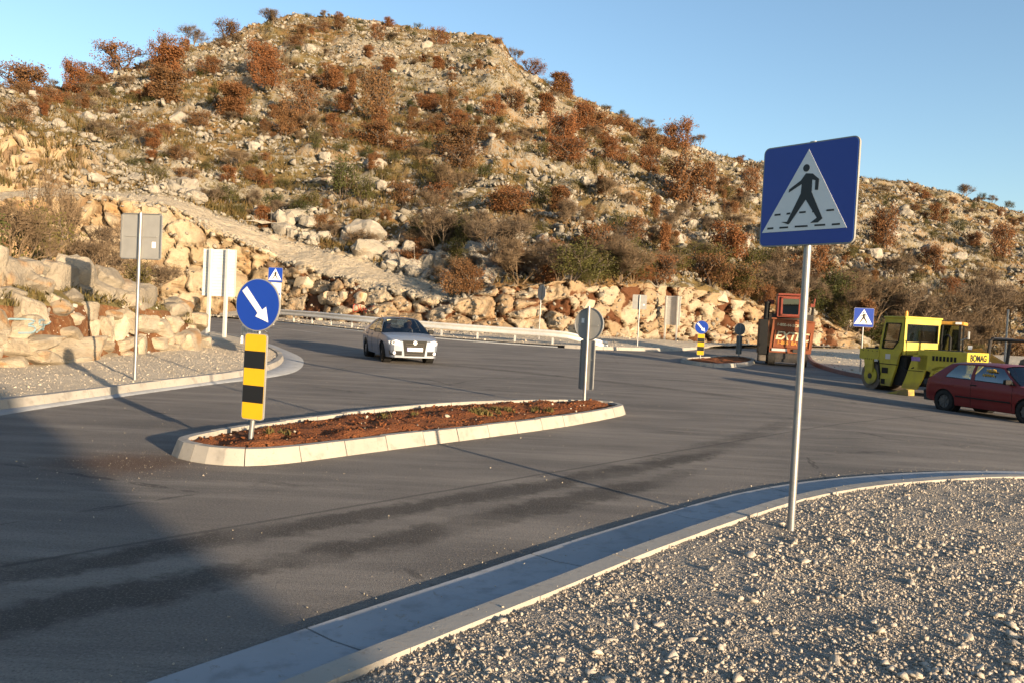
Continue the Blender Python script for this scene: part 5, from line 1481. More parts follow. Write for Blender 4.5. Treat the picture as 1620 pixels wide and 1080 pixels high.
def sign_back(root, zc, r, bz, bh, bw, sticker=True):
    """back of a round sign with a board under it, seen from behind"""
    p = plate(root, circ(r, 40, zc), circ(r * .965, 40, zc), M["blue"], name="disc")
    rim = MB()
    for k in range(40):
        a0, a1 = 2 * math.pi * k / 40, 2 * math.pi * (k + 1) / 40
        rim.tube([(r * .985 * math.cos(a0), 0.028, zc + r * .985 * math.sin(a0)), (r * .985 * math.cos(a1), 0.028, zc + r * .985 * math.sin(a1))], 0.009, 5)
    rim.build("rim", M["galv"], p)
    b_ = plate(root, rrect(bw, bh, 0.04, 4, bz), rrect(bw * .93, bh * .98, 0.03, 4, bz), M["yellow_film"], name="board")
    e_ = MB()
    for sx in (-1, 1): e_.box((sx * bw * .47, 0.03, bz), (0.016, 0.02, bh * .97))
    e_.build("board_edge", M["galv"], b_)
    for zz in (zc - .02, bz + .1): MB().box((0, 0.028, zz), (r * 1.3 if zz > bz + .3 else bw * .8, 0.012, 0.022)).build("brace", M["alu"], root)
    if sticker: MB().box((0.13, 0.025, zc + .06), (0.055, 0.004, 0.085)).build("sticker", M["sticker"], p)


s6 = place_sign("sign_back", 1.42, 14.75, 180 + 34, "grey back of a round sign with a narrow board on the near island's far end", "sign", 0.13)
sign_back(s6, 1.47, 0.30, 0.72, 0.92, 0.30); post(s6, 1.80, 0.03)
s7 = place_sign("sign_back", 12.3, 43.2, 180 - 15, "small distant back of a round sign at the far island's right end", "sign", gz(12.3, 43.2) + 0.12)
sign_back(s7, 1.55, 0.32, 0.72, 1.0, 0.34, False); post(s7, 1.85, 0.032)

s8 = place_sign("sign_back", -6.9, 14.7, 180 + 12, "grey back of a square sign on a tall post in the left gravel", "sign", gz(-6.9, 14.7) + 0.12)
p = plate(s8, rrect(0.84, 0.84, 0.05, 5, 2.67), rrect(0.81, 0.81, 0.05, 5, 2.67), M["blue"]); post(s8, 3.1, 0.03)
MB().prism(rrect(0.80, 0.80, 0.04, 5, 2.67), 'y', 0.0222, 0.0245).build("back_sheet", M["alu"], p)
MB().box((0, 0.03, 2.67), (0.66, 0.016, 0.02)).build("brace", M["alu"], p); MB().box((-0.27, 0.027, 2.52), (0.075, 0.004, 0.11)).build("sticker", M["sticker"], p)
ed = MB()
for sx in (-1, 1): ed.box((sx * 0.412, 0.028, 2.67), (0.014, 0.03, 0.78))
for sz_ in (-1, 1): ed.box((0, 0.028, 2.67 + sz_ * 0.412), (0.78, 0.03, 0.014))
ed.build("edge", M["galv"], p)

s9 = place_sign("sign_back", 1.63, 47.4, 180 + 62, "narrow dark edge-on back of an octagonal sign behind the guardrail", "sign", gz(1.63, 47.4) + 0.1)
oc = [(0.5 * math.cos(R_(22.5 + 45 * k)), 2.85 + 0.5 * math.sin(R_(22.5 + 45 * k))) for k in range(8)]
plate(s9, oc, [(x * .97, 2.85 + (z - 2.85) * .97) for x, z in oc], M["red_film"]); post(s9, 3.2, 0.035)
s10 = place_sign("sign_back", 7.3, 46.4, 180 + 8, "distant grey back of a square sign left of the far two-post board", "sign", gz(7.3, 46.4) + 0.1)
p = plate(s10, rrect(0.82, 0.84, 0.05, 4, 2.6), rrect(0.8, 0.8, 0.05, 4, 2.6), M["blue"]); post(s10, 3.0, 0.04)
MB().box((0, 0.03, 2.6), (0.7, 0.016, 0.02)).build("brace", M["alu"], p); MB().box((-0.25, 0.027, 2.45), (0.09, 0.004, 0.09)).build("sticker", M["sticker"], p)


def two_post_board(x, y, a, W, z0, z1, px, label, nslat, pm):
    o = place_sign("direction_board", x, y, a, label, "sign", gz(x, y) + 0.1)
    hs = (z1 - z0) / nslat
    for k in range(nslat):
        zc = z0 + hs * (k + .5)
        MB().box((0, 0.10, zc), (W, 0.03, hs * 0.95)).box((0, 0.083, zc + hs * .36), (W, 0.012, hs * .10)).build("slat", pm, o)
    MB().box((-W / 2 + .01, 0.1, (z0 + z1) / 2), (0.024, 0.05, z1 - z0)).build("edge", M["panel"], o)
    MB().box((W / 2 - .01, 0.1, (z0 + z1) / 2), (0.024, 0.05, z1 - z0)).build("edge", M["panel"], o)
    for f in px:
        xx = (f - .5) * W
        MB().box((xx, -0.075, z1 / 2 - .15), (0.10, 0.012, z1 + .32)).box((xx, 0.055, z1 / 2 - .15), (0.10, 0.012, z1 + .32)).box((xx, -0.01, z1 / 2 - .15), (0.012, 0.12, z1 + .32)).build("post", M["rail"], o)
    return o


two_post_board(-12.0, 32.2, 14, 1.5, 1.72, 3.62, (0.27, 0.78), "white ribbed back of a two-post direction board behind the rock bank", 15, M["white_panel"])
two_post_board(12.3, 62.0, 34, 1.30, 1.35, 3.6, (0.12, 0.86), "distant grey ribbed back of a two-post board before the rock cut", 16, M["panel"])

# --- guardrails
def guardrail(pts_, heights, label, spacing, end_drop=True):
    c = catmull(pts_, 0.25, smooth=2); n_ = normals2(c); s = np.concatenate([[0], np.cumsum(np.hypot(*np.diff(c, axis=0).T))])
    hz = np.interp(s, [f * s[-1] for f in np.linspace(0, 1, len(heights))], heights) if len(heights) != len(pts_) else np.interp(s, [f * s[-1] for f, _ in heights], [h for _, h in heights])
    o = empty("guardrail", (0, 0, 0), 0, label, "guardrail")
    hz = hz + 0.03
    sec = [(0.0, -0.155), (0.025, -0.15), (0.045, -0.115), (0.045, -0.07), (0.008, -0.03), (0.008, 0.03), (0.045, 0.07), (0.045, 0.115), (0.025, 0.15), (0.0, 0.155)]
    sec = [(a_ * 1.15, b_ * 1.22) for a_, b_ in sec]
    rows_ = []
    for off, dz_ in sec:
        q = c - n_ * (off + .04); rows_.append(np.column_stack([q, ground_z(q[:, 0], q[:, 1]) + 0.06 + hz + dz_]))
    for off, dz_ in sec[::-1]:
        q = c - n_ * (off + .034); rows_.append(np.column_stack([q, ground_z(q[:, 0], q[:, 1]) + 0.06 + hz + dz_]))
    rows_.append(rows_[0])
    strip_mesh(rows_, M["rail"], "beam", o, False)
    k = spacing * .4
    while k < s[-1] - .3:
        x, y, h = np.interp(k, s, c[:, 0]), np.interp(k, s, c[:, 1]), np.interp(k, s, hz)
        nx = np.array([np.interp(k, s, n_[:, 0]), np.interp(k, s, n_[:, 1])]); a_ = math.atan2(nx[1], nx[0])
        top = h + 0.10
        m_ = MB(); m_.box((0.03, 0, top / 2 - .2), (0.07, 0.006, top + .4)); m_.box((0.0, 0, top / 2 - .2), (0.006, 0.10, top + .4)); m_.box((0.065, 0, top / 2 - .2), (0.006, 0.10, top + .4)); m_.box((-0.02, 0, h), (0.03, 0.12, 0.16))
        m_.build("post", M["rail"], o, loc=(x, y, gz(x, y) + 0.06), rot=(0, 0, a_))
        k += spacing
    return o


RL = [(-21.5, 58.6), (-17.6, 55.3), (-12.9, 50.9), (-8.5, 47.0), (-4, 45.0), (0, 43.95), (3.0, 43.1), (5.2, 43.3)]
guardrail(RL, [(0, 0.05), (0.14, 0.55), (0.22, 0.60), (0.90, 0.60), (0.93, 0.56), (1.0, 0.12), (1.01, .1), (1.02, .1)], "long galvanised guardrail along the foot of the rock cut", 2.15)
guardrail([(-7.0, 22.6), (-7.75, 24.6), (-8.8, 27.0), (-10.2, 29.8)], [(0, 0.62), (0.5, 0.62), (0.8, .62), (1.0, .62)], "short guardrail seen end-on behind the striped board", 1.6)

# ================================================================ vehicles
def paint(name, c, metal=0.0, rough=0.35, dirt=(0.13, 0.105, 0.08), dirty=0.25):
    t = NT(name); v = t.objco(); n1 = t.noise(3, 5, 0.6, v); n2 = t.noise(30, 3, 0.6, v); z = t.xyz(v)[2]
    f = t.math('MULTIPLY', t.ramp(n1, 0.35, 0.8), dirty)
    f = t.math('ADD', f, t.math('MULTIPLY', t.math('MULTIPLY', t.ramp(z, 0.55, 0.15), n1), dirty * 2.2), clamp=True)
    col = t.mix(f, c, dirt)
    return t.done(col, t.math('ADD', rough, t.math('MULTIPLY', f, 0.4)), metal, t.bump(n2, 0.03, 0.002), 0.35, 0.35 if metal > .1 else 0.08)


M["silver"] = paint("silver_paint", (0.15, 0.172, 0.215), 0.12, 0.42, dirty=0.08)
M["car_red"] = paint("red_paint", (0.14, 0.003, 0.004), 0.0, 0.5, dirty=0.06)
M["roller_yellow"] = paint("roller_yellow_paint", (0.46, 0.365, 0.03), 0.0, 0.55, (0.17, 0.12, 0.06), 0.45)
M["machine_orange"] = paint("machine_orange_paint", (0.20, 0.055, 0.020), 0.0, 0.75, (0.10, 0.05, 0.03), 0.8)
M["machine_red"] = paint("machine_red_paint", (0.19, 0.034, 0.020), 0.0, 0.65, (0.09, 0.04, 0.025), 0.8)
M["loader_orange"] = paint("loader_orange_paint", (0.55, 0.26, 0.03), 0.0, 0.5, dirty=0.4)
M["steel"] = worn("bare_steel", (0.16, 0.135, 0.11), (0.09, 0.07, 0.055), 4, 0.6, 0.5, 0.2, amount=0.8)
M["interior"] = worn("car_interior", (0.035, 0.034, 0.033), (0.055, 0.05, 0.045), 5, 0.8)
M["lamp_glass"] = worn("headlamp_lens", (0.80, 0.82, 0.84), (0.6, 0.62, 0.65), 12, 0.12, 0.1, 0.05, coat=0.8)
M["cream_paint"] = worn("cream_lettering", (0.62, 0.55, 0.36), (0.40, 0.22, 0.10), 16, 0.6, amount=0.8)
M["yellow_letter"] = worn("yellow_lettering", (0.62, 0.28, 0.05), (0.40, 0.14, 0.05), 16, 0.6, amount=0.8)
M["seat"] = worn("seat_fabric", (0.07, 0.07, 0.075), (0.05, 0.05, 0.05), 12, 0.9)


def grid_obj(name, P_, mat, parent, smooth=True, both=False):
    """P_ (m,n,3) grid of points"""
    m_, n_, _ = P_.shape; i_ = np.arange(m_ - 1)[:, None] * n_ + np.arange(n_ - 1)[None]
    f = np.stack([i_, i_ + 1, i_ + n_ + 1, i_ + n_], -1).reshape(-1, 4)
    o_ = link(name, np_mesh(name, P_.reshape(-1, 3), f, smooth), mat, parent)
    return o_


def make_car(root, S, body_mat):
    """S holds the measures; local +X is forward, z up, origin on the ground midway between the axles"""
    L, W, H_ = S["L"], S["W"] / 2, S["H"]; xf = S["xf"]; ax = S["axles"]; rw = S["rw"]; Ra = rw + 0.055
    X_ = lambda s: xf - s                      # s: distance from the nose
    shoulder = lambda s: np.interp(s, *zip(*S["shoulder"]))
    plan = lambda s: W * np.interp(s, *zip(*S["plan"]))
    sill = lambda s: np.interp(s, *zip(*S["sill"]))
    st = np.unique(np.round(np.concatenate([np.linspace(0, 0.4, 14), np.linspace(0.4, L - 0.35, 130), np.linspace(L - 0.35, L, 12)] + [np.linspace(a_ - Ra, a_ + Ra, 25) for a_ in ax]), 4))
    zb = sill(st)
    for a_ in ax:
        inn = np.abs(st - a_) < Ra
        zb = np.where(inn, np.maximum(zb, rw + np.sqrt(np.clip(Ra ** 2 - (st - a_) ** 2, 0, None))), zb)
    zt = shoulder(st); w_ = plan(st)
    nz = 12; rows_ = []
    for k in range(nz):
        f = k / (nz - 1); z = zb + (zt - zb) * f; zr = (z - 0.2) / (zt - 0.2)
        tuck = 1 - 0.055 * np.clip(1 - zr * 1.9, 0, 1) ** 1.5 - S["tumble"] * np.clip((zr - 0.62) / 0.38, 0, 1) ** 2
        crease = 0.012 * np.exp(-((zr - 0.74) / 0.05) ** 2) - 0.010 * np.exp(-((zr - 0.30) / 0.05) ** 2)
        rows_.append(np.stack([X_(st), w_ * tuck + crease * (w_ > W * .9), z], 1))
    R0_ = np.stack(rows_, 0); Lf = R0_.copy(); Lf[:, :, 1] *= -1
    body = grid_obj("body", R0_, body_mat, root); b2 = grid_obj("body_side", Lf[:, ::-1], body_mat, body)
    # nose and tail
    for idx, nm in ((0, "nose"), (-1, "tail")):
        e_ = np.stack([R0_[:, idx] * np.array([1, f, 1]) + np.array([0.03 * (1 - f * f) * (1 if idx == 0 else -1), 0, 0]) for f in np.linspace(1, -1, 13)], 0)
        grid_obj(nm, e_ if idx == 0 else e_[::-1], body_mat, body)
    # hood, boot and cowl surfaces
    c0, c1 = S["cowl"], S["deck"]
    for nm, m_ in (("hood", st <= c0 + 0.02), ("boot_lid", st >= c1 - 0.02)):
        if m_.sum() < 3: continue
        e_ = R0_[-1][m_]; q = []
        for f in np.linspace(1, -1, 15):
            cr = 0.045 * (1 - abs(f) ** 2.4) * np.clip(np.minimum(st[m_] / 0.35, (L - st[m_]) / .25), 0.25, 1)
            q.append(e_ * np.array([1, f, 1]) + np.stack([0 * cr, 0 * cr, cr], 1))
        grid_obj(nm, np.stack(q, 0), body_mat, body)
    # greenhouse
    g = S["green"]; xa0, xa1, xc1, xc0 = g["a0"], g["a1"], g["c1"], g["c0"]
    wb = lambda s: plan(s) * (1 - S["tumble"]) - 0.01
    zr_ = lambda s: np.interp(s, *zip(*g["roof"]))
    wr = g["wr"]

    def side(u, t, sg=1, off=0.0):
        s0 = xa0 + (xc0 - xa0) * u; s1 = xa1 + (xc1 - xa1) * u
        s = s0 + (s1 - s0) * t; z0 = shoulder(s0) - 0.01; z1 = zr_(s1) - 0.055
        y0 = wb(s0); y = y0 + (wr - y0) * t + 0.03 * np.sin(t * np.pi)
        return np.stack([X_(s), sg * (y + off), z0 + (z1 - z0) * t], -1)

    def patch(nm, u0, u1, t0, t1, sg, mat, par, off=0.0, v0=None, v1=None):
        T, U = np.meshgrid(np.linspace(t0, t1, 6), np.linspace(0, 1, 9), indexing='ij')
        a_ = u0 + ((v0 if v0 is not None else u0) - u0) * T; b_ = u1 + ((v1 if v1 is not None else u1) - u1) * T
        P_ = side(a_ + (b_ - a_) * U, T, sg, off)
        return grid_obj(nm, P_ if sg > 0 else P_[:, ::-1], mat, par)

    cab = empty("cabin", (0, 0, 0)); cab.parent = root
    for sg in (1, -1):
        edges = g["pillars"]      # list of (u start, u end, top start, top end)
        for (p0, p1, q0, q1) in edges: patch("pillar", p0, p1, 0, 1, sg, body_mat, cab, 0, q0, q1)
        for (p0, p1, q0, q1) in g["windows"]:
            patch("window", p0, p1, 0.07, 0.92, sg, M["glass_dark"], cab, -0.006, q0, q1)
            patch("window_sill", p0, p1, -0.02, 0.07, sg, M["black"], cab, 0.002, q0, q1); patch("window_header", p0, p1, 0.92, 1.0, sg, body_mat, cab, 0, q0, q1)
    # roof
    ss_ = np.linspace(xa1, xc1, 22); q = []
    for f in np.linspace(1, -1, 15):
        u = (ss_ - xa1) / (xc1 - xa1); e_ = side(u, np.ones_like(u))
        q.append(np.stack([e_[:, 0], e_[:, 1] * f, e_[:, 2] + 0.055 * (1 - abs(f) ** 3)], 1))
    grid_obj("roof", np.stack(q, 0), body_mat, cab)

    def screen(nm, u, mat, bulge):
        t = np.linspace(0.02, 0.985, 9); e_ = side(np.full_like(t, u), t); q = []
        for f in np.linspace(0.955, -0.955, 13):
            q.append(np.stack([e_[:, 0] + bulge * (1 - f * f), e_[:, 1] * f, e_[:, 2] + 0.05 * (1 - f * f) * t], 1))
        return grid_obj(nm, np.stack(q, 0), mat, cab)
    screen("windscreen", 0.0, M["glass"], 0.10); screen("rear_window", 1.0, M["glass_dark"], -0.06)
    # inside: floor tub, dashboard, seats, steering wheel
    mid = (xa0 + xc0) / 2
    MB().box((X_(mid), 0, 0.36), (xc0 - xa0 + .3, 2 * W - .22, 0.2)).box((X_(xa0 + .12), 0, shoulder(xa0) - .14), (0.45, 2 * W - .24, .2), bevel=.04).box((X_(xc0 - .05), 0, shoulder(xc0) - .12), (0.5, 2 * W - .24, .14)).build("interior", M["interior"], root)
    for sy in (1, -1):
        xs = X_(S["seat"])
        MB().box((xs, sy * .37, .50), (.5, .48, .16), bevel=.05).box((xs - .30, sy * .37, .82), (.14, .46, .58), Euler((0, R_(-14), 0)).to_matrix(), bevel=.05).box((xs - .38, sy * .37, 1.18), (.08, .24, .17), bevel=.03).build("seat", M["seat"], root)
    tor = MB(); cx = X_(S["seat"]) + .42
    tor.tube([(cx + .06 * math.sin(k * math.pi / 8) , .37 + .18 * math.cos(k * math.pi / 8), .90 + .17 * math.sin(k * math.pi / 8)) for k in range(17)], .014, 6).build("steering_wheel", M["black"], root)
    # underside and wheel wells
    MB().box((X_(L / 2), 0, 0.27), (L - .5, 2 * W - .34, .16)).build("underbody", M["black"], root)
    for a_ in ax:
        for sg in (1, -1):
            MB().cyl((X_(a_), sg * (W - .30), rw + .01), (X_(a_), sg * (W - .05), rw + .01), Ra - .004, n=28).build("wheel_arch", M["black"], root)
            wh = empty("wheel", (X_(a_), sg * (W - .10), rw)); wh.parent = root
            if S.get("steer") and a_ == ax[0]: wh.rotation_euler = (0, 0, S["steer"])
            b_ = MB(); pr = [(-.095, rw * .64), (-.10, rw * .9), (-.085, rw), (.085, rw), (.10, rw * .9), (.095, rw * .64)]
            rings = []
            for k in range(28):
                a2 = 2 * math.pi * k / 28; rings.append([b_.bm.verts.new((r * math.cos(a2), y, r * math.sin(a2))) for y, r in pr])
            for k in range(28):
                A_, B_ = rings[k], rings[(k + 1) % 28]
                for j in range(len(pr)): b_.bm.faces.new((A_[j], B_[j], B_[(j + 1) % len(pr)], A_[(j + 1) % len(pr)]))
            b_.build("tyre", M["rubber"], wh, True)
            rm = MB(); rm.cyl((0, sg * .02, 0), (0, sg * .055, 0), rw * .66, rw * .60, 24).cyl((0, sg * .05, 0), (0, sg * .085, 0), rw * .20, rw * .15, 16)
            for k in range(S["spokes"]):
                a2 = 2 * math.pi * k / S["spokes"]; rm.box((math.cos(a2) * rw * .36, sg * .062, math.sin(a2) * rw * .36), (rw * .5, .02, rw * .13), Euler((0, -a2, 0)).to_matrix())
            rm.build("rim", S["rim_mat"], wh)
    # mirrors, door handles, seams
    for sg in (1, -1):
        y0 = float(wb(xa0 + .32)); MB().box((X_(xa0 + .30), sg * (y0 + .10), float(shoulder(xa0 + .3)) + .07), (.10, .20, .13), bevel=.03).build("mirror", S["mirror_mat"], root)
        for hx in S["handles"]: MB().box((X_(hx), sg * (float(plan(hx)) * .985 + .006), float(shoulder(hx)) - .12), (.17, .03, .028)).build("door_handle", S["handle_mat"], root)
        for dx_ in S["seams"]:
            zz = np.linspace(float(sill(dx_)) + .06, float(shoulder(dx_)) - .03, 8); zr = (zz - .2) / (float(shoulder(dx_)) - .2)
            yy = float(plan(dx_)) * (1 - .055 * np.clip(1 - zr * 1.9, 0, 1) ** 1.5 - S["tumble"] * np.clip((zr - .62) / .38, 0, 1) ** 2) + .012 * np.exp(-((zr - .74) / .05) ** 2) - .010 * np.exp(-((zr - .30) / .05) ** 2)
            MB().tube([(X_(dx_), sg * y, z) for y, z in zip(yy, zz)], .006, 4).build("door_seam", M["black"], root)
    return dict(X=X_, plan=plan, shoulder=shoulder, W=W, L=L, S=S, body=body)


def front_panel(car, name, yz, mat, parent, out=0.012, thick=0.03):
    """a piece set into the nose: outline in (y, z), bent round the front corners"""
    pl = car["S"]["plan"]; s_tab = np.array([p[0] for p in pl]); w_tab = np.array([p[1] for p in pl]) * car["W"]
    p0 = w_tab[0]
    def xs(y):
        s = 0.0 if abs(y) <= p0 else float(np.interp(abs(y), w_tab[:4], s_tab[:4])) if len(pl) >= 4 else 0.0
        return car["X"](s) + 0.03 * max(0, 1 - (y / p0) ** 2) + out
    pts_ = []
    n_ = len(yz)
    for k in range(n_):
        a_, b_ = yz[k], yz[(k + 1) % n_]
        for t in np.linspace(0, 1, 5, endpoint=False): pts_.append((a_[0] + (b_[0] - a_[0]) * t, a_[1] + (b_[1] - a_[1]) * t))
    b_ = MB(); f_ = [b_.bm.verts.new((xs(y), y, z)) for y, z in pts_]; r_ = [b_.bm.verts.new((xs(y) - thick, y, z)) for y, z in pts_]
    cy = sum(p[0] for p in pts_) / len(pts_); cz = sum(p[1] for p in pts_) / len(pts_); c_ = b_.bm.verts.new((xs(cy), cy, cz))
    for k in range(len(pts_)):
        k2 = (k + 1) % len(pts_); b_.bm.faces.new((f_[k], f_[k2], c_)); b_.bm.faces.new((f_[k], r_[k], r_[k2], f_[k2]))
    return b_.build(name, mat, parent)


# --- silver saloon
M["alloy"] = worn("alloy_wheel", (0.30, 0.30, 0.31), (0.12, 0.11, 0.10), 8, 0.4, 0.6)
M["hubcap"] = worn("steel_wheel", (0.11, 0.105, 0.10), (0.05, 0.045, 0.04), 8, 0.55, 0.4)
hx, hy = 0.375, -0.927
c_mid = np.array([-3.95, 27.75])
car1 = empty("saloon_car", (c_mid[0], c_mid[1], gz(*c_mid) + 0.004), math.atan2(hy, hx), "silver four-door saloon car with headlights on, driving on the far side of the junction", "car")
SED = dict(L=4.55, W=1.78, H=1.46, xf=2.18, axles=(0.90, 3.48), rw=0.315, tumble=0.06, steer=R_(-9), spokes=5, rim_mat=M["alloy"],
           shoulder=[(0, .70), (.06, .74), (.2, .78), (.6, .85), (1.2, .92), (1.6, .93), (3.3, .97), (3.9, 1.0), (4.3, 1.0), (4.5, .96), (4.55, .90)],
           plan=[(0, .76), (.10, .86), (.25, .93), (.5, .97), (.9, 1), (3.6, 1), (4.2, .95), (4.45, .88), (4.55, .80)],
           sill=[(0, .19), (.3, .18), (1.3, .21), (3.1, .22), (4.2, .24), (4.55, .30)], cowl=1.25, deck=3.85,
           green=dict(a0=1.12, a1=1.86, c1=3.10, c0=3.95, wr=.585, roof=[(1.7, 1.40), (2.1, 1.455), (2.6, 1.46), (3.1, 1.42), (3.3, 1.36)],
                      pillars=[(0, .045, 0, .05), (.40, .44, .43, .49), (.80, 1, .80, 1)], windows=[(.045, .40, .05, .43), (.44, .80, .49, .80)]),
           seat=2.15, handles=(2.55, 3.35), seams=(1.45, 2.42, 3.15), mirror_mat=M["black"], handle_mat=M["silver"])
k1 = make_car(car1, SED, M["silver"])
for sg in (1, -1):
    hl = front_panel(k1, "headlight", [(sg * .44, .56), (sg * .80, .60), (sg * .82, .70), (sg * .62, .74), (sg * .50, .70)], M["lamp_glass"], car1, 0.012)
    for yy in (.56, .70): MB().cyl((k1["X"](0.07 + (yy - .5) * .3) - .02, sg * yy, .645), (k1["X"](0.07 + (yy - .5) * .3) + .075, sg * yy, .645), .055, n=14).build("lamp", M["alu"], hl)
    front_panel(k1, "air_intake", [(sg * .42, .26), (sg * .78, .27), (sg * .80, .40), (sg * .42, .40)], M["black"], car1, 0.010)
    MB().cyl((k1["X"](.06), sg * .66, .335), (k1["X"](0) + .012, sg * .66, .335), .05, n=14).build("fog_lamp", M["lamp_glass"], car1)
front_panel(k1, "grille", [(-.40, .735), (.40, .735), (.33, .24), (-.33, .24)], M["black"], car1, 0.014)
for zz in (.56, .63, .30): MB().box((k1["X"](0) + .048, 0, zz), (.008, .62, .012)).build("grille_bar", M["dark_metal"], car1)
pl_ = MB().box((k1["X"](0) + .055, 0, .455), (.012, .52, .115)).build("number_plate", M["sticker"], car1)
MB().box((k1["X"](0) + .062, -.235, .455), (.004, .05, .11)).build("plate_band", M["blue"], pl_)
for k, yy in enumerate((-.16, -.11, -.05, -.01, .05, .11, .17, .21)): MB().box((k1["X"](0) + .062, yy, .455), (.004, .012 + .01 * (k % 3), .055)).build("plate_character", M["alu"], pl_)
bd = MB().cyl((k1["X"](0) + .045, 0, .665), (k1["X"](0) + .062, 0, .665), .062, n=20).build("badge", M["lamp_glass"], car1)
MB().tube([(k1["X"](0) + .064, -.035, .70), (k1["X"](0) + .064, -.016, .63), (k1["X"](0) + .064, 0, .672), (k1["X"](0) + .064, .016, .63), (k1["X"](0) + .064, .035, .70)], .007, 5).build("badge_letters", M["blue"], bd)
MB().box((k1["X"](2.15), 0, 1.515), (.05, .9, .025)).build("sunroof_flap", M["black"], car1)
MB().box((k1["X"](1.75), -.36, 1.30), (.02, .36, .11)).build("sun_visor", M["cream_paint"], car1)


# --- the two people in the silver car
M["skin"] = worn("skin", (0.42, 0.23, 0.15), (0.36, 0.18, 0.12), 20, 0.55, amount=0.4)
M["hair_dark"] = worn("dark_hair", (0.03, 0.02, 0.015), (0.05, 0.035, 0.02), 40, 0.7)
M["hair_fair"] = worn("fair_hair", (0.42, 0.30, 0.14), (0.30, 0.2, 0.09), 40, 0.7)
M["cloth_dark"] = worn("dark_jacket", (0.03, 0.032, 0.04), (0.05, 0.05, 0.055), 15, 0.9)
M["cloth_grey"] = worn("grey_jumper", (0.10, 0.10, 0.11), (0.07, 0.07, 0.08), 15, 0.9)


def person(name, world_m, label, shirt, hair, turn):
    """a seated figure grown from a posed skeleton; local +X forward, origin at the hips on the seat"""
    J = {"pelvis": (0, 0, .10, .13), "waist": (-.03, 0, .26, .125), "chest": (-.08, 0, .44, .145), "neck": (-.08, 0, .585, .055), "head0": (-.055, 0, .66, .075), "head1": (-.045, 0, .74, .09), "head2": (-.06, 0, .82, .07)}
    E_ = [("pelvis", "waist"), ("waist", "chest"), ("chest", "neck"), ("neck", "head0"), ("head0", "head1"), ("head1", "head2")]
    for sg, n_ in ((1, "l"), (-1, "r")):
        J.update({"sh" + n_: (-.08, sg * .17, .50, .062), "el" + n_: (.10, sg * .24, .30, .045), "wr" + n_: (.36, sg * .14, .40, .032), "ha" + n_: (.43, sg * .13, .43, .035),
                  "hip" + n_: (.04, sg * .09, .09, .09), "kn" + n_: (.44, sg * .12, .15, .062), "an" + n_: (.56, sg * .11, -.22, .042), "ft" + n_: (.72, sg * .11, -.25, .036)})
        E_ += [("chest", "sh" + n_), ("sh" + n_, "el" + n_), ("el" + n_, "wr" + n_), ("wr" + n_, "ha" + n_), ("pelvis", "hip" + n_), ("hip" + n_, "kn" + n_), ("kn" + n_, "an" + n_), ("an" + n_, "ft" + n_)]
        for k in range(4):
            J["f%d" % k + n_] = (.51 - .01 * abs(k - 1.5), sg * (.10 + .02 * k), .425, .0085); E_.append(("ha" + n_, "f%d" % k + n_))
        J["th" + n_] = (.46, sg * .085, .455, .0095); E_.append(("ha" + n_, "th" + n_))
    J["nose"] = (.055, 0, .725, .018); E_.append(("head1", "nose")); J["chin"] = (.012, 0, .655, .03); E_.append(("head0", "chin"))
    names = list(J); me_ = bpy.data.meshes.new(name); me_.from_pydata([J[n_][:3] for n_ in names], [(names.index(a_), names.index(b_)) for a_, b_ in E_], [])
    o_ = bpy.data.objects.new(name, me_); COL.objects.link(o_)
    sk = o_.modifiers.new("skin", 'SKIN'); ss_ = o_.modifiers.new("sub", 'SUBSURF'); ss_.levels = 2; ss_.render_levels = 2
    for v_, n_ in zip(me_.skin_vertices[0].data, names): v_.radius = (J[n_][3], J[n_][3]); v_.use_root = n_ == "pelvis"
    bpy.context.view_layer.update()
    fm = bpy.data.meshes.new_from_object(o_.evaluated_get(bpy.context.evaluated_depsgraph_get())); bpy.data.objects.remove(o_)
    for m_ in (shirt, M["skin"], M["cloth_dark"]): fm.materials.append(m_)
    for p_ in fm.polygons:
        c_ = p_.center; p_.use_smooth = True
        p_.material_index = 1 if (c_.z > .575 or (c_.x > .34 and c_.z > .35)) else 2 if c_.z < .17 else 0
    body = link(name, fm); body.matrix_world = world_m; tag(body, label, "person")
    hm = bmesh.new(); bmesh.ops.create_icosphere(hm, subdivisions=3, radius=1)
    bmesh.ops.delete(hm, geom=[v_ for v_ in hm.verts if (v_.co.x > .35 and v_.co.z < .45) or v_.co.z < -.35], context='VERTS')
    for v_ in hm.verts: v_.co = Vector((v_.co.x * .112 - .062, v_.co.y * .098, v_.co.z * .118 + .765))
    mm = bpy.data.meshes.new("hair"); hm.to_mesh(mm); hm.free(); link("hair", mm, hair, body)
    for sg in (1, -1): MB().cyl((.03, sg * .034, .745), (.045, sg * .034, .745), .011, n=8).build("eye", M["black_film"], body)
    MB().box((.038, 0, .682), (.012, .045, .009)).build("mouth", M["red_film"], body)
    return body


bpy.context.view_layer.update()
xs_ = k1["X"](2.15)
person("person", car1.matrix_world @ Matrix.Translation((xs_ - .06, .37, .50)), "person with fair hair and grey jumper driving the silver car", M["cloth_grey"], M["hair_fair"], 0)
person("person", car1.matrix_world @ Matrix.Translation((xs_ - .06, -.37, .46)), "dark-haired person in dark jacket in the silver car's passenger seat", M["cloth_dark"], M["hair_dark"], 0)

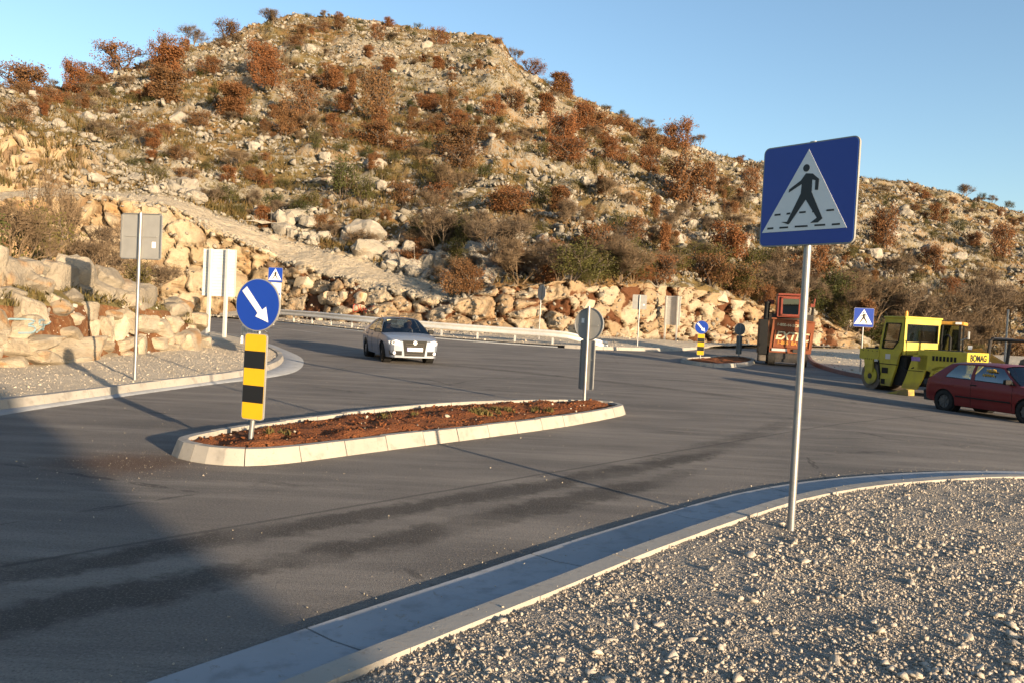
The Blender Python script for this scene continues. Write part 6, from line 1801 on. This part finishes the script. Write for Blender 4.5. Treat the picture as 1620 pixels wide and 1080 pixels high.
# --- red hatchback
ra, fa = np.array([11.95, 21.75]), np.array([12.70, 19.45])
hd = (fa - ra) / np.linalg.norm(fa - ra); rt = np.array([hd[1], -hd[0]])       # the near wheels stand at ra, fa: the right side
cm = (ra + fa) / 2 - rt * 0.74
car2 = empty("hatchback_car", (cm[0], cm[1], gz(*cm) - 0.005), math.atan2(hd[1], hd[0]), "old dark red three-door hatchback parked in front of the yellow roller", "car")
HAT = dict(L=3.98, W=1.66, H=1.41, xf=2.03, axles=(0.80, 3.27), rw=0.29, tumble=0.045, steer=0, spokes=8, rim_mat=M["hubcap"],
           shoulder=[(0, .70), (.08, .78), (.5, .83), (1.1, .90), (1.5, .91), (3.3, .95), (3.75, .94), (3.9, .88), (3.98, .78)],
           plan=[(0, .86), (.08, .92), (.2, .95), (.5, .98), (.9, 1), (3.4, 1), (3.8, .95), (3.92, .91), (3.98, .86)],
           sill=[(0, .24), (.4, .20), (1.2, .21), (2.9, .22), (3.6, .26), (3.98, .34)], cowl=1.12, deck=3.86,
           green=dict(a0=1.02, a1=1.62, c1=3.28, c0=3.88, wr=.60, roof=[(1.5, 1.36), (1.9, 1.405), (2.5, 1.41), (3.1, 1.39), (3.4, 1.35)],
                      pillars=[(0, .04, 0, .045), (.47, .51, .47, .525), (.80, 1, .83, 1)], windows=[(.04, .47, .045, .47), (.51, .80, .525, .83)]),
           seat=1.95, handles=(2.35,), seams=(1.22, 2.42), mirror_mat=M["black"], handle_mat=M["black"])
k2 = make_car(car2, HAT, M["car_red"])
for sg in (1, -1):
    b_ = MB()
    for a_, c_ in ((1.25, 2.88), ): b_.box((k2["X"]((a_ + c_) / 2), sg * .835, .47), (c_ - a_, .025, .035))
    b_.build("trim_strip", M["black"], car2)
    MB().cyl((k2["X"](.04), sg * .58, .60), (k2["X"](0) + .03, sg * .58, .60), .085, n=18).build("headlight", M["lamp_glass"], car2)
    front_panel(k2, "tail_light" if False else "indicator", [(sg * .62, .42), (sg * .76, .42), (sg * .76, .48), (sg * .62, .48)], M["yellow_film"], car2, .02)
front_panel(k2, "grille", [(-.46, .68), (.46, .68), (.46, .54), (-.46, .54)], M["black"], car2, .02)
front_panel(k2, "front_bumper", [(-.72, .50), (.72, .50), (.72, .34), (-.72, .34)], M["black"], car2, .06, .08)
MB().box((k2["X"](3.98) - .03, 0, .47), (.14, 1.42, .17), bevel=.03).build("rear_bumper", M["black"], car2)
# yellow writing stuck inside the near door window
Sg = HAT["green"]
yw = -(0.5 * (HAT["W"] / 2 * .955 + Sg["wr"]) + .045)
for row, (zc, x0, x1) in enumerate(((1.22, 1.78, 2.06), (1.10, 1.80, 2.14))):
    sc_ = MB(); n_ = 15; rr_ = random.Random(5 + row)
    sc_.tube([(k2["X"](x0 + (x1 - x0) * i / (n_ - 1)), yw + .16 * (zc - 1.16) * 2, zc + (.035 if i % 2 else -.03) * rr_.uniform(.5, 1.2)) for i in range(n_)], .011, 5)
    sc_.build("window_scrawl", M["yellow_film"], car2)

# --- yellow combination roller, its two halves folded at the joint
roller = empty("road_roller", (13.9, 27.6, gz(13.9, 27.6)), 0, "yellow articulated road roller with glazed cab and steel drum behind the red car", "road roller")
F1 = Matrix.Translation((13.05 - 13.9, 29.8 - 27.6, 0.0)) @ Matrix.Rotation(math.atan2(-.97, .24), 4, 'Z')
F2 = Matrix.Translation((13.72 - 13.9, 27.45 - 27.6, -0.02)) @ Matrix.Rotation(math.atan2(-.83, .56), 4, 'Z')
Yl = M["roller_yellow"]


def part(mb, name, mat, fr, parent=None, smooth=False):
    o_ = mb.build(name, mat, parent or roller, smooth)
    if parent is None: o_.matrix_local = fr
    return o_


dr = part(MB().cyl((.52, .10, .52), (.52, 1.52, .52), .52, n=48), "drum", M["steel"], F1, None, True)
MB().cyl((.52, .055, .52), (.52, .11, .52), .33, n=28).build("drum_side", Yl, dr); MB().cyl((.52, .03, .50), (.52, .06, .50), .10, n=16).build("hub", M["dark_metal"], dr)
part(MB().prism([(-.05, 1.48), (1.0, 1.50), (1.0, 1.22), (.92, 1.12), (.70, 1.12), (.70, .66), (.30, .66), (.22, 1.08), (-.05, 1.12)], 'y', 0.0, .06).prism([(-.05, 1.48), (1.0, 1.50), (1.0, 1.2), (-.05, 1.12)], 'y', 1.52, 1.60).box((.45, .8, 1.42), (.95, 1.5, .12)), "front_yoke", Yl, F1)
MB_ = MB()
for k in range(4): MB_.cyl((.28 + .12 * k, -.012, 1.12), (.28 + .12 * k, .01, 1.12), .018, n=8)
part(MB_, "bolts", M["black"], F1)
sp = part(MB().prism([(.95, 1.50), (2.15, 1.52), (1.96, 1.28), (1.88, .92), (1.62, .22), (1.14, .22), (1.06, .92), (.95, 1.12)], 'y', 0.02, .10), "side_plate", Yl, F1)
part(MB().prism([(.95, 1.50), (2.15, 1.52), (1.9, .9), (1.62, .3), (1.14, .3), (.95, 1.12)], 'y', 1.5, 1.58), "side_plate", Yl, F1)
for (u, z, w, h) in ((1.34, .76, .30, .20), (1.27, .36, .18, .18)): MB().box((u, .012, z), (w, .03, h)).build("step_opening", M["black"], sp)
MB().box((1.45, .014, 1.26), (.24, .012, .18)).build("label", M["panel"], sp); MB().box((.42, .80, 1.51), (.7, 1.3, .05)).build("water_tank_lid", M["dark_metal"], sp)
MB().box((1.5, .016, .99), (.9, .016, .03)).build("seam", M["black"], sp)
part(MB().tube([(.98, .02, 1.10), (1.04, .0, .85), (1.10, .0, .62), (1.08, .02, .42)], .035, 8), "hose", M["black"], F1)
# cab
cab_side = [(.92, 1.50), (1.18, 2.62), (2.20, 2.62), (2.17, 1.66), (1.98, 1.36)]
for v0, v1 in ((.04, .09), (1.46, 1.51)):
    ci_ = MB()
    # window frame: posts round the opening
    for poly in ([(.92, 1.50), (1.18, 2.62), (1.30, 2.62), (1.10, 1.52)], [(1.30, 2.62), (1.24, 2.44), (2.02, 2.44), (2.20, 2.62)], [(2.20, 2.62), (2.02, 2.44), (1.92, 1.80), (1.66, 1.52), (1.98, 1.36), (2.17, 1.66)], [(1.10, 1.52), (.92, 1.50), (1.98, 1.36), (1.66, 1.52)]):
        ci_.prism(poly, 'y', v0, v1)
    part(ci_, "cab_side", Yl, F1)
gw = part(MB().prism([(1.09, 1.54), (1.25, 2.44), (2.02, 2.44), (1.92, 1.80), (1.66, 1.52)], 'y', .06, .07), "side_window", M["glass"], F1)
wf = [(1.10, 1.55), (1.26, 2.43), (2.01, 2.43), (1.91, 1.81), (1.66, 1.54)]
fr = MB()
for k in range(5):
    a_, b2_ = wf[k], wf[(k + 1) % 5]; fr.tube([(a_[0], .035, a_[1]), (b2_[0], .035, b2_[1])], .022, 6)
fr.tube([(1.14, .035, 1.80), (1.90, .035, 1.78)], .018, 6); fr.build("window_seal", M["black"], gw)
part(MB().prism([(1.09, 1.54), (1.25, 2.44), (2.02, 2.44), (1.92, 1.80), (1.66, 1.52)], 'y', 1.48, 1.49), "side_window", M["glass"], F1)
part(MB().box((1.68, .775, 2.65), (1.10, 1.56, .07), bevel=.02), "cab_roof", Yl, F1)
# sunlit end of the cab: frame and pane
ew = MB()
ew.prism([(.04, 1.36), (1.51, 1.36), (1.51, 1.80), (.04, 1.80)], 'x', 2.13, 2.19); ew.prism([(.04, 2.42), (1.51, 2.42), (1.51, 2.62), (.04, 2.62)], 'x', 2.13, 2.19)
ew.prism([(.04, 1.80), (.13, 1.80), (.13, 2.42), (.04, 2.42)], 'x', 2.13, 2.19); ew.prism([(1.42, 1.80), (1.51, 1.80), (1.51, 2.42), (1.42, 2.42)], 'x', 2.13, 2.19)
part(ew, "cab_end", Yl, F1)
ep = part(MB().prism([(.13, 1.80), (1.42, 1.80), (1.42, 2.42), (.13, 2.42)], 'x', 2.15, 2.16), "end_window", M["glass"], F1)
MB().box((2.185, .775, 1.81), (.02, 1.3, .025)).box((2.185, .775, 2.41), (.02, 1.3, .025)).box((2.185, .14, 2.11), (.02, .025, .6)).box((2.185, 1.41, 2.11), (.02, .025, .6)).build("window_seal", M["black"], ep)
MB().tube([(2.2, .80, 2.40), (2.21, .78, 2.12), (2.2, .84, 1.95)], .010, 5).build("wiper", M["black"], ep)
part(MB().box((1.55, .78, 1.62), (.55, .55, .14), bevel=.04).box((1.34, .78, 1.88), (.14, .52, .5), bevel=.04).cyl((1.72, .78, 1.5), (1.85, .78, 1.95), .025), "seat", M["seat"], F1)
part(MB().box((1.95, .78, .80), (.55, 1.25, 1.05)), "articulation", M["black"], F1)
# rear half
rs = part(MB().prism([(.12, 1.40), (.62, 1.42), (.60, 1.00), (.50, .62), (.30, .22), (-.25, .22), (-.10, .62)], 'y', .0, .08), "step_panel", Yl, F2)
MB().box((.22, -.008, 1.27), (.30, .012, .14)).build("label", worn("purple_label", (0.22, 0.10, 0.30), (0.4, 0.3, 0.45), 8), rs); MB().box((.22, -.006, .86), (.56, .010, .02)).build("seam", M["black"], rs)
hood = part(MB().box((1.10, .70, 1.24), (1.66, 1.40, .70), bevel=.025).prism([(.55, .98), (1.9, .98), (1.86, .84), (1.62, .80), (.85, .80), (.62, .90)], 'y', .02, .08), "engine_hood", Yl, F2)
MB().box((1.05, .70, 1.60), (1.3, 1.1, .03)).build("hood_grille", M["black"], hood)
text_mesh("lettering", "BOMAG", .30, M["black_film"], hood, (1.935, .70, 1.40), (R_(90), 0, R_(90)), extrude=.003, sx=1.02, bold=.010)
part(MB().box((1.0, .75, .62), (1.5, 1.0, .5)), "rear_frame", M["dark_metal"], F2)
for v in (.06, .50, .94, 1.28):
    wh = MB().cyl((1.28, v, .50), (1.28, v + .34, .50), .50, n=30); tw_ = part(wh, "rear_tyre", M["rubber"], F2, None, True); MB().cyl((1.28, v - .01, .50), (1.28, v + .02, .50), .24, n=20).build("rim", Yl, tw_)
part(MB().prism([(.72, .72), (.80, .98), (1.05, 1.08), (1.5, 1.08), (1.76, .98), (1.84, .72), (1.78, .72), (1.66, .92), (1.42, 1.02), (1.1, 1.02), (.9, .92), (.78, .72)], 'y', .0, .45), "fender", Yl, F2)
part(MB().cyl((.95, .75, 1.44), (.95, .75, 2.05), .045).tube([(.95, .75, 2.03), (.90, .75, 2.10), (.82, .75, 2.11)], .045, 8), "exhaust", M["black"], F2)
part(MB().tube([(2.24, 1.50, 1.5), (2.24, 1.54, 2.45)], .03, 8), "grab_rail", M["black"], F1)
# small fittings
for v in (.05, 1.50): part(MB().tube([(2.24, v, .95), (2.30, v, 1.30), (2.30, v, 1.75), (2.24, v, 1.85)], .018, 6), "hand_rail", M["black"], F1)
part(MB().cyl((1.9, .3, 2.68), (1.9, .3, 2.84), .06).cyl((1.9, .3, 2.84), (1.9, .3, 2.88), .045), "beacon", M["loader_orange"], F1)
part(MB().tube([(1.95, .18, .95), (2.3, .10, .80), (2.6, .15, .95)], .028, 6).tube([(1.95, .25, .85), (2.35, .16, .68), (2.65, .2, .85)], .022, 6), "hydraulic_hose", M["rubber"], F1)
for k in range(7): part(MB().box((.82 + .12 * k, -.004, 1.33), (.07, .02, .16)), "louvre", M["black"], F2)
part(MB().cyl((.42, .35, 1.53), (.42, .35, 1.60), .07).cyl((.62, 1.1, 1.53), (.62, 1.1, 1.58), .05), "filler_cap", M["black"], F1)
for u in (.15, .42, .66, .90): part(MB().box((u, -.006, 1.42), (.03, .02, .03)), "bolt", M["dark_metal"], F1)
part(MB().box((.04, .8, .30), (.05, 1.3, .06)), "scraper_bar", M["dark_metal"], F1)
# yellow wheel chock on the ground under it
wx, wy = 13.35, 27.2
ch = empty("wheel_chock", (wx, wy, gz(wx, wy) + .01), R_(-62), "yellow wedge lying on the asphalt under the yellow roller", "wheel chock")
MB().prism([(-.42, 0), (.42, 0), (.40, .20), (.28, .22)], 'y', -.16, .16).build("wedge", M["roller_yellow"], ch)

# --- orange screening machine
mx, my = 14.0, 40.6
scr = empty("screening_machine", (mx, my, gz(mx, my) + .01), R_(-14), "rusty orange screening machine with red cab, half behind the near sign post", "machine")
Or = M["machine_orange"]
hp = MB().prism([(-.86, .70), (1.18, .70), (1.30, 2.28), (-.72, 2.42)], 'y', .0, 2.6).build("hopper", Or, scr)
fr = MB()
for a_, b2_ in (((-.66, .95), (1.06, .92)), ((1.06, .92), (1.12, 1.72)), ((1.12, 1.72), (-.60, 1.80)), ((-.60, 1.80), (-.66, .95))):
    fr.tube([(a_[0], -.02, a_[1]), (b2_[0], -.02, b2_[1])], .035, 4)
fr.box((.22, -.03, 2.34), (2.06, .08, .07), Euler((0, R_(3.2), 0)).to_matrix()).box((.15, -.03, .72), (2.0, .08, .08)).build("hopper_rib", Or, hp)
text_mesh("lettering", "1-800-44-SCREEN", .19, M["cream_paint"], hp, (.18, -.012, 2.06), (R_(90), R_(3.0), 0), bold=.004, sx=1.0)
text_mesh("lettering", "EXTEC", .58, M["cream_paint"], hp, (.22, -.012, 1.50), (R_(90), R_(2.5), 0), shear=.25, bold=.018, sx=.92)
text_mesh("lettering", "1-886  8A  010", .24, M["yellow_letter"], hp, (.24, -.012, 1.16), (R_(90), R_(2.0), 0), bold=.006, sx=1.0)
MB().box((-.35, -.04, .82), (.75, .05, .13)).build("lamp_bar", M["panel"], hp); MB().box((.55, -.05, .80), (.5, .08, .16)).build("latch", M["dark_metal"], hp)
cb2 = MB().box((0.02, .65, 3.02), (1.18, 1.2, 1.10), bevel=.03).build("cab", M["machine_red"], scr)
MB().box((0.08, .03, 3.02), (.80, .05, .78)).build("window", M["glass_dark"], cb2); MB().box((0.08, .045, 3.02), (.76, .03, .74)).build("dark_inside", M["interior"], cb2)
f2 = MB()
for s in (-1, 1): f2.box((.08 + s * .43, .02, 3.02), (.09, .09, .95)); f2.box((.08, .02, 3.02 + s * .44), (.95, .09, .09))
f2.build("window_frame", M["machine_red"], cb2); MB().box((.05, .6, 3.63), (1.2, 1.4, .09)).build("cab_roof", M["machine_red"], cb2)
MB().box((.2, 1.2, 2.5), (2.0, 1.8, .3)).build("engine_deck", M["dark_metal"], scr)
MB().box((-1.16, .9, 1.45), (.40, 1.9, 1.75)).box((-1.2, .3, .45), (.36, .5, .5)).build("side_conveyor", M["black"], scr); MB().box((-1.18, .02, .38), (.36, .4, .28)).build("conveyor_foot", M["steel"], scr)
MB().cyl((-1.05, .5, 2.3), (-1.02, .5, 3.15), .14).cyl((-1.02, .5, 3.15), (-1.02, .5, 3.25), .17).build("air_filter", M["black"], scr)
MB().box((-.85, .9, 3.25), (.34, .4, .22)).build("work_lamp", M["machine_red"], scr)
MB().cyl((1.22, .8, 2.2), (1.24, .8, 3.05), .07).build("exhaust_pipe", M["black"], scr); MB().box((1.22, .8, 3.15), (.2, .2, .16)).cyl((1.28, .8, 3.2), (1.31, .8, 3.5), .04).build("beacon_mount", M["machine_red"], scr)
for sx in (-.70, .85):
    for yy in (.4, 1.9):
        wt = MB().cyl((sx - .17, yy, .48), (sx + .17, yy, .48), .48, n=28).build("wheel", M["rubber"], scr, True); MB().cyl((sx - .18, yy, .48), (sx - .15, yy, .48), .22, n=18).build("rim", M["steel"], wt)
MB().box((.08, 1.2, .55), (1.2, 2.4, .35)).box((.08, .1, .35), (1.5, .12, .30)).build("chassis", M["dark_metal"], scr)

# --- wheel loader standing behind the roller
ld = empty("wheel_loader", (18.0, 33.2, gz(18.0, 33.2)), R_(-35), "orange wheel loader with pale glazed cab, mostly hidden behind the yellow roller", "loader")
Lo = M["loader_orange"]
lc = MB()
for (x, y) in ((-.6, -.6), (.6, -.6), (-.6, .6), (.6, .6)): lc.box((x, y, 1.85), (.08, .08, 1.3))
lc.build("cab_post", M["black"], ld)
MB().box((0, 0, 2.56), (1.5, 1.45, .14), bevel=.03).build("cab_roof", Lo, ld); MB().box((.55, -.73, 2.57), (.22, .05, .09)).box((-.45, -.73, 2.57), (.22, .05, .09)).build("roof_lamp", M["lamp_glass"], ld)
for (c_, s_) in (((0, -.6, 1.9), (1.15, .02, 1.15)), ((0, .6, 1.9), (1.15, .02, 1.15)), ((.6, 0, 1.9), (.02, 1.15, 1.15)), ((-.6, 0, 1.9), (.02, 1.15, 1.15))): MB().box(c_, s_).build("cab_window", M["glass"], ld)
MB().box((0, 0, 1.05), (1.5, 1.5, .5), bevel=.05).box((-1.4, 0, 1.15), (1.5, 1.3, .7), bevel=.08).prism([(.7, 1.3), (1.4, 1.15), (2.0, .75), (1.9, .55), (.7, .7)], 'y', -.5, .5).build("body", Lo, ld)
for sy in (-.45, .45): MB().prism([(.8, 1.5), (1.3, 1.62), (2.6, .85), (2.5, .65), (1.25, 1.38), (.8, 1.28)], 'y', sy - .06, sy + .06).build("lift_arm", Lo, ld)
MB().prism([(2.5, .35), (2.75, 1.25), (2.95, 1.35), (3.35, .95), (3.3, .85), (2.95, 1.15), (2.8, .95), (2.75, .45), (3.35, .4), (3.35, .32)], 'y', -1.1, 1.1).build("bucket", M["steel"], ld)
for (x, y) in ((1.1, -.8), (1.1, .8), (-1.3, -.8), (-1.3, .8)):
    wt = MB().cyl((x, y - .22, .62), (x, y + .22, .62), .62, n=30).build("wheel", M["rubber"], ld, True); MB().cyl((x, y - .24, .62), (x, y + .24, .62), .28, n=18).build("rim", Lo, wt)
MB().tube([(.66, -.65, 1.9), (.95, -.85, 2.0), (.95, -.85, 2.2)], .02, 6).box((.95, -.88, 2.1), (.05, .2, .3)).build("mirror", M["panel"], ld)
MB().box((1.0, -.6, 1.62), (.14, .22, .16)).build("headlight", M["lamp_glass"], ld)

# --- dark flatbed trailer at the right edge
tl = empty("flatbed_trailer", (18.6, 27.8, gz(18.6, 27.8)), R_(-50), "dark steel flatbed trailer with a hoop, cut by the right edge", "trailer")
MB().box((1.0, 0, .95), (5.2, 2.0, .16)).box((1.0, -.9, .78), (5.0, .12, .22)).box((1.0, .9, .78), (5.0, .12, .22)).build("bed", M["dark_metal"], tl)
MB().tube([(-1.5, -.95, .9), (-1.42, -.95, 1.98), (-1.35, -.93, 2.06), (-1.35, .93, 2.06), (-1.42, .95, 1.98), (-1.5, .95, .9)], .06, 8).build("hoop", M["dark_metal"], tl)
MB().tube([(-1.4, -.9, 2.03), (3.4, -.9, 2.03)], .055, 8).tube([(3.4, -.9, 2.03), (3.4, -.9, .95)], .05, 8).build("side_rail", M["dark_metal"], tl)
MB().box((1.6, 0, 1.30), (2.2, 1.6, .55), bevel=.05).build("load", M["black"], tl)
for x in (.6, 1.7):
    for sy in (-.85, .85):
        wt = MB().cyl((x, sy - .14, .42), (x, sy + .14, .42), .42, n=24).build("wheel", M["rubber"], tl, True); MB().cyl((x, sy - .15, .42), (x, sy + .15, .42), .2, n=16).build("rim", M["steel"], wt)
MB().tube([(-1.6, -.5, .85), (-3.0, 0, .6), (-1.6, .5, .85)], .05, 8).build("drawbar", M["dark_metal"], tl)

pp_ = empty("steel_pole", (27.0, 43.6, gz(27.0, 43.6)), 0, "thin pale steel pole standing in the brush above the red car", "pole")
MB().tube([(0, 0, -.3), (0, 0, 3.45)], .055, 12).build("shaft", M["galv"], pp_, True); MB().cyl((0, 0, 3.45), (0, 0, 3.5), .065, n=12).build("cap", M["galv"], pp_)

# ================================================================ house behind the camera and unseen stand-ins beside it, whose long shadows cross the junction
M["plaster"] = worn("plaster", (0.55, 0.50, 0.42), (0.45, 0.40, 0.34), 1.5, 0.9)
M["tile"] = worn("roof_tile", (0.30, 0.12, 0.07), (0.2, 0.09, 0.06), 3, 0.85)
SD = Vector((.66, -.751, 0)); WD = Vector((-.751, -.66, 0))


def house(corner, wlen, dlen, h, label, sgn=1, roof=True):
    """corner nearest the junction; runs wlen across the sunlight and dlen towards the sun"""
    c = Vector((corner[0], corner[1], 0)); o_ = empty("house", c, math.atan2(SD.y, SD.x), label, "house")
    z0 = -.4
    y0, y1 = (0, -wlen) if sgn > 0 else (0, wlen)      # local +Y is to the left of SD
    lo_, hi_ = min(y0, y1), max(y0, y1)
    MB().box((dlen / 2, (lo_ + hi_) / 2, (h + z0) / 2), (dlen, hi_ - lo_, h - z0)).build("wall", M["plaster"], o_)
    MB().box((dlen / 2, (lo_ + hi_) / 2, h + .09), (dlen + .3, hi_ - lo_ + .3, .16)).build("roof", M["tile"], o_)
    for k in range(max(1, int((hi_ - lo_) // 3))):
        yy = lo_ + (k + .5) * (hi_ - lo_) / max(1, int((hi_ - lo_) // 3))
        w_ = MB().box((-.02, yy, 1.6), (.05, 1.1, 1.2)).build("window", M["glass_dark"], o_); MB().box((-.05, yy, .97), (.12, 1.3, .06)).build("sill", M["kerb"], w_)
    return o_


house((13.0, -12.9), 13, 8, 5.0, "plain house behind the camera that shades the lower left of the road", 1)
nm_ = lambda n_, m_: (n_ * .751 + m_ * .66, n_ * .66 - m_ * .751)  # the next three are unseen shadow casters, heights picked for the shade they throw
house(nm_(28.1, 14), 3.0, 6, 3.1, "unseen low block off to the right, sized to shade the road before the roller", -1)
house(nm_(31.2, 14), 9.0, 7, 4.9, "unseen building off to the right, sized to shade the foot of the orange machine", -1)
house(nm_(47.0, 16), 8.0, 7, 8.3, "unseen tall block off to the right, sized to shade the far two-post board", -1)
uc = empty("shadow_block", (12.1, -3.4, .05), R_(40), "unseen grey block behind the camera, added to cast the broad road shadow", "shadow block")  # unseen stand-in, put here only to cast the broad shadow across the road
MB().box((0, 0, .85), (.30, .55, 1.7), bevel=.02).build("box", M["panel"], uc); MB().box((0, 0, .05), (.36, .6, .2)).build("plinth", M["kerb"], uc); MB().box((0, -.28, .9), (.02, .02, 1.3)).build("door_seam", M["black"], uc)
